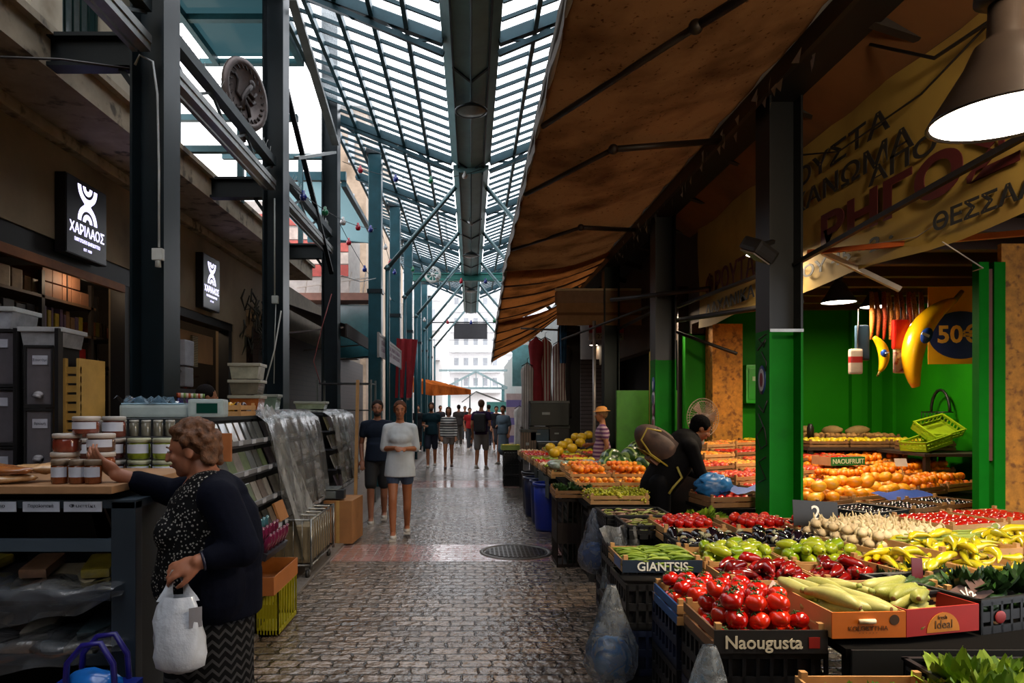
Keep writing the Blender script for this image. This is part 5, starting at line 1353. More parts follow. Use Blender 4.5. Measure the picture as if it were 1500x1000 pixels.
# ================================================================ FRUIT RACK IN THE GREEN SHOP
U = Vector((.883, .469, 0)); V = Vector((-.469, .883, 0)); A0 = Vector((2.95, 5.80, 0)); RZ = math.atan2(.469, .883)
cnt = {'orange': 0}
names_r = ['front', 'second', 'third', 'fourth', 'fifth', 'back']
RMT = M('#1b120c', .7)
for k in range(8):
    for i in range(-3, 10):
        P = A0 + U*(i*.50) + V*(k*.43); z = .72+.068*k+.012*max(i, 0)
        C = P+U*.24+V*.2
        if C.x < 2.75 and C.y < 6.4: continue
        if P.x < 2.2 or C.x > 5.15 or C.y > 8.95 or C.y < 5.9: continue
        px = 690+C.x/C.y*1000; py = 597+(1.6-z-.08)/C.y*1000
        if px > 1440 or px < 1030: continue
        if i % 2 == 0 or True:
            lab = '%s fruit crate row of the green shop, place %d from its left' % (names_r[min(k, 5)], i+4)
        left = px < 1110
        if left: kind = rnd.choice(['tom', 'pea', 'ora', 'apr'])
        elif py > 712: kind = 'man' if px < 1300 else 'plu'
        elif py > 698: kind = 'ora' if px > 1215 else 'tom'
        elif py > 668: kind = 'ora' if px > 1215 else 'pea'
        elif py > 655: kind = 'apr' if px > 1290 else 'pea'
        elif py > 640: kind = 'lem' if px < 1330 else 'plu'
        else: kind = 'pot'
        place_w = 'seen left of the green column' if left else ('just right of the green column' if px < 1225 else ('in the middle of the shop' if px < 1320 else 'towards the green posts'))
        f = mk(P.x, P.y, z, .48, .42, .075, RZ, kind='wood' if (i+k) % 3 else 'dark', label='fruit crate, %s rack row, %s' % (names_r[min(k, 5)], place_w), group='rack crates, %s row, %s' % (names_r[min(k, 5)], place_w))
        if k in (3,) and i == 2: pass
        pr, s, nm, sc = {'tom': (TOMS, .066, 'small tomato', 1), 'pea': (PEA, .072, 'red nectarine', 1), 'ora': (ORA, .078, 'orange', 1), 'apr': (APR, .06, 'apricot', 1), 'man': (MAN, .125, 'large golden mango', 1.05),
                         'plu': (PLU, .052, 'dark plum', 1), 'lem': (LEM, .068, 'yellow lemon', 1), 'pot': (POT, .08, 'small tan potato', 1.15)}[kind]
        heap(f, pr, s, '%s, %s rack row, %s' % (nm, names_r[min(k, 5)], place_w), 'rack fruit %s %s %s' % (kind, names_r[min(k, 5)], place_w), 2 if kind in ('ora', 'man') and not left else 1, jit=.5, z0=s*.5+.03, parts=False, keep=.97 if kind not in ('plu', 'pot') else .6)
    # stepped shelf under the row
    q = MB(); a = A0+U*(-.1)+V*(k*.43); b = min(4.3, (5.4-a.x)/.883)
    q.box(0, 0, .30, b, .42, .715+.068*k)
    if a.x > 1.9 and a.y+b*.469 < 9.0+.3: 
        st = max(0, (2.3-a.x)/.883)
        q = MB(); q.box(st, .02, .02, b if a.y+b*.469 < 8.8 else (8.8-a.y)/.469, .41, .712+.068*k)
        q.build('rack_step', RMT, None, loc=(a.x, a.y, 0), rot=(0, 0, RZ), label='dark stepped shelf carrying the %s row of fruit crates%s' % (names_r[min(k, 5)], '' if k < 5 else (', lower', ', middle', ', upper')[k-5]), cat='shelf')
# green lettered carton between oranges and nectarines
f = mk(3.72, 7.05, 1.0, .42, .28, .09, RZ*.5, kind='carton', front='#0c6a2c', label='green carton with pale lettering among the red fruit', text='NAOUFRUIT', tsize=.07, tcol='#b9cfae')
heap(f, TOMS, .066, 'small tomato in the green lettered carton', 'tomatoes in the green carton', 1, z0=.06, parts=False)
# blue paper on the mango crates
q = MB(); q.sheet([[(3.50+.1*i+.03*j, 5.98+.05*i-.05*j, .855-.02*j+.012*math.sin(i*2+j)) for i in range(7)] for j in range(4)]); q.build('blue_paper', M('#1c3a8c', .5, var=.2), label='crumpled blue tissue paper hanging over the mango crates', cat='paper')
q = MB(); q.sheet([[(2.18+.07*i, 5.95+.03*j, .86+.02*math.sin(i*2+j)+.01*j) for i in range(6)] for j in range(5)]); q.build('blue_paper', M('#24488c', .5, var=.2), label='blue tissue paper on fruit left of the green column', cat='paper')
# wooden dark crates strip below the rack
for i in range(3):
    f = mk(2.95+i*.47, 5.02+i*.24, .74, .45, .40, .08, R(27), kind=('plastic', 'wood', 'wood')[i], label='dark fruit crate before the mango row, %s of three' % ['left', 'middle', 'right'][i], mat=(BLK, WOOD2, WOOD2)[i])
    heap(f, PLU, .05, 'dark plum in the %s crate before the mango row' % ['left', 'middle', 'right'][i], 'plums before the mango row, %s' % ['left', 'middle', 'right'][i], 1, z0=.05, keep=.85)
trestle(2.95, 5.02, 4.3, 5.7, .735, 'dark table under the plum crates before the mango row')
# tilted yellow-green crates and onion nets at the back
for i, (x, y, z, rx, rzz) in enumerate(((5.02, 7.42, 1.20, R(20), R(15)), (4.80, 7.18, 1.13, R(3), R(22)))):
    o = crate(x, y, z, .42, .3, .1, rzz, kind='plastic', label=['yellow-green plastic crate propped up at the back of the shop', 'yellow-green plastic crate lying before the propped one'][i], mat=M('#8ca818', .4)); o.rotation_euler = (R(35) if i == 0 else 0, R(-12), rzz)
NET = [single('onion_net', taper(.3, [.02, .06, .07, .06, .02], .02, 9), M('#a08452', .8, pattern=specks('#5f4a2c', 90, .2)), 'onion net')]
for k in range(4): spawn(NET, (3.9+.32*k, 8.55+.06*k, 1.32), (0, .1, k), 1., 'tan net bag of onions along the back of the rack', 'onion nets at the back') if False else spawn(NET[0], (4.1+.33*k, 9.0, 1.30), (0, .1, k), 1., 'tan net bag of onions along the back of the rack', 'onion nets at the back')
o = empty('black_bottle', (4.25, 8.55, 1.21), label='short black container standing among the onion nets', cat='container')
q = MB(); q.lathe([(0, 0), (.04, 0), (.042, .14), (.03, .17), (.02, .19), (0, .19)], 16); q.build('body', M('#141110', .4), o)
# hanging metal basket on the green back wall
o = empty('wire_basket', (5.52, 8.0, 1.45), label='black wire basket hung on the green back wall', cat='basket')
q = MB()
for z in (0, .1): q.tube([(-.0, -.18, z), (-.0, .18, z), (-.12, .18, z), (-.12, -.18, z), (0, -.18, z)], .008, 6)
for k in range(7): q.tube([(-.12, -.18+.06*k, 0), (-.12, -.18+.06*k, .1)], .005, 5)
q.tube([(-.02, .16*math.cos(a), .1+.26*math.sin(a)) for a in [PI*k/10 for k in range(11)]], .016, 6); q.build('frame', M('#101410', .5), o)
# ---------------- hanging things in the green shop
def banana(x, y, z, L, r, label, rot, sticker=True):
    o = empty('inflatable_banana', (x, y, z), label=label, cat='inflatable', rot=rot)
    q = MB(); pts = []; rs = []
    for k in range(21):
        t = k/20; a = (t-.5)*1.25; pts.append((L*.75*(1-math.cos(a))*1.4, 0, L*math.sin(a)*.83)); rs.append(r*max(.12, math.sin(PI*min(1, max(0, .06+t*.9)))**.6))
    q.tube(pts, rs, 16); q.build('body', M('#d6a30a', .25, var=.08, coat=.4), o)
    q = MB(); q.tube([pts[-1], (pts[-1][0]+.03, 0, pts[-1][2]+L*.12)], [r*.25, r*.2], 8); q.build('tip', M('#6b5a14', .4), o)
    if sticker:
        T = Matrix.Translation((.02, -r*.99, 0)) @ Matrix.Rotation(R(90), 4, 'X')
        q = MB(); q.lathe([(0, .004), (r*.7, .004), (r*.7, -.03)], 24, T, sx=.75, sy=1.1); q.build('oval_label', M('#1b3f8c', .3), o)
        q = MB(); q.box(-r*.35, -r-.012, -r*.12, r*.4, -r-.006, r*.12); q.build('label_band', M('#c9d2dc', .3), o)
    return o
banana(4.22, 6.45, 2.28, .92, .10, 'big yellow inflatable banana with a blue oval label', (0, R(24), 0))
banana(3.93, 6.5, 2.12, .34, .048, 'small yellow inflatable banana left of the big one', (0, R(170), 0))
o = empty('price_poster', (4.62, 6.9, 2.02), label='yellow fruit poster reading 50 euro at the top right of the shop', cat='poster', rz=R(-8))
q = MB(); q.box(0, 0, .02, .92, .008, .80); q.build('sheet', M('#d2a012', .5, var=.06), o)
T = Matrix.Translation((.30, -.002, .31)) @ Matrix.Rotation(R(90), 4, 'X')
q = MB(); q.lathe([(0, .002), (.24, .002)], 32, T, sx=1.25); q.build('blue_oval', M('#1a2f63', .4), o)
lettering('50€', M('#d9b24a', .5), o, (.28, -.006, .31), FACE_CAM, .24, .001, bold=.006)
T = Matrix.Translation((.72, -.002, .22)) @ Matrix.Rotation(R(90), 4, 'X')
q = MB(); q.lathe([(0, .003), (.10, .003)], 28, T); q.build('round_mark', M('#1a2350', .4), o)
q = MB(); q.lathe([(.05, .005), (.062, .005)], 24, T); q.tube([(.69, -.006, .22), (.75, -.006, .22)], .006, 4); q.build('round_mark_lines', M('#d9d2c0', .4), o)
q = MB(); q.box(.50, -.003, .5, .66, 0, .72); q.box(.70, -.003, .52, .88, 0, .74); q.build('photo_patch', M('#b9a06a', .5, pattern=blotch('#5c4a2a', 9)), o)
o = empty('hanging_nets', (3.62, 6.6, 2.28), label='row of orange net tubes hanging from the slats behind the bananas', cat='nets')
for k in range(9):
    q = MB(); x = .06*k+.25; q.tube([(x, .03*(k % 2), .44), (x+.01, 0, .2), (x, 0, -.02)], [.018, .026, .012], 8); q.build('net_tube', M(['#b86a1c', '#8c4a14', '#a83c14', '#c08030'][k % 4], .7, pattern=specks('#3a2410', 80, .3)), o)
o = empty('bag_bundle', (3.66, 6.5, 1.92), label='bundle of printed red and white packets at the left end of the hanging nets', cat='packets')
q = MB(); q.bx((0, 0, .12), (.12, .05, .24), bev=.02); q.build('packet', M('#a8988a', .4, pattern=stripes('#8c1714', 'Z', 6, .65)), o)
q = MB(); q.bx((.08, .03, .3), (.13, .04, .34), bev=.02); q.build('packet', M('#1c2c38', .35), o)
q = MB(); q.tube([(.02, 0, .24), (.03, 0, .62)], .006, 5); q.build('string', BK, o)
o = empty('bag_bundle', (4.10, 6.52, 1.96), label='red bag over white bag hanging between the two bananas', cat='bags')
q = MB(); q.bx((0, 0, .34), (.15, .05, .28), bev=.02); q.build('red_bag', M('#c21a10', .3), o)
q = MB(); q.bx((0.01, .01, .10), (.13, .05, .26), bev=.02); q.build('white_bag', M('#b9a79a', .3, pattern=blotch('#8c2018', 20)), o)
q = MB(); q.tube([(0, 0, .46), (.01, 0, .6)], .006, 5); q.build('string', BK, o)
# green electrical box
o = empty('meter_box', (3.70, 9.18, 1.66), label='green painted electrical box on the green wall left of the near column', cat='electrical box')
q = MB(); q.box(0, 0, 0, .34, .2, .52, bev=.015); q.build('body', M('#0f9a18', .4), o)
q = MB(); q.box(.03, -.01, .05, .31, 0, .47, bev=.008); q.build('door', M('#0d8a16', .4), o); q = MB(); q.box(.08, -.016, .30, .2, -.008, .36); q.build('label_plate', M('#8fb08a', .4), o)
# pedestal fan
o = empty('pedestal_fan', (2.82, 8.3, 0), label='grey pedestal fan turned sideways behind the vendor', cat='fan')
q = MB(); q.lathe([(0, 0), (.2, 0), (.21, .02), (.03, .05), (0, .05)], 28); q.build('base', M('#5d5048', .4), o)
q = MB(); q.tube([(0, 0, .04), (0, 0, 1.35)], .016, 10); q.build('pole', M('#7d7168', .35, .5), o)
hd = empty('fan_head', (0, 0, 0)); hd.parent = o; hd.location = (0, 0, 1.48); hd.rotation_euler = (R(90), 0, R(20))
q = MB()
for rr in (.20, .235): q.lathe([(rr+.004*math.cos(a), .004*math.sin(a)) for a in [2*PI*k/6 for k in range(7)]], 40)
for k in range(40):
    a = 2*PI*k/40; q.tube([(.04*math.cos(a), .04*math.sin(a), .06), (.16*math.cos(a), .16*math.sin(a), .055), (.235*math.cos(a), .235*math.sin(a), 0)], .0022, 4, False)
    q.tube([(.04*math.cos(a), .04*math.sin(a), -.06), (.16*math.cos(a), .16*math.sin(a), -.055), (.235*math.cos(a), .235*math.sin(a), 0)], .0022, 4, False)
q.build('cage', M('#8a7a6c', .35, .4), hd)
q = MB()
for k in range(3):
    a = 2*PI*k/3; q.add([(.03*math.cos(a), .03*math.sin(a), .01), (.2*math.cos(a-.3), .2*math.sin(a-.3), -.02), (.2*math.cos(a+.45), .2*math.sin(a+.45), .02), (.04*math.cos(a+.7), .04*math.sin(a+.7), .01)], [(0, 1, 2, 3)])
q.build('blades', M('#6a5648', .4), hd)
q = MB(); q.lathe([(0, .07), (.05, .06), (.055, 0), (.06, -.08), (.04, -.14), (0, -.15)], 20); q.build('motor', M('#5d5048', .4), hd)
# plastic bags: one proto, hung
def bag(x, y, z, s, label, seed, tint='#cdd6dd', opac=.28, fill=None, n=18):
    rr = random.Random(seed); o = empty('plastic_bag', (x, y, z), label=label, cat='plastic bag', rz=rr.uniform(-.5, .5))
    q = MB(); vs = []; fs = []; prof = [(0, .02), (.08, .035), (.22, .06), (.42, .085), (.62, .115), (.8, .125), (.92, .10), (1, .03)]
    for (t, r) in prof:
        for k in range(n):
            a = 2*PI*k/n; r2 = r*(1+.16*math.sin(k*2.2+t*4+seed)+rr.uniform(-.06, .06)); vs.append((r2*math.cos(a)*s, r2*.7*math.sin(a)*s, -t*.5*s))
    for i in range(len(prof)-1):
        for k in range(n): a = i*n+k; b = i*n+(k+1) % n; fs.append((a, b, b+n, a+n))
    q.smooth = True; q.add(vs, fs); q.build('bag', film('bag%s%s' % (tint, opac), tint, opac, .25, 11), o)
    if fill:
        q = MB(); rr2 = random.Random(seed+1)
        base = MB(); base.ell((0, 0, -.36*s), (.10*s, .065*s, .10*s), n=16, m=10); base.v = [(v[0]*(1+rr2.uniform(-.09, .09)), v[1]*(1+rr2.uniform(-.09, .09)), v[2]+rr2.uniform(-.01, .01)) for v in base.v]
        base.build('bag_contents', M(fill, .35, var=.35, scale=14, bump=.6), o)
    return o
bag(.70, 3.40, .72, 1.0, 'clear bag with bright blue bags inside, hanging by the long beans', 3, fill='#2a78c4')
bag(.98, 4.55, .74, .95, 'clear bag with blue inside, hanging before the pod crates', 5, fill='#3478b8')
bag(.99, 5.45, .80, 1.05, 'hanging clear bag of blue bags nearest the green grapes', 8, '#b9c4da', fill='#3460a8')
bag(.845, 2.42, .76, 1.0, 'clear bag with pale blue inside at the corner of the nearest crate', 9, fill='#5c9fd6')
# crumpled blue bag the vendor reaches for
q = MB(); q.ell((0, 0, 0), (.16, .12, .11), n=26, m=16); rr = random.Random(4); q.v = [(v[0]*(1+rr.uniform(-.16, .16)), v[1]*(1+rr.uniform(-.16, .16)), v[2]*(1+rr.uniform(-.2, .2))) for v in q.v]
q.build('blue_bag', M('#1c5c94', .35, var=.4, scale=14, bump=.6), None, loc=(2.16, 6.08, .90), label='crumpled bright blue plastic bag in front of the bending vendor', cat='plastic bag')
# ================================================================ MIDDLE AND FAR FRUIT ALONG THE ALLEY
GRP = MB(); rg = random.Random(5)
def grape_mesh(seed, c):
    rr = random.Random(seed); q = MB()
    for k in range(34):
        t = rr.random(); a = rr.uniform(0, 6.3); r = .045*(1-t*.6)*rr.uniform(.5, 1); q.ell((t*.13-.06, r*math.cos(a), .0+r*math.sin(a)*.8), .0105, n=7, m=5)
    q.tube([(-.06, 0, 0), (-.09, 0, .01)], .003, 5)
    return q.mesh('grape_bunch', M(c, .25, var=.2, key='grp', scale=30))
GR = [grape_mesh(s, c) for s, c in ((1, '#a8a820'), (2, '#9a9c1c'), (3, '#b4ac30'))]
for i in range(1):
    f = mk(1.10+.50*i, 6.28, .71, .54, .46, .08, kind='wood' if i < 2 else 'dark', label='wooden crate of green grapes beside the alley')
    for a in range(6):
        for b in range(5):
            link('grape_bunch', rnd.choice(GR), None, f.p(.06+.09*a, .06+.085*b, .075+.02*math.sin(a+b)), (rnd.uniform(-.3, .3), rnd.uniform(-.3, .3), rnd.uniform(0, 6)), 1.15, 'bunch of green grapes in the %s grape crate' % ['left', 'middle', 'right'][i], 'grapes', 'grape bunches, %s crate' % ['left', 'middle', 'right'][i])
trestle(1.06, 6.25, 1.66, 6.76, .705, 'dark table under the green grapes')
for j in range(3):
    for i in range(2):
        tag_ = '%s row, %s place' % (['near', 'middle', 'far'][j], ['left', 'middle', 'right'][i])
        f = mk(1.08+.46*i, 6.98+.45*j, .76+.045*j, .44, .42, .075, kind='wood', label='pine crate of apricots beyond the grapes, %s' % tag_)
        heap(f, [APR, ORA, APR][j], [.066, .085, .07][j], '%s beyond the grapes, %s' % (['apricot', 'orange', 'apricot'][j], tag_), 'fruit beyond the grapes, %s' % tag_, 2, jit=.5, parts=False, maxn=44)
trestle(1.04, 6.95, 2.02, 8.4, .755, 'dark table under the apricot crates')
trestle(.98, 8.45, 2.34, 9.7, .72, 'table of mixed fruit and watermelons on the right side')
trestle(.98, 9.74, 1.70, 13.1, .72, 'long table of mixed fruit running down the right side')
trestle(1.74, 10.85, 2.3, 11.9, .72, 'short table behind the straw-capped man')
# watermelons
WM = []
for s in range(2):
    q = MB(); q.ell((0, 0, 0), (.155, .135, .13), n=28, m=16)
    WM.append(q.mesh('watermelon', M(['#1e3a12', '#2c5020'][s], .3, var=.2, scale=8, coat=.2, key='wm', pattern=stripes('#7f9450', 'Y', 15, .68, wave=.06))))
for k, (px, py, D, c) in enumerate(((895, 672, 8.6, 0), (925, 668, 8.9, 0), (912, 684, 8.5, 1), (936, 660, 9.0, 0), (945, 680, 8.7, 0), (950, 652, 8.8, 1), (890, 690, 8.4, 1), (968, 664, 8.6, 0))):
    p = Pt(px, py, D)
    link('watermelon', WM[c], None, (p.x, p.y, max(.86, p.z)), (rnd.uniform(-.3, .3), rnd.uniform(-.3, .3), rnd.uniform(0, 3)), rnd.uniform(.95, 1.1), 'striped green watermelon in the pile left of the bending vendor', 'watermelon', 'watermelons')
f = mk(1.80, 8.45, .725, .54, .9, .12, kind='dark', label='wide dark crate holding the watermelons')
# mixed far crates
specs = [ (TOMS, .07, 'red tomato'), (PEA, .078, 'red nectarine'), (APR, .068, 'apricot'), (LEM, .075, 'yellow lemon'), (PEP, .10, 'green pepper'), (ORA, .085, 'orange'), (POD, .06, 'green pod'), (GAR, .06, 'pale bulb') ]
ii = 0
pat = [[6, 7, 1], [4, 6, 0], [7, 0, 2], [0, 3, 2], [4, 1, 2], [6, 3, 1], [0, 4, 3], [1, 2, 0], [7, 4, 5]]
for j in range(9):
    for i in range(2 if j < 2 else 3):
        x = 1.0+.46*i-.015*j; y = 8.5+.5*j; sp_ = specs[pat[j][i]]
        if x > 1.6 and (y < 9.4 or y < 10.9 or y > 11.6): continue
        ds = '%s, %s' % (['level with the watermelons', 'one row beyond the watermelons', 'two rows beyond the watermelons', 'three rows beyond the watermelons', 'level with the cassette awning', 'beyond the cassette awning', 'near the clothes stall', 'beside the clothes stall', 'at the far end of the fruit table'][j], ['alley side', 'middle', 'shop side'][i])
        f = mk(x, y, .72+.03*i, .44, .44, .08, kind=['wood', 'dark', 'carton'][(i+j) % 3], front=None, label='fruit crate %s' % ds)
        heap(f, sp_[0], sp_[1]*1.15, '%s in the crate %s' % (sp_[2], ds), 'fruit %s' % ds, 1, jit=.5, z0=.07, parts=False, sc=1.15, maxn=22)
MEL = [single('melon', lumpy(.085, .92, 8, .03, 18, 10, .05), M('#c9a21a', .4, var=.12, key='mel'), 'melon')]
for k, (px, py, D) in enumerate(((806, 655, 11.3), (818, 660, 10.9), (824, 652, 11.4), (812, 663, 10.6), (832, 648, 11.8), (838, 656, 11.2), (850, 648, 11.6), (852, 640, 12.0), (862, 637, 12.2), (843, 640, 12.1))):
    p = Pt(px, py, D); spawn(MEL[0], (p.x, p.y, max(.90, p.z)), (0, 0, k), 1., 'yellow melon in the heap beneath the straw-capped man', 'yellow melons')
# wrapped packs
for k in range(8):
    q = MB(); q.ell((0, 0, 0), (.13, .10, .06), n=14, m=8); rr = random.Random(k); q.v = [(v[0]*(1+rr.uniform(-.12, .12)), v[1]*(1+rr.uniform(-.12, .12)), v[2]) for v in q.v]
    q.build('wrapped_greens', M(['#8f9c8c', '#4f6a2c', '#9aa0a0', '#6a2c50'][k % 4], .2, var=.4, scale=16, coat=.6), None, loc=(1.12+.2*(k % 4), 8.62+.28*(k//4), .87), label='film-wrapped bundle of greens beside the watermelons', cat='greens', group='wrapped greens')
# pale boxes and black crate at the far end
o = crate(.62, 13.9, .74, .55, .4, .10, kind='carton', label='pale green box on top of the black crate at the alley edge', mat=M('#8a9c4c', .6))
heap(Fr(o, .55, .4, .1), LEM, .08, 'pale green fruit in the box at the alley edge', 'fruit in the alley-edge box', 1, z0=.07)
for l in range(3): link('stacking_crate', PC[0], None, (.66, 13.9, .005+l*.24), None, (1.1, 1, 1.03), 'black crate of the short stack at the alley edge, %s' % ['bottom', 'middle', 'top'][l], 'crate')
# crate stacks, drums and cloths under the far table
for i, (x, y, c, lb) in enumerate(((.98, 6.98, 2, 'under the near apricots'), (1.0, 7.5, 0, 'under the middle apricots'))):
    for l in range(3): link('stacking_crate', PC[c], None, (x, y, .005+l*.234), None, None, '%s plastic crate in the stack %s, %s' % (['black', 'navy', 'dark green'][c], lb, ['bottom', 'middle', 'top'][l]), 'crate')
o = empty('crate_tower', (.86, 6.9, 0), label='tall dark brown slatted crate standing at the alley edge', cat='crate')
for i, (x, y, c, h) in enumerate(((1.02, 8.95, '#0f2a8c', .62), (1.02, 9.45, '#0c1c4c', .6), (.98, 10.1, '#101a3c', .58), (1.0, 10.7, '#0e0f16', .6))):
    o = empty('plastic_drum', (x, y, 0), label=['bright blue', 'dark blue', 'navy', 'black'][i]+' plastic drum under the fruit table edge', cat='drum')
    q = MB(); q.lathe([(0, 0), (.17, 0), (.18, .04), (.19, h*.5), (.2, h), (.185, h), (.17, .06)], 24); q.build('drum', M(c, .35, var=.1), o)
    q = MB(); q.lathe([(.2, h-.04), (.215, h-.03), (.215, h), (.2, h)], 24); q.build('rim', M(c, .3), o)
bpy.data.objects.remove(bpy.data.objects['crate_tower'])
o = crate(.86, 6.85, 0, .38, .42, .68, kind='plastic', label='tall dark brown slatted crate at the alley edge below the apricots', mat=M('#1c110e', .5))
f = mk(.84, 6.82, .70, .42, .46, .07, kind='dark', label='dark crate of dark leaves on top of the tall slatted crate')
for k in range(6): link('leafy_greens', DLE[k % 2], None, f.p(.08+.13*(k % 3), .1+.2*(k//3), .03), (0, 0, k), .7, 'dark leafy bunch above the tall slatted crate', 'greens', 'dark leaves above the slatted crate')
for k in range(3):
    q = MB(); q.sheet([[(.97-.02*math.sin(i), 8.5+1.45*k+i*.14, .73-j*.09+.01*math.sin(i*2)) for i in range(10)] for j in range(4)])
    q.build('table_skirt', M(['#3a403c', '#1c2420', '#55524e'][k], .6), label=['grey', 'dark green', 'pale grey'][k]+' plastic skirt over the fruit table edge', cat='cloth')

f = mk(2.06, 5.86, .74, .42, .42, .09, R(8), kind='dark', label='dark crate of tomatoes under the blue bag, before the vendor'); heap(f, TOMS, .07, 'tomato in the crate under the blue bag', 'tomatoes under the blue bag', 1, z0=.07, parts=False)
trestle(2.0, 5.84, 2.55, 6.36, .735, 'small dark table before the bending vendor')

trestle(3.95, 8.0, 5.5, 9.22, 1.13, 'raised back table of lemons and onions at the green corner', M('#2a1c12', .7))
for i in range(3):
    for j in range(2):
        w_ = ['left', 'middle', 'right'][i]
        f = mk(4.0+.48*i, 8.06+.55*j, 1.135+.04*j, .46, .45, .07, kind='dark', label='crate on the raised back table, %s %s' % (w_, ['front', 'rear'][j]))
        heap(f, LEM if j == 0 else POT, .07, '%s on the raised back table, %s' % ('yellow lemon' if j == 0 else 'small onion', w_), 'back table %s %s' % ('lemons' if j == 0 else 'onions', w_), 1, jit=.5, z0=.07, parts=False)
trestle(4.72, 7.1, 5.5, 7.95, 1.12, 'raised corner table under the yellow-green crates', M('#2a1c12', .7))
f = mk(4.9, 7.6, 1.125, .5, .3, .08, kind='dark', label='crate of dark grapes behind the yellow-green crates'); heap(f, PLU, .05, 'dark fruit behind the yellow-green crates', 'dark fruit at the back', 1, z0=.06, parts=False)
# ================================================================ LEFT STALL
BG = M('#232e38', .45, var=.12, scale=3); BGL = M('#36434f', .5, var=.1)
PLANK = M('#9a7350', .55, var=.25, scale=4, bump=.2)
cb = empty('display_cabinet', (-2.75, 2.92, 0), label='blue-grey open display cabinet with a wooden top, bottom left', cat='cabinet')
q = MB(); q.box(1.21, 0, 0, 1.315, .06, 1.20, bev=.004); q.build('post', BG, cb)
q = MB(); q.box(1.21, .75, 0, 1.315, .81, 1.20); q.build('post', BG, cb)
q = MB(); q.box(0, 0, 0, .08, .06, 1.20); q.build('post', BG, cb)
q = MB(); q.box(0, .78, .1, 1.3, .80, 1.2); q.build('back_panel', M('#0d1116', .7), cb)
q = MB(); q.box(1.29, .06, .1, 1.30, .75, 1.2); q.build('side_panel', M('#1b242c', .6), cb)
q = MB(); q.box(0, .0, .985, 1.21, .04, 1.035); q.build('rail', BGL, cb)
for z, nm in ((.775, 'shelf'), (.50, 'shelf')):
    q = MB(); q.box(0, .0, z, 1.21, .78, z+.025); q.box(0, -.005, z, 1.21, .01, z+.045); q.build(nm, BG, cb)
q = MB(); q.box(0, 0, 1.17, 1.315, .8, 1.205); q.build('top_frame', BG, cb)
q = MB(); q.box(0, -.03, 1.235, 1.23, .84, 1.268, bev=.004); q.build('wooden_top', PLANK, cb)
q = MB(); q.box(0, .1, 1.205, 1.1, .7, 1.235); q.build('spacer', M('#14110f', .7), cb)
for i, (a, b, t) in enumerate(((.60, .81, 'Θυμαρίσιο'), (.84, .995, 'Παραδοσιακά'), (1.015, 1.175, 'Φυστίκι'))):
    q = MB(); q.box(a, -.012, 1.157, b, -.006, 1.2); q.build('shelf_label', M('#aeb4c2', .5), cb)
    lettering(t, M('#2a2c38', .6), cb, ((a+b)/2, -.014, 1.182), FACE_CAM, .02, .0004, fit=min(.12, (b-a)*.7)); 
# film hanging over shelves with packets
FILM = film('cab', '#ccd2dc', .20, .14, 5, 2.4, .7)
for (z0, z1, seed, lb) in ((.85, .66, 1, 'clear plastic sheet draped over the upper cabinet shelf'), (.62, .46, 2, 'clear plastic sheet draped over the lower cabinet shelf')):
    q = MB(); gr = []
    for j in range(14):
        t = j/13; gr.append([(-2.68+1.2*k/30, 2.90-.07*math.sin(PI*min(1, t*1.3))+.45*max(0, .35-t)+.015*math.sin(k*1.3+j*.6+seed), (z0-(z0-z1)*max(0, t-.3)/.7*(1-.75*(k/30)**4))+.012*math.sin(k*.9+seed)) for k in range(31)])
    q.sheet(gr); q.build('plastic_sheet', FILM, label=lb, cat='plastic sheet')
rr = random.Random(9)
for (z, cs, lv) in ((.80, ['#8a7a2c', '#7a5a44', '#5a4a3a', '#8c8068', '#2c2a2e'], 'upper'), (.525, ['#8a7464', '#9c9486', '#5c6c4a', '#a08c74', '#4a5a60'], 'lower')):
    for k in range(9):
        x = -2.62+.13*k; c = rr.choice(cs)
        q = MB(); q.bx((0, 0, .03), (.125, .22, .05), bev=.018); q.build('food_packet', M(c, .3, var=.3, scale=18, coat=.4), None, loc=(x, 3.08+rr.uniform(-.03, .03), z+.002), rot=(R(rr.uniform(4, 14)), 0, R(rr.uniform(-12, 12))), label='flat food packet under film on the %s cabinet shelf' % lv, cat='packet', group='packets on the %s cabinet shelf' % lv)
        if k % 2: q = MB(); q.bx((0, 0, .03), (.12, .2, .045), bev=.018); q.build('food_packet', M(rr.choice(cs), .3, var=.3, scale=18, coat=.4), None, loc=(x+.03, 3.10, z+.058), rot=(R(10), 0, R(rr.uniform(-20, 20))), label='flat food packet lying on others on the %s cabinet shelf' % lv, cat='packet', group='upper packets on the %s cabinet shelf' % lv)
for k in range(4):
    q = MB(); q.ell((0, 0, .08), (.11, .09, .10), n=16, m=10); q.box(-.02, -.02, 0, .02, .02, .02); q.build('bread_bag', M(['#a5672e', '#b3754a', '#8c4f22', '#a86a30'][k], .45, var=.2, scale=12), None, loc=(-2.55+.235*k, 3.02, .17), label='tan filled bag in the crate beneath the cabinet, %s' % ['leftmost', 'second from left', 'third', 'rightmost'][k], cat='bag')
f = mk(-2.70, 2.94, .02, 1.05, .3, .14, kind='dark', label='low dark crate on the ground beneath the cabinet')
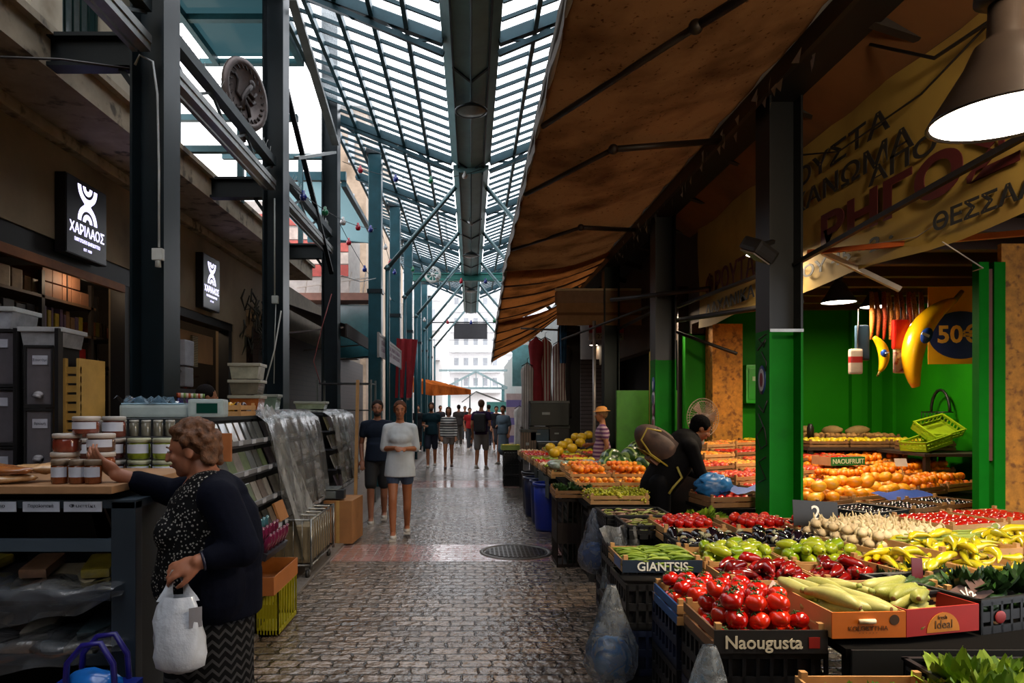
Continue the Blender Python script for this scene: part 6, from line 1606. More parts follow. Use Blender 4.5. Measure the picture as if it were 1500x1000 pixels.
# on the wooden top: bread bags, jars
for k in range(7):
    q = MB(); n = 12; q.ell((0, 0, 0), (.15, .055, .022), n=18, m=8); r2 = random.Random(k)
    q.v = [(v[0]*(1+r2.uniform(-.05, .05)), v[1]*(1+r2.uniform(-.1, .1)), v[2]*(1+.3*math.sin(v[0]*60))) for v in q.v]
    q.build('bread_stick_bag', M(['#a8713c', '#8f5428', '#c49a6c'][k % 3], .25, var=.3, scale=30, coat=.7), None, loc=(-2.30+.12*(k % 3)+.12*(k//3 % 2), 2.98+.10*(k % 2), 1.292+.034*(k//3)), rot=(0, 0, R(r2.uniform(-15, 15))), label='flat clear bag of breadsticks heaped on the wooden counter top', cat='bag', group='breadstick bags')
def jar(x, y, z, r, h, body, lid, label, group=None, lab=True, rzv=0., cat='jar', lidh=.02):
    o = empty('jar', (x, y, z), rzv, label=label, cat=cat, group=group)
    q = MB(); q.lathe([(0, 0), (r*.92, 0), (r, r*.15), (r, h-r*.25), (r*.9, h-.004), (0, h-.004)], 20); q.build('body', M(body, .15, var=.25, scale=30, coat=.5), o)
    q = MB(); q.lathe([(0, h+lidh), (r*.96, h+lidh), (r*1.02, h+lidh-.004), (r*1.02, h-.004), (0, h-.004)], 20); q.build('lid', M(lid, .4), o)
    if lab: q = MB(); q.lathe([(r*1.012, h*.35), (r*1.012, h*.86)], 14, None, R(-165), R(-15)); q.build('paper_label', M('#b4bac8', .6), o)
    return o
for i, x in enumerate((-1.80, -1.722, -1.655)):
    jar(x, 2.99, 1.269, .035, .085, '#6b3414', '#7a6a5a', 'honey-coloured jar with a white label on the counter, %s of three' % ['left', 'middle', 'right'][i])
# stack of white-lidded tubs beyond
for i, (x, z, c, h, r) in enumerate(((-2.14, 1.27, '#8a7060', .10, .085), (-1.95, 1.27, '#7a3c22', .10, .085), (-2.13, 1.395, '#6d2f22', .10, .085), (-1.95, 1.395, '#5a4034', .10, .085), (-2.03, 1.52, '#6b3226', .09, .08))):
    jar(x, 3.60, 1.27+(z-1.27)*.78, r*.80, h*.78, c, '#b3aca6', 'round tub with a wide pale lid in the stack behind the reaching hand, %s' % ['bottom left', 'bottom right', 'middle left', 'middle right', 'top'][i], lab=i in (3, 4))
tb = trestle(-2.6, 3.78, -1.62, 4.30, 1.18, 'black table behind the cabinet carrying stacked jars', M('#1c1b1c', .5))
JC = [('#47221c', '#a8a4a0'), ('#3c1c1a', '#9d9894'), ('#6b7a1c', '#a6a88c'), ('#77842c', '#9a9c84')]
for i in range(4):
    for l in range(3 if i < 2 else 2):
        b, ld = JC[i] if l < 2 else ('#5a2c24', '#a8a4a0')
        jar(-2.20+.145*i, 3.93, 1.181+l*.125, .062, .10, b, ld, '%s jar with a pale lid in the counter stack, column %s, %s' % ('olive-green' if i > 1 else 'dark brown', ['one', 'two', 'three', 'four'][i], ['bottom', 'second', 'third'][l]), lab=True)
for i in range(7):
    jar(-2.23+.072*i, 4.08, 1.43, .026, .085, '#6b685c', '#a3a39e', 'slim glass jar in the top row of jars', 'slim glass jars in the top row', lab=False, lidh=.012)
for x in (-2.3, -1.75): 
    q = MB(); q.box(x, 4.0, 1.182, x+.02, 4.16, 1.41); q.box(-2.3, 4.0, 1.41, -1.73, 4.16, 1.425)
q.build('jar_shelf', M('#2a2a2a', .4), label='small raised shelf holding the row of slim jars', cat='shelf')
jar(-1.66, 3.98, 1.181, .038, .15, '#c44a0c', '#141414', 'bright orange jar with a black lid at the end of the counter stack', lidh=.06)
q = MB(); q.box(-.16, -.14, 0, .16, .14, .012); q.box(-.13, -.1, .012, .05, .12, .02); q.build('menu_card', M('#8d96a6', .4, pattern=blotch('#3a4458', 18)), None, loc=(-1.78, 3.80, 1.182), rot=(R(6), 0, R(20)), label='laminated leaflets lying at the front of the jar table', cat='leaflet')
# acrylic grain dispensers
def dispenser(x, y, z, w, d, h, label, labtxt='', lit='#59555a'):
    o = empty('grain_dispenser', (x, y, z), label=label, cat='dispenser', rz=R(6))
    q = MB(); q.box(0, 0, 0, w, d, h, bev=.01); q.build('bin', M(lit, .12, var=.2, scale=4, coat=.4), o)
    q = MB()
    for (a, b) in ((-.012, 0), (w, w+.012)): q.box(a, -.01, -.01, b, d, h+.012)
    q.box(-.012, -.01, h, w+.012, d, h+.015); q.box(-.012, -.01, -.02, w+.012, d, 0); q.build('frame', M('#1b1a1c', .4), o)
    q = MB(); q.box(w*.25, -.006, h*.70, w*.85, 0, h*.86); q.build('paper_label', M('#a9aab6', .6), o)
    lettering(labtxt, M('#2a2a30', .6), o, (w*.55, -.008, h*.78), FACE_CAM, .022, .0004)
    q = MB(); q.tube([(w*.35, -.02, h*.16), (w*.65, -.03, h*.14)], .012, 8); q.ell((w*.5, -.01, h*.18), (.03, .02, .02)); q.build('tap', M('#8f8c90', .3), o)
    return o
for i, (x, z, w, h, lb) in enumerate(((-3.16, 1.75, .27, .33, 'leftmost column, top'), (-3.16, 1.38, .27, .33, 'leftmost column, middle'), (-3.16, 1.0, .27, .34, 'leftmost column, bottom'),
                                      (-2.80, 1.62, .15, .36, 'narrow column, top'), (-2.80, 1.22, .15, .36, 'narrow column, bottom'))):
    dispenser(x, 4.3, z, w, .35, h, 'clear grain dispenser with a white label, '+lb, ['Ρύζι', 'Φακές', 'Ρεβύθι', 'Σουσάμι', 'Βρώμη'][i])
q = MB(); 
for x in (-3.2, -2.86, -2.6):
    q.box(x-.012, 4.28, 0, x+.012, 4.33, 2.1)
for z in (.98, 1.21): q.box(-3.2, 4.3, z-.02, -2.6, 4.65, z)
q.build('dispenser_stand', M('#161517', .4), label='black metal stand holding the grain dispensers', cat='stand')
def tub(x, y, z, w, d, h, c, lc, label):
    o = empty('storage_tub', (x, y, z), label=label, cat='tub', rz=R(5))
    q = MB(); q.prism([(.02, 0), (w-.02, 0), (w, h), (0, h)], 0, d); q.build('tub', M(c, .2, var=.3, scale=8, coat=.3), o)
    q = MB(); q.box(-.015, -.015, h-.01, w+.015, d+.015, h+.02, bev=.006); q.build('lid', M(lc, .35), o)
    return o
tub(-3.16, 4.3, 2.1, .26, .3, .12, '#8d8f96', '#a5a7a6', 'white tub on top of the leftmost dispenser column')
tub(-2.84, 4.3, 1.99, .25, .3, .10, '#86868a', '#9d9ea0', 'translucent tub on top of the narrow dispenser column')
o = empty('leaning_crate', (-2.64, 4.42, 1.0), label='tall yellow slatted crate standing on end beside the dispensers', cat='crate')
q = MB()
for k in range(10): q.box(0, 0, .06*k+.28, .11, .015, .06*k+.325)
q.box(0, -.01, .25, .02, .02, .92); q.box(.09, -.01, .25, .11, .3, .92); q.build('slats', M('#a5803c', .6, var=.2), o)
q = MB(); q.lathe([(0, 0), (.045, 0), (.045, .14), (0, .14)], 20); q.build('red_tin', M('#a80f12', .3), None, loc=(-2.62, 4.35, 1.182), label='red tin with a pale stripe at the left of the jar table', cat='tin')
# black tablecloth front of the long counter run behind
# ---------------- shop interior shelving
sh = empty('wall_shelving', (-4.75, 5.3, 0), label='tall dark shelving unit inside the first left shop', cat='shelving')
SD = M('#2a231e', .5, var=.2, bump=.2)
q = MB()
for y in (0, 1.62, 2.52, 3.3): 
    q.box(.36, y, 0, .40, y+.05, 3.0); q.box(0, y, 0, .04, y+.05, 3.0)
q.build('upright', SD, sh)
for z in (3.15, 2.75, 2.42, 2.12, 1.75, 1.3, .8):
    q = MB(); q.box(0, 0, z-.03, .40, 2.62 if z < 3.1 else 1.6, z); q.build('shelf', M('#5d4632', .5, var=.2, scale=5), sh)
q = MB(); q.box(0, 2.62, 2.0, .40, 3.3, 2.03); q.box(0, 2.62, 2.4, .4, 3.3, 2.43); q.build('shelf', SD, sh)
for i in range(5):
    for l in range(2):
        if i == 4 and l: continue
        o = empty('gift_box', (-4.70, 6.98+.17*i, 2.752+l*.16), label='wooden gift box on the upper shelf of the first shop, %s, %s' % (['first', 'second', 'third', 'fourth', 'fifth'][i], ['lower', 'upper'][l]), cat='box')
        q = MB(); q.box(0, 0, 0, .32, .16, .145, bev=.004); q.build('box', M('#8a5f46', .6, var=.15), o)
        if i == 2: q = MB(); q.box(-.004, .07, -.002, .325, .09, .15); q.build('ribbon', M('#1a1210', .5), o)
rr = random.Random(21)
for sh_i, (z, y0, y1, cs, hh, lb) in enumerate(((2.422, 6.98, 7.76, ['#5d4630', '#7a6a1c', '#8a8a2c', '#4a3c50', '#7a5a3c', '#a08c70'], .24, 'upper book shelf'), (2.422, 5.4, 6.9, ['#3a3a3c', '#554c44', '#2c2c30'], .22, 'dark kettle shelf'), (2.122, 6.98, 7.8, ['#a0201c', '#2a241e', '#a88c14', '#3c342c'], .15, 'middle shelf'),
                                        (1.752, 6.98, 7.8, ['#2a241e', '#4c4038', '#6a5a4c'], .2, 'lower shelf'), (2.752, 5.4, 6.9, ['#7a6048', '#4c3c30', '#8c7a68'], .22, 'upper left shelf'), (2.43, 8.0, 8.5, ['#6b5a1c', '#7a3c1c', '#3c2c1c'], .2, 'far shelf bay'))):
    y = y0
    while y < y1:
        wd = rr.uniform(.035, .09) if sh_i in (0, 5) else rr.uniform(.10, .2)
        h = hh*rr.uniform(.7, 1); q = MB(); q.box(0, 0, 0, .2, wd*.9, h, bev=.008); q.build('shelf_packet', M(rr.choice(cs), .45, var=.3, scale=14), None, loc=(-4.62, y, z), rot=(0, 0, R(rr.uniform(-4, 4))), label='small packet standing on the %s of the first shop' % lb, cat='packet', group='packets on the '+lb); y += wd+.012
# red cone and yellow cone on the middle shelf
for y, c, n in ((7.15, '#8c1414', 'red'), (7.5, '#a8941c', 'yellow')):
    pass
# second shop window: kraft panel, machine, shelf goods
q = MB(); q.box(-4.16, 9.4, 2.28, -4.12, 10.9, 2.72); q.build('kraft_panel', M('#8a6238', .7, var=.1), label='tan board filling the top of the second shop window', cat='panel')
q = MB(); q.box(-4.11, 10.0, 2.2, -4.08, 10.2, 2.66); q.build('spring_strip', M('#2a2018', .5, pattern=stripes('#a08c60', 'Z', 40, .5)), label='narrow ridged strip hanging before the tan board', cat='strip')
o = empty('coffee_machine', (-3.95, 8.95, 1.88), label='white dispensing machine at the left of the second shop window', cat='machine')
q = MB(); q.box(0, 0, .28, .2, .3, .62, bev=.02); q.build('hopper', M('#9c9ca2', .3), o); q = MB(); q.box(0, 0, 0, .2, .28, .26, bev=.02); q.build('body', M('#7c7a7e', .4), o); q = MB(); q.tube([(.1, -.02, .26), (.16, -.05, .2), (.1, -.03, .14)], .02, 8); q.build('spout', M('#3c3a3c', .4), o)
q = MB(); q.box(-4.5, 8.75, 0, -3.75, 9.9, 1.85); q.build('service_counter', M('#1c1817', .6), label='dark counter inside the second shop', cat='counter')
for z in (2.1, 1.7):
    q = MB(); q.box(-4.9, 8.8, z, -4.5, 11.3, z+.03); q.build('shop_shelf', M('#3a2618', .6), label='%s wooden shelf inside the second shop' % ('upper' if z > 2 else 'lower'), cat='shelf')
    for k in range(12):
        q = MB(); q.lathe([(0, 0), (.05, 0), (.05, .2), (.02, .26), (.02, .32), (0, .32)], 12); q.build('bottle', M(rr.choice(['#5a1c14', '#3a1c12', '#7a4424', '#2c1810']), .2, coat=.5), None, loc=(-4.62, 9.6+.14*k, z+.031), label='dark bottle on the %s shelf of the second shop' % ('upper' if z > 2 else 'lower'), cat='bottle', group='bottles in the second shop, %s shelf' % ('upper' if z > 2 else 'lower'))
def pt_light(x, y, z, p, c=(1, .75, .5), r=.06):
    l = bpy.data.lights.new('shop_light', 'POINT'); l.energy = p; l.color = c; l.shadow_soft_size = r
    o = bpy.data.objects.new('shop_light', l); col.objects.link(o); o.location = (x, y, z); return o
for i, (x, y, z, p, lb) in enumerate(((-4.9, 5.9, 3.5, 14, 'spotlight under the ceiling of the first shop, nearer'), (-4.2, 7.4, 3.05, 4, 'spotlight over the gift boxes in the first shop'), (-4.9, 10.3, 3.3, 16, 'spotlight inside the second shop'), (-4.6, 12.9, 2.35, 6, 'small spotlight in the third shop, left'), (-4.4, 13.4, 2.25, 5, 'small spotlight in the third shop, right'))):
    o = empty('spotlight', (x, y, z), label=lb, cat='lamp'); q = MB(); q.lathe([(0, .1), (.03, .1), (.045, 0), (.03, 0)], 14); q.build('housing', M('#1a1816', .4), o)
    q = MB(); q.lathe([(.034, .004), (0, .002)], 14); q.build('bulb', M('#ffe9c8', .4, emis=6, var=0), o); L = pt_light(0, 0, -.07, p); L.parent = o; L.location = (0, 0, -.08)
# lightbox signs
def lightbox(y0, y1, z0, z1, label):
    o = empty('lightbox_sign', (-3.94, (y0+y1)/2, (z0+z1)/2), label=label, cat='sign'); w = y1-y0; h = z1-z0
    q = MB(); q.box(-.055, -w/2, -h/2, .05, w/2, h/2, bev=.006); q.build('case', M('#0f0e12', .4), o)
    q = MB(); q.box(.05, -w/2+.012, -h/2+.012, .056, w/2-.012, h/2-.012); q.build('face', M('#1d1826', .3, var=.05), o)
    WH = M('#d8d4ff', .4, emis=2.4, var=0)
    def arcband(cz, r0, r1, a0, a1, n=20):
        q = MB(); T = Matrix(((0, 0, 1, .0575), (1, 0, 0, 0), (0, 1, 0, 0), (0, 0, 0, 1)))
        vs = []; fs = []
        for k in range(n+1):
            a = a0+(a1-a0)*k/n; vs += [(r0*math.cos(a), r0*math.sin(a)+cz, 0), (r1*math.cos(a), r1*math.sin(a)+cz, 0)]
        for k in range(n): fs.append((2*k, 2*k+1, 2*k+3, 2*k+2))
        q.add(vs, fs, T); q.build('logo_arc', WH, o)
    s = w/.73
    arcband(.335*s, .115*s, .175*s, -PI, 0); arcband(.335*s, .035*s, .085*s, -PI, 0)
    arcband(-.02*s, .115*s, .175*s, 0, PI); arcband(-.02*s, .035*s, .085*s, 0, PI)
    q = MB(); q.box(.056, -.17*s, .125*s, .058, .17*s, .19*s); 
    q = MB(); T = Matrix(((0, 0, 1, .0575), (1, 0, 0, 0), (0, 1, 0, 0), (0, 0, 0, 1))); q.add([(-.10*s, .20*s, 0), (.10*s, .20*s, 0), (.055*s, .158*s, 0), (.10*s, .115*s, 0), (-.10*s, .115*s, 0), (-.055*s, .158*s, 0)], [(0, 5, 2, 1), (5, 4, 3, 2)], T); q.build('logo_waist', WH, o)
    lettering('ΧΑΡΙΛΑΟΣ', WH, o, (.058, 0, -.12*s), FACE_RIGHT, .14*s, .001, fit=.62*s, bold=.002)
    lettering('ΠΑΝΤΟΠΩΛΕΙΟ ΚΑΦΕΚΟΠΤΕΙΟ', WH, o, (.058, 0, -.225*s), FACE_RIGHT, .05*s, .0006, fit=.46*s)
    lettering('EST 1980', WH, o, (.058, 0, -.30*s), FACE_RIGHT, .038*s, .0006)
    return o
lightbox(6.55, 7.28, 3.10, 3.87, 'large glowing black shop sign with a white double-arc logo, nearest')
lightbox(9.90, 10.56, 3.06, 3.86, 'smaller glowing black shop sign with a white double-arc logo, farther')
# hanging dried plants between sign two and column two
rr = random.Random(31); q = MB()
for k in range(70):
    y = rr.uniform(11.6, 13.2); x = rr.uniform(-3.9, -3.6); z = rr.uniform(2.7, 3.7); q.tube([(x, y, z), (x+rr.uniform(-.15, .15), y+rr.uniform(-.15, .15), z-rr.uniform(.1, .3)), (x+rr.uniform(-.1, .2), y, z-rr.uniform(.1, .4))], [.012, .02, .004], 5)
q.build('dried_plants', M('#2e2a1e', .8, var=.4), label='tangle of dried plants hung over the third shop entrance', cat='plants', kind='stuff')
# beige pilaster things, third shop goods
q = MB(); q.box(-4.9, 12.3, 0, -4.7, 15.5, 2.9); q.build('goods_wall', M('#2a1a1c', .7, var=.5, scale=7, pattern=blotch('#6a4a40', 9., .58, .66)), label='dim wall of hanging goods inside the third shop', cat='goods')
# ---------------- long sloping racks along the alley
rr = random.Random(77)
def rack(y0, y1, label, cs, seed, xt=-1.93, xb=-1.80, rowz=(1.42, 1.18, .92, .66), pk=.16, ht=1.5):
    rs = random.Random(seed); o = empty('sloping_rack', (0, y0, 0), label=label, cat='rack'); L = y1-y0
    q = MB(); q.prism([(xt-.36, 0), (xb-.25, 0), (xb-.10, .5), (xt-.05, ht), (xt-.36, ht)], 0, L); q.build('body', M('#14161a', .6), o)
    q = MB(); q.box(xt-.38, -.01, ht, xt-.0, L+.01, ht+.03); q.build('top_board', M('#1c2428', .4), o)
    for r_, z in enumerate(rowz):
        x = xt+.06+(xb-xt)*r_/(len(rowz)-1)
        q = MB(); q.bar((x+.03, 0, z-.10), (x+.03, L, z-.10), .02, .035); q.build('price_rail', M('#77787a', .35), o)
        q = MB(); q.box(x-.10, 0, z-.14, x+.03, L, z-.12); q.build('tray', M('#2c2e33', .4), o)
        n = int(L/pk)
        for k in range(n):
            y = (k+.5)*L/n; c = cs[(rs.randrange(len(cs)))]
            nm = 'spice_packet'; q = MB(); q.box(-.006, -pk*.43, 0, .008, pk*.43, .185, bev=.004)
            ob = q.build(nm, M(c, .28, var=.35, scale=14, coat=.5), None, loc=(x+.008, y0+y, z-.115), rot=(0, R(-22), R(rs.uniform(-5, 5))), label='small packet in the %s row of the %s' % (['top', 'second', 'third', 'bottom'][r_], label.split(',')[0]), cat='packet', group='%s, %s row packets' % (label.split(',')[0], ['top', 'second', 'third', 'bottom'][r_]))
            if k % 2 == 0:
                q = MB(); q.box(x+.042, y-pk*.3, z-.12, x+.046, y+pk*.3, z-.085); q.build('price_card', M('#a9abb2', .5), o)
    return o
rack(3.42, 4.28, 'dark wooden rack beside the woman in navy, brown packets', ['#5d4030', '#4c3426', '#8c7468', '#6b5040'], 1, xt=-1.86, xb=-1.66, pk=.18, rowz=(1.05, .80), ht=1.1)
rack(4.36, 6.15, 'uncovered sloping spice rack, middle left', ['#77706a', '#5c6a4a', '#6d625c', '#8d8880', '#505250', '#7a6a5c'], 2)
rack(6.2, 8.1, 'film-covered spice rack, left of the wire cart', ['#77706a', '#4c4a4c', '#6d625c', '#8d8880', '#5b5058', '#7a6a5c'], 3)
rack(8.9, 10.4, 'film-covered spice rack, farther along the left', ['#77706a', '#6a6448', '#8d8880', '#5b5058'], 4)
# film over racks
F2 = film('rackfilm', '#d2d3d1', .30, .2, 6, 1.5, .6, (1, .4, 1))
def cover(y0, y1, label, seed, zb=.55, flare=.0):
    rs = random.Random(seed); ny = 34; q = MB(); gr = []
    ph = [rs.uniform(0, 6) for _ in range(6)]
    prof = [(-2.31, 1.56), (-2.15, 1.575), (-1.93, 1.57), (-1.83, 1.50), (-1.79, 1.35), (-1.77, 1.2), (-1.745, 1.05), (-1.73, .9), (-1.71, .75), (-1.70, zb)]
    for j, (x, z) in enumerate(prof):
        t = j/(len(prof)-1)
        gr.append([(x+t*.035*math.sin(k*.9+ph[0])+t*.02*math.sin(k*2.3+ph[1]), y0+(y1-y0)*k/ny-flare*t*t*(1-k/ny), z+.012*math.sin(k*1.1+ph[2]+j)-(.10*t if k < 4 else 0)) for k in range(ny+1)])
    q.sheet(gr); q.build('plastic_cover', F2, label=label, cat='plastic cover')
cover(6.1, 8.15, 'hazy clear plastic cover draped over the nearer covered rack', 4, .60)
cover(8.86, 10.5, 'hazy clear plastic cover draped over the farther covered rack', 7, .62)
q = MB(); gr = []
for j in range(12):
    t = j/11; gr.append([(-1.90+.36*t+.03*math.sin(k*1.5+j*.3)*t, 6.12+.03*k*(1+1.5*t)+.2*t, 1.62-1.42*t+.015*math.sin(k+j)) for k in range(14)])
q.sheet(gr); q.build('plastic_curtain', film('curt', '#d5d6d4', .5, .2, 9, 1.4, .6, (1, 1, .3)), label='bunched clear plastic falling from the rack corner to the ground', cat='plastic cover')
# items on top of the racks
o = empty('weighing_scale', (-2.12, 4.75, 1.532), label='white weighing scale with a dark green screen on the spice rack', cat='scale', rz=R(70))
q = MB(); q.box(-.25, -.12, .0, .25, .12, .09, bev=.02); q.box(.2, -.14, .0, .44, .12, .13, bev=.02); q.build('body', M('#9aa8a8', .35), o)
q = MB(); q.box(.26, -.146, .03, .40, -.138, .10); q.build('screen', M('#0c3a30', .2), o); q = MB(); q.box(-.24, -.11, .09, .17, .11, .102, bev=.004); q.build('pan', M('#8fb0c4', .2, .3), o)
o.rotation_euler = (0, 0, R(12)); o.location = (-2.22, 4.9, 1.532)
q = MB(); rs = random.Random(5); q.sheet([[(-.26+.04*i, -.14+.05*j, .12+.03*math.sin(i*1.7+j*2)+rs.uniform(-.01, .01)) for i in range(10)] for j in range(6)]); q.build('film_wrap', film('scale', '#a9c8dc', .5, .2, 12), None, loc=(-2.24, 4.9, 1.532), label='crumpled bluish film lying over the weighing scale', cat='plastic film')
for k in range(11):
    q = MB(); q.lathe([(0, 0), (.026, 0), (.028, .10), (.012, .13), (.012, .15), (0, .15)], 12); o = empty('spice_bottle', (-2.27+.003*k, 5.30+.04*k, 1.531), label='small bottle in the row behind the scale', cat='bottle', group='bottles behind the scale')
    q.build('body', M(['#1c1a5a', '#1a1c48', '#2a2830', '#3a1c4a', '#1c1b20'][k % 5], .2, coat=.5), o); q = MB(); q.lathe([(0, .185), (.016, .185), (.016, .148), (0, .148)], 12); q.build('cap', M(['#8c3a14', '#a8a89c', '#5a7a2c', '#a89a8c'][k % 4], .4), o)
o = crate(-2.3, 5.75, 1.531, .36, .4, .09, 0, kind='wood', label='small pine tray of wrapped sweets on the spice rack')
for k in range(10): q = MB(); q.ell((0, 0, 0), (.035, .03, .05), n=10, m=7); q.build('wrapped_sweet', M(['#b0400e', '#8c2c5a', '#5a7a1c', '#c49014', '#3c2018'][k % 5], .2, coat=.6), None, loc=(-2.25+.065*(k % 5), 5.82+.14*(k//5), 1.60), label='wrapped sweet in the pine tray', cat='sweet', group='wrapped sweets')
for l, (c, h) in enumerate((('#8a4a1c', .12), ('#5c5648', .12), ('#8c8a78', .13))):
    tub(-2.32, 6.55, 1.58+l*.15, .28, .28, h, c, '#8f8c7c', '%s tub in the stack on the covered rack' % ['brown bottom', 'grey middle', 'pale lettered top'][l])
tub(-2.3, 7.3, 1.585, .22, .24, .14, '#5f7264', '#7c8078', 'small green-grey tub on the covered rack'); tub(-2.35, 9.1, 1.585, .4, .3, .08, '#79836c', '#8d8f84', 'flat pale box on the farther covered rack')
q = MB(); q.box(-2.05, 3.95, 1.185, -1.9, 3.99, 1.55); 
q = MB(); q.box(0, 0, 0, .12, .025, .19, bev=.004); q.build('wooden_board', M('#9a5c32', .5, var=.2, scale=4), None, loc=(-1.72, 4.55, 1.24), label='small upright wooden board behind the woman\'s head', cat='board')
o = empty('stall_pedestal', (0, 0, 0)); bpy.data.objects.remove(o)
# pale leaflet + bottles left of the woman's skirt
q = MB(); q.box(0, 0, 0, .012, .22, .17); q.build('pink_book', M('#a08a88', .5), None, loc=(-1.60, 3.50, .74), rot=(0, R(-25), R(8)), label='pale pink book leaning on the dark wooden rack', cat='book')
for r_ in range(2):
    for k in range(6): q = MB(); q.lathe([(0, 0), (.028, 0), (.028, .09), (.012, .12), (.012, .14), (0, .14)], 12); q.build('small_bottle', M('#1c1a1c', .15, coat=.6), None, loc=(-1.62+.07*r_, 3.42+.085*k, .575-.07*r_), label='small dark bottle in the tray left of the skirt', cat='bottle', group='small dark bottles beside the skirt')
q = MB(); q.box(-1.68, 3.38, .30, -1.50, 3.95, .5); q.build('bottle_tray', M('#3a2418', .6), label='stepped brown tray holding the small dark bottles', cat='tray')
q = MB(); q.box(-1.67, 3.4, .5, -1.59, 3.93, .573); q.build('tray_step', M('#3a2418', .6), label='upper step of the bottle tray', cat='tray')
q = MB(); q.bx((-1.46, 3.62, .36), (.05, .16, .1)); q.build('red_box', M('#b02a0c', .5), label='bright red-orange box low beside the bottle tray', cat='box')
# pink bottles box, trays, yellow crate right of the woman
o = empty('bottle_case', (-1.50, 4.62, .62), label='case of pink drinks in small bottles right of the woman', cat='case', rot=(0, R(22), 0))
q = MB(); q.box(-.12, 0, -.02, .12, .52, .03); q.build('tray', M('#15131a', .5), o)
for a in range(3):
    for b in range(6): q = MB(); q.lathe([(0, .03), (.026, .03), (.026, .11), (.012, .14), (.012, .16), (0, .16)], 12, Matrix.Translation((-.08+.08*a, .045+.085*b, 0))); q.build('bottle', M('#5e1634' if a > 0 else '#38646c', .15, var=.3, coat=.6), o)
f = mk(-1.62, 4.5, .36, .32, .62, .12, 0, kind='carton', front='#8a4c1c', side='#9a5a24', label='orange-brown carton below the pink bottles', mat=M('#96581f', .6))
o = crate(-1.50, 4.75, .02, .16, .5, .32, 0, kind='plastic', label='yellow-green slatted crate on the ground below the carton', mat=M('#9a9412', .5))
q = MB(); q.box(-1.66, 4.46, .01, -1.51, 5.1, .33, bev=.02); q.build('navy_bag', M('#0f1426', .5), label='dark navy bag on the ground beside the yellow crate', cat='bag')
q = MB(); q.box(0, 0, 0, .02, .25, .16); q.build('cork_board', M('#8c5a2c', .7), None, loc=(-1.58, 5.6, .66), rot=(0, R(-20), 0), label='small brown board leaning below the spice rack', cat='board')
# wire cart
o = empty('wire_cart', (-1.98, 6.32, 0), label='chrome wire cart on castors with folded sacks, beside the carton box', cat='cart')
CH = M('#8a8984', .25, .8); W_, D_ = .50, 1.02
q = MB()
for z in (.14, .56): q.tube([(0, 0, z), (W_, 0, z), (W_, D_, z), (0, D_, z), (0, 0, z)], .011, 6)
q.build('rails', CH, o)
for (x, y) in ((0, 0), (W_, 0), (W_, D_), (0, D_)): q = MB(); q.tube([(x, y, .10), (x, y, .57)], .013, 8); q.build('leg', CH, o)
q = MB()
for k in range(1, 10): q.tube([(0, D_*k/10, .14), (0, D_*k/10, .56)], .004, 5); q.tube([(W_, D_*k/10, .14), (W_, D_*k/10, .56)], .004, 5)
for k in range(1, 6): q.tube([(W_*k/6, 0, .14), (W_*k/6, 0, .56)], .004, 5)
for k in range(1, 5): q.tube([(0, D_*k/5, .575), (W_, D_*k/5, .575)], .012, 6)
q.build('bars', CH, o)
for (x, y) in ((.04, .04), (W_-.04, .04), (W_-.04, D_-.04), (.04, D_-.04)):
    q = MB(); q.lathe([(0, -.016), (.045, -.014), (.05, 0), (.045, .014), (0, .016)], 16, Matrix.Translation((x, y, .052)) @ Matrix.Rotation(R(90), 4, 'Y')); w_ = q.build('castor', M('#1a1816', .5), o)
    q = MB(); q.box(x-.022, y-.02, .05, x+.022, y+.02, .13); q.build('fork', CH, o)
q = MB(); q.box(.03, .03, .15, W_-.02, D_-.03, .50, bev=.04); q.build('folded_sacks', M('#6e6046', .7, var=.25, scale=5, bump=.4), None, loc=(-1.98, 6.32, 0), label='beige folded sacks filling the wire cart', cat='sacks')
q = MB(); q.box(0, 0, 0, .34, .55, .50, bev=.006); o = q.build('carton_box', M('#8c5f34', .75, var=.15, bump=.2), None, loc=(-1.72, 7.95, .02), rot=(0, 0, R(-4)), label='tall tan cardboard box on the pavement beyond the cart', cat='box')
q = MB(); q.box(.15, -.003, .0, .19, 0, .5); q.build('tape', M('#a5824c', .3), o)
o = empty('weighing_scale', (-1.90, 7.95, .54), label='grey electronic scale on top of the cardboard box', cat='scale')
q = MB(); q.box(0, 0, 0, .34, .32, .09, bev=.015); q.build('body', M('#555a58', .4), o); q = MB(); q.box(-.01, 0, .10, .35, .32, .115, bev=.005); q.box(.14, .1, .08, .2, .2, .1); q.build('pan', M('#8a8f8c', .25, .6), o)
q = MB(); q.box(.33, -.01, .0, .42, .12, .10); q.build('keypad', M('#1a1c20', .4), o)
bar_obj('timber_post', (-1.58, 9.3, .03), (-1.55, 9.35, 1.98), .055, .04, M('#a07848', .6, var=.2), 'pale timber post standing beyond the covered racks', 'post')
o = empty('metal_rack', (-2.45, 10.9, 0), label='empty black metal shelving behind the covered racks', cat='rack')
for (x, y) in ((0, 0), (.85, 0), (0, .5), (.85, .5)): q = MB(); q.box(x-.015, y-.015, 0, x+.015, y+.015, 2.05); q.build('upright', M('#5d625f', .4, .5), o)
for z in (1.55, 1.98): q = MB(); q.box(0, 0, z, .85, .5, z+.02); q.build('shelf', M('#3a3c3e', .4, .4), o)
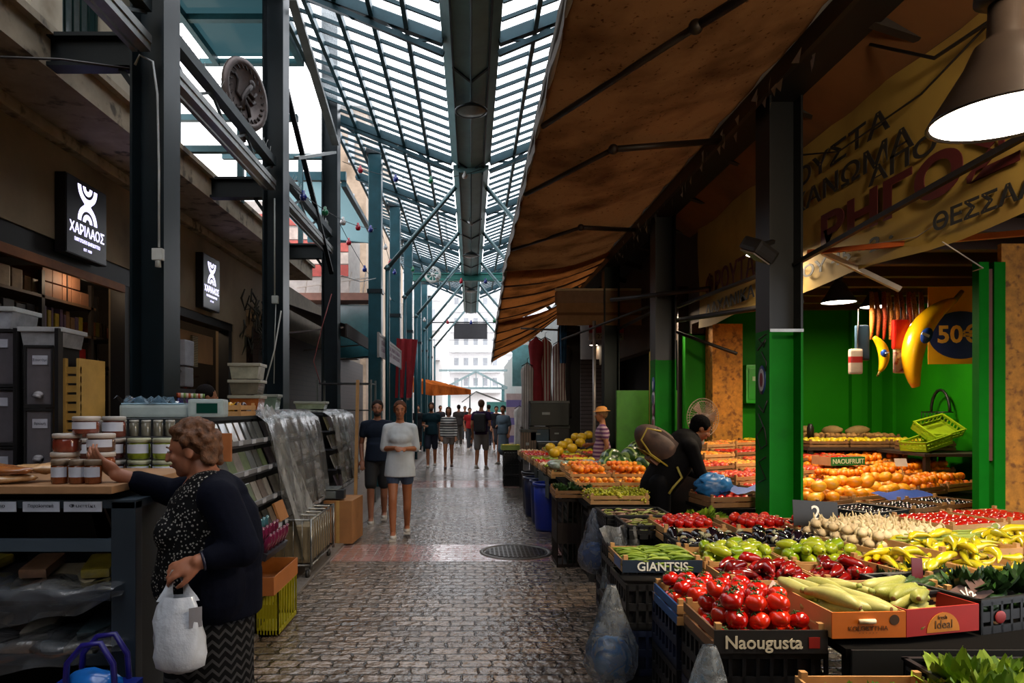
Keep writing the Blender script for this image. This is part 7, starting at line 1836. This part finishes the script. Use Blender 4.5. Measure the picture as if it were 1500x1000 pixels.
# blue shopping bag, bottom
o = empty('shopping_bag', (-1.50, 2.72, 0), label='shiny blue shopping bag with violet handles on the ground, bottom left', cat='bag')
q = MB(); q.prism([(-.13, 0), (.13, 0), (.16, .50), (-.16, .50)], -.07, .07); q.build('bag', M('#0a2278', .3, var=.3, scale=6, coat=.4), o)
for s in (-.05, .06):
    q = MB(); q.tube([(-.09, s, .46), (-.08, s, .60), (-.02, s, .67), (.05, s, .68), (.10, s, .6), (.11, s, .46)], .012, 6); q.build('handle', M('#1c1470', .4), o)
q = MB(); rs = random.Random(2); q.ell((0, 0, .50), (.11, .06, .06), n=14, m=8); q.v = [(v[0]*(1+rs.uniform(-.1, .1)), v[1], v[2]+rs.uniform(-.01, .01)) for v in q.v]; q.build('film_contents', M('#1c6ac0', .2, coat=.6), o)
# ================================================================ PEOPLE
def SKIN(c='#a8704c'): return M(c, .5, var=.06, scale=20, sub=.05)
def V3(*a): return Vector(a)
def limb(q, pts, rs, n=14, e=True):
    """tapered limb through the joints with rounded ends"""
    P = []; Rr = []
    for i in range(len(pts)-1):
        a, b = Vector(pts[i]), Vector(pts[i+1])
        for k in range(5):
            t = k/5; P.append(a.lerp(b, t)); Rr.append(rs[i]+(rs[i+1]-rs[i])*t)
    P.append(Vector(pts[-1])); Rr.append(rs[-1])
    q.tube(P, Rr, n)
    for p, r in zip(pts, rs): q.ell(p, r, n=12, m=8)
def basis(d, nrm):
    d = Vector(d).normalized(); n = Vector(nrm); n = (n-d*n.dot(d)).normalized(); s = d.cross(n).normalized()
    return d, n, s
def hand(q, wrist, d, nrm, thumb=1, curl=.35, s=1., spread=.12):
    """wrist -> fingers along d; nrm = back of the hand; thumb = +1/-1 side"""
    d, n, sd = basis(d, nrm); w = Vector(wrist)
    T = Matrix(((sd.x, d.x, n.x, w.x), (sd.y, d.y, n.y, w.y), (sd.z, d.z, n.z, w.z), (0, 0, 0, 1)))
    q.ell((0, .045*s, 0), (.040*s, .052*s, .015*s), T=T, n=14, m=10)
    q.ell((thumb*-.018*s, .03*s, -.006*s), (.018*s, .036*s, .015*s), T=T)
    q.ell((0, .005*s, 0), (.028*s, .03*s, .019*s), T=T)
    for i, (x, L, r) in enumerate(((-.029, .070, .0088), (-.0095, .078, .009), (.0105, .072, .0087), (.029, .056, .0078))):
        x *= thumb*-1 if thumb > 0 else 1; x = x if thumb < 0 else x
        a = spread*(x/.03); p = Vector((x*s, .088*s, 0)); pts = [T @ Vector((x*s*.9, .06*s, 0)), T @ p]; ang = curl*.5*(1+.15*i)
        for seg in (.45, .30, .25):
            p = p + Vector((math.sin(a)*math.cos(ang), math.cos(a)*math.cos(ang), -math.sin(ang)))*L*seg*s; pts.append(T @ p); ang += curl*(1+.1*i)
        q.tube(pts, [r*s*1.05, r*s*1.05, r*s, r*s*.92, r*s*.72], 8); q.ell(pts[-1], r*s*.75, n=8, m=6)
    k = -thumb if thumb > 0 else 1
    tx = -.036 if thumb > 0 else -.036
    tx = -thumb*.0+(.036 if thumb > 0 else -.036)
    pts = [T @ Vector((tx*.7*s, .012*s, -.004*s)), T @ Vector((tx*1.25*s, .045*s, -.012*s)), T @ Vector((tx*1.55*s, .072*s, -.02*s)), T @ Vector((tx*1.5*s, .094*s, -.03*s))]
    q.tube(pts, [.014*s, .0115*s, .0105*s, .008*s], 8); q.ell(pts[-1], .008*s, n=8, m=6)
def headq(c, fwd, up=(0, 0, 1), s=1.):
    """head volume with brow, nose, lips, chin, ears; returns mesh builder and its frame"""
    f = Vector(fwd).normalized(); u = Vector(up); u = (u-f*u.dot(f)).normalized(); r = f.cross(u).normalized()
    T = Matrix(((r.x, f.x, u.x, c[0]), (r.y, f.y, u.y, c[1]), (r.z, f.z, u.z, c[2]), (0, 0, 0, 1))) @ Matrix.Scale(s, 4)
    q = MB()
    q.ell((0, -.012, .025), (.074, .095, .088), T=T, n=20, m=14); q.ell((0, .022, -.035), (.056, .062, .075), T=T, n=16, m=12)
    q.ell((0, .052, -.088), (.026, .026, .022), T=T); q.ell((0, .074, .022), (.045, .014, .012), T=T)
    q.ell((0, .094, -.012), (.011, .018, .024), T=T); q.ell((0, .104, -.026), (.014, .013, .011), T=T)
    q.ell((0, .080, -.056), (.024, .012, .011), T=T)
    for s_ in (-1, 1): q.ell((s_*.034, .066, -.022), (.020, .018, .022), T=T); q.ell((s_*.073, -.008, -.008), (.009, .020, .030), T=T)
    return q, T
def facebits(T, o, lip='#7c3a30', brow='#2a1a12', shades=False):
    for s_ in (-1, 1):
        q = MB(); q.ell((s_*.031, .0815, .008), (.0105, .005, .0045), T=T, n=12, m=8); q.build('eye', M('#8f857c', .3), o)
        q = MB(); q.ell((s_*.031, .0868, .008), (.0055, .003, .0055), T=T, n=10, m=6); q.build('iris', M('#1c120c', .1), o)
        q = MB(); q.tube([T @ Vector((s_*.016, .086, .026)), T @ Vector((s_*.033, .088, .031)), T @ Vector((s_*.050, .077, .025))], [.003, .004, .002], 6); q.build('eyebrow', M(brow, .8), o)
    q = MB(); q.tube([T @ Vector((-.024, .0835, -.057)), T @ Vector((0, .094, -.054)), T @ Vector((.024, .0835, -.057))], [.002, .006, .002], 8); q.build('lips', M(lip, .5), o)
def hairq(T, style='short', seed=1):
    q = MB(); r = random.Random(seed)
    q.ell((0, -.022, .040), (.083, .096, .088), T=T, n=20, m=14)
    if style == 'curly':
        for k in range(120):
            a = r.uniform(0, 6.28); ph = r.uniform(-.5, 1.45); y = -.022+.104*math.cos(ph)*math.sin(a)
            x = .092*math.cos(ph)*math.cos(a); z = .030+.10*math.sin(ph)
            if y > .012 and z < .05: continue
            if abs(x) > .05 and z < .01 and y > -.03: continue
            q.ell((x, y, z), r.uniform(.013, .024), T=T, n=7, m=5)
        for k in range(60): a = r.uniform(3.6, 5.85); q.ell((.078*math.cos(a), -.02+.092*math.sin(a), r.uniform(-.07, .03)), r.uniform(.015, .024), T=T, n=7, m=5)
    elif style == 'tied':
        q.ell((0, -.045, -.0), (.078, .068, .075), T=T); q.ell((0, -.125, .03), (.034, .036, .036), T=T)
        for s_ in (-1, 1): q.ell((s_*.066, .018, .02), (.018, .045, .055), T=T)
    elif style == 'long':
        q.ell((0, -.05, -.05), (.078, .058, .12), T=T)
        for s_ in (-1, 1): q.ell((s_*.068, .0, -.04), (.02, .045, .10), T=T)
    else:
        q.ell((0, -.045, .0), (.076, .062, .07), T=T)
        for s_ in (-1, 1): q.ell((s_*.064, .0, .03), (.018, .05, .04), T=T)
    return q
def cutfront(me, T, zc=.048, yc=.045):
    """clear the hair off the face"""
    Ti = T.inverted(); bm = bmesh.new(); bm.from_mesh(me)
    for v in bm.verts:
        p = Ti @ v.co
        if p.y > yc and p.z < zc: v.co = T @ Vector((p.x*.86, yc-.02, p.z))
    bm.to_mesh(me); bm.free(); return me
def fin(q, name, mats, o, vox, sm=5): 
    me = remesh(q, vox, sm, name)
    for m in (mats if isinstance(mats, list) else [mats]): me.materials.append(m)
    return link(name, me, o)
def walker(px, py, D, H, label, top, bottom, shoe='#b5b0a8', skin='#9a6444', hair=('short', '#2a1a12'), rz=0., step=.16, arms='swing', vox=.012, sleeve=.5, leg='shorts', topm=None, beard=False, cat='person', group=None, X=None, facebit=True, lower=.0, female=False):
    x = (px-690)*D/1000 if X is None else X; k = H/1.75
    o = empty('person', (x, D, 0), rz, label=label, cat='person', group=group); sk = SKIN(skin)
    S = lambda *p: Vector(p)*k
    hw = .085; sh = .185 if not female else .165
    fy = (-step, step)      # left leg forward, right back  (person faces -Y)
    legs = []
    for i, s_ in enumerate((-1, 1)):
        f_ = fy[i]; knee = S(s_*.09, f_*.55-.03, .50); ank = S(s_*.085, f_*1.05+.02, .085 + (.03 if f_ > 0 else 0)); legs.append((S(s_*hw, 0, .92), knee, ank))
    q = MB()
    for s_, (h_, kn, an) in zip((-1, 1), legs):
        limb(q, [h_, kn+Vector((0, 0, .0)), kn-Vector((0, -.01, .13))*k, an], [.085*k, .055*k, .052*k, .036*k]); q.ell(an+S(0, -.05, -.03), (.04*k, .10*k, .035*k))
    q.ell(S(0, 0, .97), (.15*k, .11*k, .13*k)); q.ell(S(0, 0, 1.15), (.13*k, .10*k, .16*k)); q.ell(S(0, .0, 1.32), (.165*k, .105*k, .15*k)); limb(q, [S(-sh+.02, 0, 1.41), S(0, 0, 1.44), S(sh-.02, 0, 1.41)], [.05*k, .06*k, .05*k])
    limb(q, [S(0, .01, 1.42), S(0, -.005, 1.56)], [.055*k, .048*k])
    hc = S(0, -.02, 1.635)
    A = {'swing': [((-sh, 0, 1.40), (-sh-.05, .06, 1.13), (-sh-.03, -.06, .90)), ((sh, 0, 1.40), (sh+.05, .05, 1.13), (sh+.04, -.08, .90))],
         'hold': [((-sh, 0, 1.40), (-sh-.04, .02, 1.14), (-.04, -.20, 1.16)), ((sh, 0, 1.40), (sh+.04, .02, 1.14), (.06, -.21, 1.15))],
         'one': [((-sh, 0, 1.40), (-sh-.05, .04, 1.14), (-sh+.04, -.20, 1.13)), ((sh, 0, 1.40), (sh+.05, .05, 1.13), (sh+.04, -.03, .90))],
         'down': [((-sh, 0, 1.40), (-sh-.05, .03, 1.12), (-sh-.03, -.02, .88)), ((sh, 0, 1.40), (sh+.05, .03, 1.12), (sh+.03, -.04, .88))]}[arms]
    slv = MB()
    for i, (a, b, c) in enumerate(A):
        a, b, c = S(*a), S(*b), S(*c); limb(q, [a, b, c], [.048*k, .038*k, .026*k]); d = (c-b).normalized()
        hand(q, c, d, (0, -1, .2) if arms != 'hold' else (0, -.3, 1), thumb=(1 if i == 0 else -1), curl=.4, s=k)
        e = a.lerp(b, sleeve if sleeve <= 1 else 1); pts = [a, e] if sleeve <= 1 else [a, b, b.lerp(c, sleeve-1)]
        limb(slv, pts, [.062*k, .058*k] if sleeve <= 1 else [.06*k, .05*k, .04*k])
    body = q
    hq, T = headq(hc, (0, -1, -.05), s=k*1.02)
    o2 = len(body.v); body.v += hq.v; body.f += [tuple(i+o2 for i in f) for f in hq.f]; body.mi += hq.mi; body.sm += hq.sm
    fin(body, 'body', sk, o, vox*.8, 3)
    if facebit: facebits(T, o)
    if hair[0] != 'none': me = remesh(hairq(T, hair[0]), vox*.8, 2, 'hair'); me.materials.append(M(hair[1], .8, spec=.15, var=.3, scale=40, bump=.4)); cutfront(me, T); link('hair', me, o)
    if beard: q = MB(); q.ell((0, .040, -.068), (.052, .05, .042), T=T); q.ell((0, .082, -.044), (.026, .012, .006), T=T); q.build('beard', M('#1a100c', .8), o)
    q = slv; q.ell(S(0, 0, 1.14), (.165*k, .125*k, .16*k)); q.ell(S(0, 0, 1.31), (.19*k, .125*k, .155*k)); limb(q, [S(-sh, 0, 1.405), S(0, .0, 1.43), S(sh, 0, 1.405)], [.06*k, .066*k, .06*k])
    zb = .885-lower; q.lathe([(0, zb*k), ((.185+lower*.2)*k, zb*k), ((.172+lower*.2)*k, (zb+.14)*k), (.158*k, 1.14*k), (0, 1.18*k)], 24, Matrix.Translation((0, -.005, 0)), sx=1, sy=.88)
    if female: q.ell(S(0, -.05, 1.27), (.14*k, .10*k, .09*k))
    fin(q, 'shirt', topm or M(top, .85, var=.1, bump=.2, spec=.15), o, vox, 5)
    q = MB()
    if leg == 'dress': limb(q, [S(0, 0, 1.0), S(0, 0, .7), S(0, 0, .45)], [.14*k, .17*k, .20*k])
    else:
        zt = .56 if leg == 'shorts' else (.74 if leg == 'short' else .12)
        for (h_, kn, an) in legs:
            e = h_.lerp(kn, (h_.z/k-zt)/(.92-.5)) if leg != 'long' else an
            limb(q, [h_, e] if leg != 'long' else [h_, kn, an], [.105*k, .088*k] if leg != 'long' else [.10*k, .075*k, .06*k])
        q.ell(S(0, 0, .93), (.165*k, .125*k, .12*k))
    fin(q, {'dress': 'skirt', 'long': 'trousers'}.get(leg, 'shorts'), M(bottom, .8, var=.12, bump=.2), o, vox, 4)
    for (h_, kn, an) in legs:
        q = MB(); q.ell(an+S(0, -.045, -.045), (.047*k, .125*k, .042*k)); q.ell(an+S(0, .03, -.02), (.042*k, .05*k, .05*k)); q.box(an.x-.042*k, an.y-.165*k, an.z-.085*k, an.x+.042*k, an.y+.075*k, an.z-.06*k)
        q.build('shoe', M(shoe, .6, var=.1), o)
    return o, T, k
walker(586, 0, 8.45, 1.68, 'woman in a loose white tee and denim shorts walking with hands clasped', '#a9afb4', '#2a3a52', hair=('tied', '#4a2c1c'), arms='hold', vox=.011, leg='short', sleeve=.95, lower=.10, step=.15, rz=R(4), skin='#8d5534', female=True)
walker(553, 0, 9.5, 1.70, 'bearded man in a navy tee and black shorts behind the woman in white', '#141c2a', '#0c0d10', hair=('short', '#1c120e'), vox=.013, beard=True, rz=R(5), skin='#84543c', shoe='#b0aca4')
walker(632, 0, 18.3, 1.74, 'man in a dark teal polo and navy shorts far down the alley', '#142c34', '#10182a', hair=('short', '#3a2a22'), vox=.02, arms='one', beard=True, facebit=False)
walker(657, 0, 18.0, 1.62, 'woman in a black and white striped top walking beside the man in teal', '#b5b2ac', '#77706c', hair=('long', '#3a241a'), vox=.02, topm=M('#b5b2ac', .8, pattern=stripes('#1a1a20', 'Z', 15, .55), var=.05), sleeve=1.9, leg='short', facebit=False, shoe='#4c3028', female=True)
o, T, k = walker(705, 0, 17.6, 1.80, 'man with a black backpack and grey shorts seen from behind', '#2a1a38', '#6c6764', hair=('short', '#4a3428'), vox=.02, rz=R(165), arms='one', facebit=False)
q = MB(); q.bx((0, .17, 1.22), (.30, .17, .46), bev=.06); q.build('backpack', M('#0c0c10', .7), o)
for s_ in (-1, 1): q = MB(); q.tube([(s_*.12, .1, 1.44), (s_*.13, -.03, 1.52), (s_*.13, -.14, 1.38), (s_*.13, -.10, 1.1), (s_*.13, .1, 1.02)], .018, 6); q.build('strap', M('#0c0c10', .7), o)
walker(737, 0, 19.5, 1.66, 'woman in a blue-grey dress standing by the clothes stall', '#55646f', '#55646f', hair=('short', '#1c1614'), vox=.022, arms='one', leg='dress', facebit=False, sleeve=.8, rz=R(-30), female=True)
for i, (px, D, H, t, b, hr, rzz, lb, lg) in enumerate(((645, 31, 1.7, '#26262c', '#1c1c22', '#14100e', 20, 'far walker in black behind the striped woman', 'long'), (672, 28, 1.72, '#35302e', '#4a4640', '#1c1410', 180, 'far walker in brown-grey left of the backpack man', 'long'),
        (681, 33, 1.68, '#1e1e22', '#3c3c40', '#241a14', 0, 'distant person in black near the gate, centre', 'long'), (688, 26, 1.6, '#8c1a1c', '#2c2c30', '#2a1c14', 10, 'far person in a red top beside the backpack man', 'long'),
        (716, 27, 1.72, '#1c2450', '#2c3040', '#14100e', 190, 'far person in a blue top right of the backpack man', 'long'), (727, 25, 1.66, '#15151a', '#22222a', '#1a1210', 0, 'dark-haired person in black left of the woman in grey-blue', 'dress'),
        (750, 27, 1.68, '#a33040', '#8c8a88', '#2a1c14', 15, 'far person in a pinkish red top at the right edge of the alley', 'long'), (612, 24, 1.7, '#15161a', '#101014', '#14100e', 5, 'person in black standing by the left columns, far off', 'long'))):
    walker(px, 0, D, H, lb, t, b, hair=('short', hr), vox=.03, facebit=False, rz=R(rzz), leg=lg)
# man in straw cap
o, T, k = walker(874, 0, 10.4, 1.60, 'man in a straw cap and striped polo behind the melons', '#a88c94', '#1a2c50', hair=('short', '#8c6a4a'), vox=.016, topm=M('#a88c94', .8, pattern=stripes('#5c2c5c', 'Z', 17, .5), var=.08), rz=R(-95), leg='long', facebit=True, X=2.0, arms='one')
q = MB(); q.lathe([(.135, .055), (.085, .07), (.08, .11), (.05, .135), (0, .14)], 24, T @ Matrix.Translation((0, -.01, 0)), sx=.95, sy=1.1); q.build('straw_cap', M('#b5772c', .7), o)
# seller in blue behind the bottles
o, T, k = walker(300, 0, 7.35, 1.84, 'seller in a blue shirt bending behind the bottles, head turned away', '#0f2a6c', '#1a1a20', hair=('short', '#140f0e'), vox=.016, rz=R(120), arms='hold', facebit=False, X=-2.86)
# ---------------- bending vendor with rucksack
o = empty('person', (1.80, 6.55, 0), label='vendor in dark clothes with a brown rucksack bending over the fruit', cat='person')
sk = SKIN('#7a4628'); BC = M('#060507', .8, spec=.1, bump=.2, var=.2)
q = MB()
for s_ in (-1, 1): limb(q, [(-.02, s_*.1, .86), (.0, s_*.11, .48), (-.05, s_*.11, .09)], [.09, .06, .04]); q.ell((0, s_*.11, .05), (.11, .045, .045))
limb(q, [(0, 0, .92), (.16, 0, 1.12), (.26, 0, 1.24)], [.14, .15, .13]); limb(q, [(.28, 0, 1.26), (.37, 0, 1.34)], [.06, .05])
for s_ in (-1, 1):
    limb(q, [(.26, s_*.18, 1.24), (.34, s_*.20, .98), (.46, s_*.13, .93)], [.05, .04, .028]); hand(q, (.46, s_*.13, .93), (.9, -s_*.2, -.3), (0, 0, 1), thumb=s_, curl=.35)
hq, T = headq((.40, 0, 1.40), (.86, 0, -.50), s=1.02); o2 = len(q.v); q.v += hq.v; q.f += [tuple(i+o2 for i in f) for f in hq.f]; q.mi += hq.mi; q.sm += hq.sm
fin(q, 'body', sk, o, .009, 3); facebits(T, o)
me = remesh(hairq(T, 'short'), .009, 2, 'hair'); me.materials.append(M('#040304', .9, spec=.05, var=.5, scale=60, bump=.8)); cutfront(me, T); link('hair', me, o)
q = MB(); limb(q, [(-.02, 0, .84), (.14, 0, 1.08), (.25, 0, 1.24)], [.165, .185, .165]); limb(q, [(.24, -.2, 1.24), (.25, 0, 1.27), (.24, .2, 1.24)], [.07, .09, .07])
for s_ in (-1, 1): limb(q, [(.25, s_*.19, 1.24), (.34, s_*.205, .98), (.44, s_*.14, .935)], [.07, .056, .042])
fin(q, 'jacket', BC, o, .013, 5)
q = MB(); limb(q, [(.27, -.09, 1.31), (.30, 0, 1.345), (.27, .09, 1.31)], [.03, .035, .03]); q.build('striped_collar', M('#0f0f12', .7, pattern=stripes('#b9b094', 'Y', 40, .55)), o)
q = MB()
for s_ in (-1, 1): limb(q, [(-.02, s_*.1, .88), (.0, s_*.11, .48), (-.05, s_*.11, .13)], [.11, .08, .07])
fin(q, 'trousers', M('#050508', .8, spec=.1), o, .014, 4)
for s_ in (-1, 1): q = MB(); q.ell((.01, s_*.11, .045), (.14, .05, .045)); q.build('shoe', M('#15120f', .5), o)
T2 = Matrix.Translation((-.0, 0, 1.24)) @ Matrix.Rotation(R(-52), 4, 'Y')
q = MB(); q.ell((.0, 0, .0), (.15, .18, .27), T=T2, n=24, m=16); q.bx((.02, 0, -.03), (.22, .30, .36), T2, bev=.09); b_ = q.build('rucksack', M('#3c2820', .7, var=.25, scale=9, bump=.3, pattern=blotch('#5c4030', 6)), o)
q = MB(); q.tube([T2 @ Vector(p) for p in ((-.12, -.155, -.2), (-.13, -.16, .05), (-.08, -.155, .2), (.04, -.155, .22), (.1, -.155, .1))], .009, 6); q.tube([T2 @ Vector(p) for p in ((-.135, -.11, -.15), (-.14, -.11, .1), (-.14, .05, .14), (-.14, .1, -.1))], .008, 6); q.build('yellow_piping', M('#a58c2c', .5), b_)
q = MB(); q.bx((-.14, 0, -.08), (.08, .22, .2), T2, bev=.035); q.build('front_pocket', M('#6b4632', .7), b_)
q = MB(); q.tube([(.12, -.19, 1.05), (.16, -.20, .95), (.08, -.2, .86), (.04, -.2, .80)], .012, 6); q.build('yellow_strap', M('#8c7f34', .6), o)

# ---------------- the woman in navy, foreground
o = empty('person', (-1.15, 2.95, 0), label='older woman in a navy cardigan reaching over the counter with a white bag', cat='person')
sk = SKIN('#9a6248'); L = lambda x, y, z: (x+1.15, y-2.95, z)
q = MB()
for s_ in (-1, 1): limb(q, [L(-1.13, 2.95+s_*.06, .72), L(-1.13, 2.95+s_*.08, .42), L(-1.11, 2.95+s_*.09, .09)], [.07, .055, .04]); q.ell(L(-1.16, 2.95+s_*.11, .05), (.11, .045, .045))
limb(q, [L(-1.12, 2.95, .75), L(-1.14, 2.95, 1.0), L(-1.13, 2.97, 1.2)], [.16, .17, .14]); limb(q, [L(-1.12, 2.97, 1.22), L(-1.175, 2.97, 1.345)], [.075, .058])
# far arm, reaching out over the counter
far = [L(-1.17, 3.13, 1.235), L(-1.38, 3.14, 1.21), L(-1.575, 3.03, 1.305)]
limb(q, far, [.055, .046, .030]); hand(q, far[2], (-.72, -.10, .62), (-.3, -.75, -.45), thumb=-1, curl=.30, s=1.10, spread=.2)
near = [L(-1.03, 2.80, 1.22), L(-.925, 2.76, 1.03), L(-1.07, 2.68, .995)]
limb(q, near, [.058, .048, .032]); hand(q, near[2], (-.95, -.12, -.32), (-.2, -.75, .55), thumb=-1, curl=.75, s=1.08)
hq, T = headq(L(-1.215, 2.96, 1.415), (-1, -.12, -.16), s=.98); o2 = len(q.v); q.v += hq.v; q.f += [tuple(i+o2 for i in f) for f in hq.f]; q.mi += hq.mi; q.sm += hq.sm
fin(q, 'body', sk, o, .006, 4); facebits(T, o, brow='#5c3a24')
me = remesh(hairq(T, 'curly', 4), .007, 1, 'hair'); me.materials.append(M('#583418', .6, var=.6, scale=45, bump=.9)); cutfront(me, T, .05, .02); link('hair', me, o)
# blouse
q = MB(); limb(q, [L(-1.16, 2.95, .74), L(-1.17, 2.94, .92), L(-1.145, 2.95, 1.14), L(-1.12, 2.93, 1.20)], [.165, .18, .165, .135]); q.ell(L(-1.245, 2.93, 1.07), (.10, .16, .10)); q.ell(L(-1.12, 2.84, 1.12), (.12, .06, .12)); q.ell(L(-1.26, 2.96, .86), (.11, .16, .13))
fin(q, 'blouse', M('#0e0e10', .8, spec=.1, pattern=specks('#8f8c86', 75, .30)), o, .010, 5)
q = MB(); q.tube([L(-1.17+.075*math.cos(a), 2.97+.085*math.sin(a), 1.27-.06*math.cos(a+PI)) for a in [2*PI*k/20 for k in range(21)]], .004, 6); q.build('necklace', M('#1a1210', .4), o)
# cardigan
NV = M('#050816', .85, spec=.1, var=.15, bump=.3, scale=30)
q = MB(); limb(q, [L(-1.075, 2.96, .86), L(-1.07, 2.95, .98), L(-1.08, 2.96, 1.10), L(-1.085, 2.97, 1.20)], [.150, .170, .165, .12]); q.lathe([(0, .72), (.185, .72), (.185, .9), (0, .95)], 28, Matrix.Translation(L(-1.085, 2.95, 0)), sx=.95)
limb(q, [L(-1.04, 2.80, 1.225), L(-1.10, 2.97, 1.25), L(-1.17, 3.13, 1.235)], [.085, .085, .08])
limb(q, [far[0], far[1], Vector(far[1]).lerp(Vector(far[2]), .62)], [.085, .066, .050])
limb(q, [near[0], near[1], Vector(near[1]).lerp(Vector(near[2]), .70)], [.085, .075, .050])
q.ell(L(-1.05, 2.82, .86), (.12, .10, .16))
fin(q, 'cardigan', NV, o, .009, 6)
q = MB(); limb(q, [L(-1.12, 2.95, .80), L(-1.13, 2.95, .5), L(-1.13, 2.95, .16)], [.18, .185, .195]); q.ell(L(-1.12, 2.95, .8), (.20, .2, .1))
fin(q, 'skirt', M('#0d0d0f', .85, spec=.1, var=.3, pattern=stripes('#3a3a3c', 'Z', 26, .62, wave=.7)), o, .012, 4)
for s_ in (-1, 1): q = MB(); q.ell(L(-1.17, 2.95+s_*.11, .045), (.13, .05, .045)); q.build('shoe', M('#15120f', .5), o)
q = MB(); w_ = Vector(near[1]).lerp(Vector(near[2]), .9); d_, n_, s__ = basis(Vector(near[2])-Vector(near[1]), (0, 0, 1)); q.tube([w_+n_*.036*math.cos(a)+s__*.036*math.sin(a) for a in [2*PI*k/16 for k in range(17)]], .006, 6); q.build('wristwatch', M('#1a1a2c', .3), o)
# her white carrier bag, hanging from the near hand
o = empty('carrier_bag', (-1.145, 2.665, .95), label='white plastic carrier bag hanging from the older woman\'s hand', cat='bag')
WB = M('#c6ccd6', .28, var=.14, scale=9, bump=.8, coat=.4)
q = MB(); n = 28; rs = random.Random(6); prof = [(.085, .055, .028), (.12, .075, .04), (.18, .088, .05), (.25, .098, .058), (.31, .100, .06), (.355, .088, .05), (.378, .05, .03), (.382, .0, .0)]
vs = []; fs = []
for (t, a_, b_) in prof:
    for k in range(n):
        a = 2*PI*k/n; r = 1+.09*math.sin(5*a+t*22)+rs.uniform(-.055, .055); vs.append((a_*r*math.cos(a)+.02*t, b_*r*math.sin(a), -t))
for i in range(len(prof)-1):
    for k in range(n): a = i*n+k; b = i*n+(k+1) % n; fs.append((a, b, b+n, a+n))
q.smooth = True; q.add(vs, fs); q.build('bag', WB, o)
for s_ in (-1, 1):
    q = MB(); gr = []
    for j in range(7):
        t = j/6; gr.append([(s_*(.012+.040*t)+(u*.022*t+u*.007), .012*math.sin(u*2+j), .02-.125*t) for u in (-1, -.4, .3, 1)])
    q.sheet(gr); q.build('handle', WB, o)
q = MB(); q.sheet([[(.062+.013*i, -.045+.01*i, -.12-.026*j) for i in range(4)] for j in range(4)]); q.build('printed_patch', M('#77767c', .5), o)
# produce beyond the first three hundred of a kind: one uncounted mass per kind
for nm, lst in SPILL.items():
    vs = []; fs = []; mi = []; mats = []
    for me, mt in lst:
        o_ = len(vs); m_ = me.materials[0]
        if m_ not in mats: mats.append(m_)
        k_ = mats.index(m_)
        vs += [tuple(mt @ v.co) for v in me.vertices]
        for p in me.polygons: fs.append(tuple(i+o_ for i in p.vertices)); mi.append(k_)
    me = bpy.data.meshes.new(nm+'_mass'); me.from_pydata(vs, [], fs)
    for m_ in mats: me.materials.append(m_)
    me.polygons.foreach_set('material_index', mi); me.polygons.foreach_set('use_smooth', [True]*len(fs)); me.update()
    cat_ = nm.split('_')[-1]
    link(nm+'_mass', me, None, label='further %s fruit filling the crates behind the nearest ones' % nm.replace('_', ' '), cat=cat_, kind='stuff')
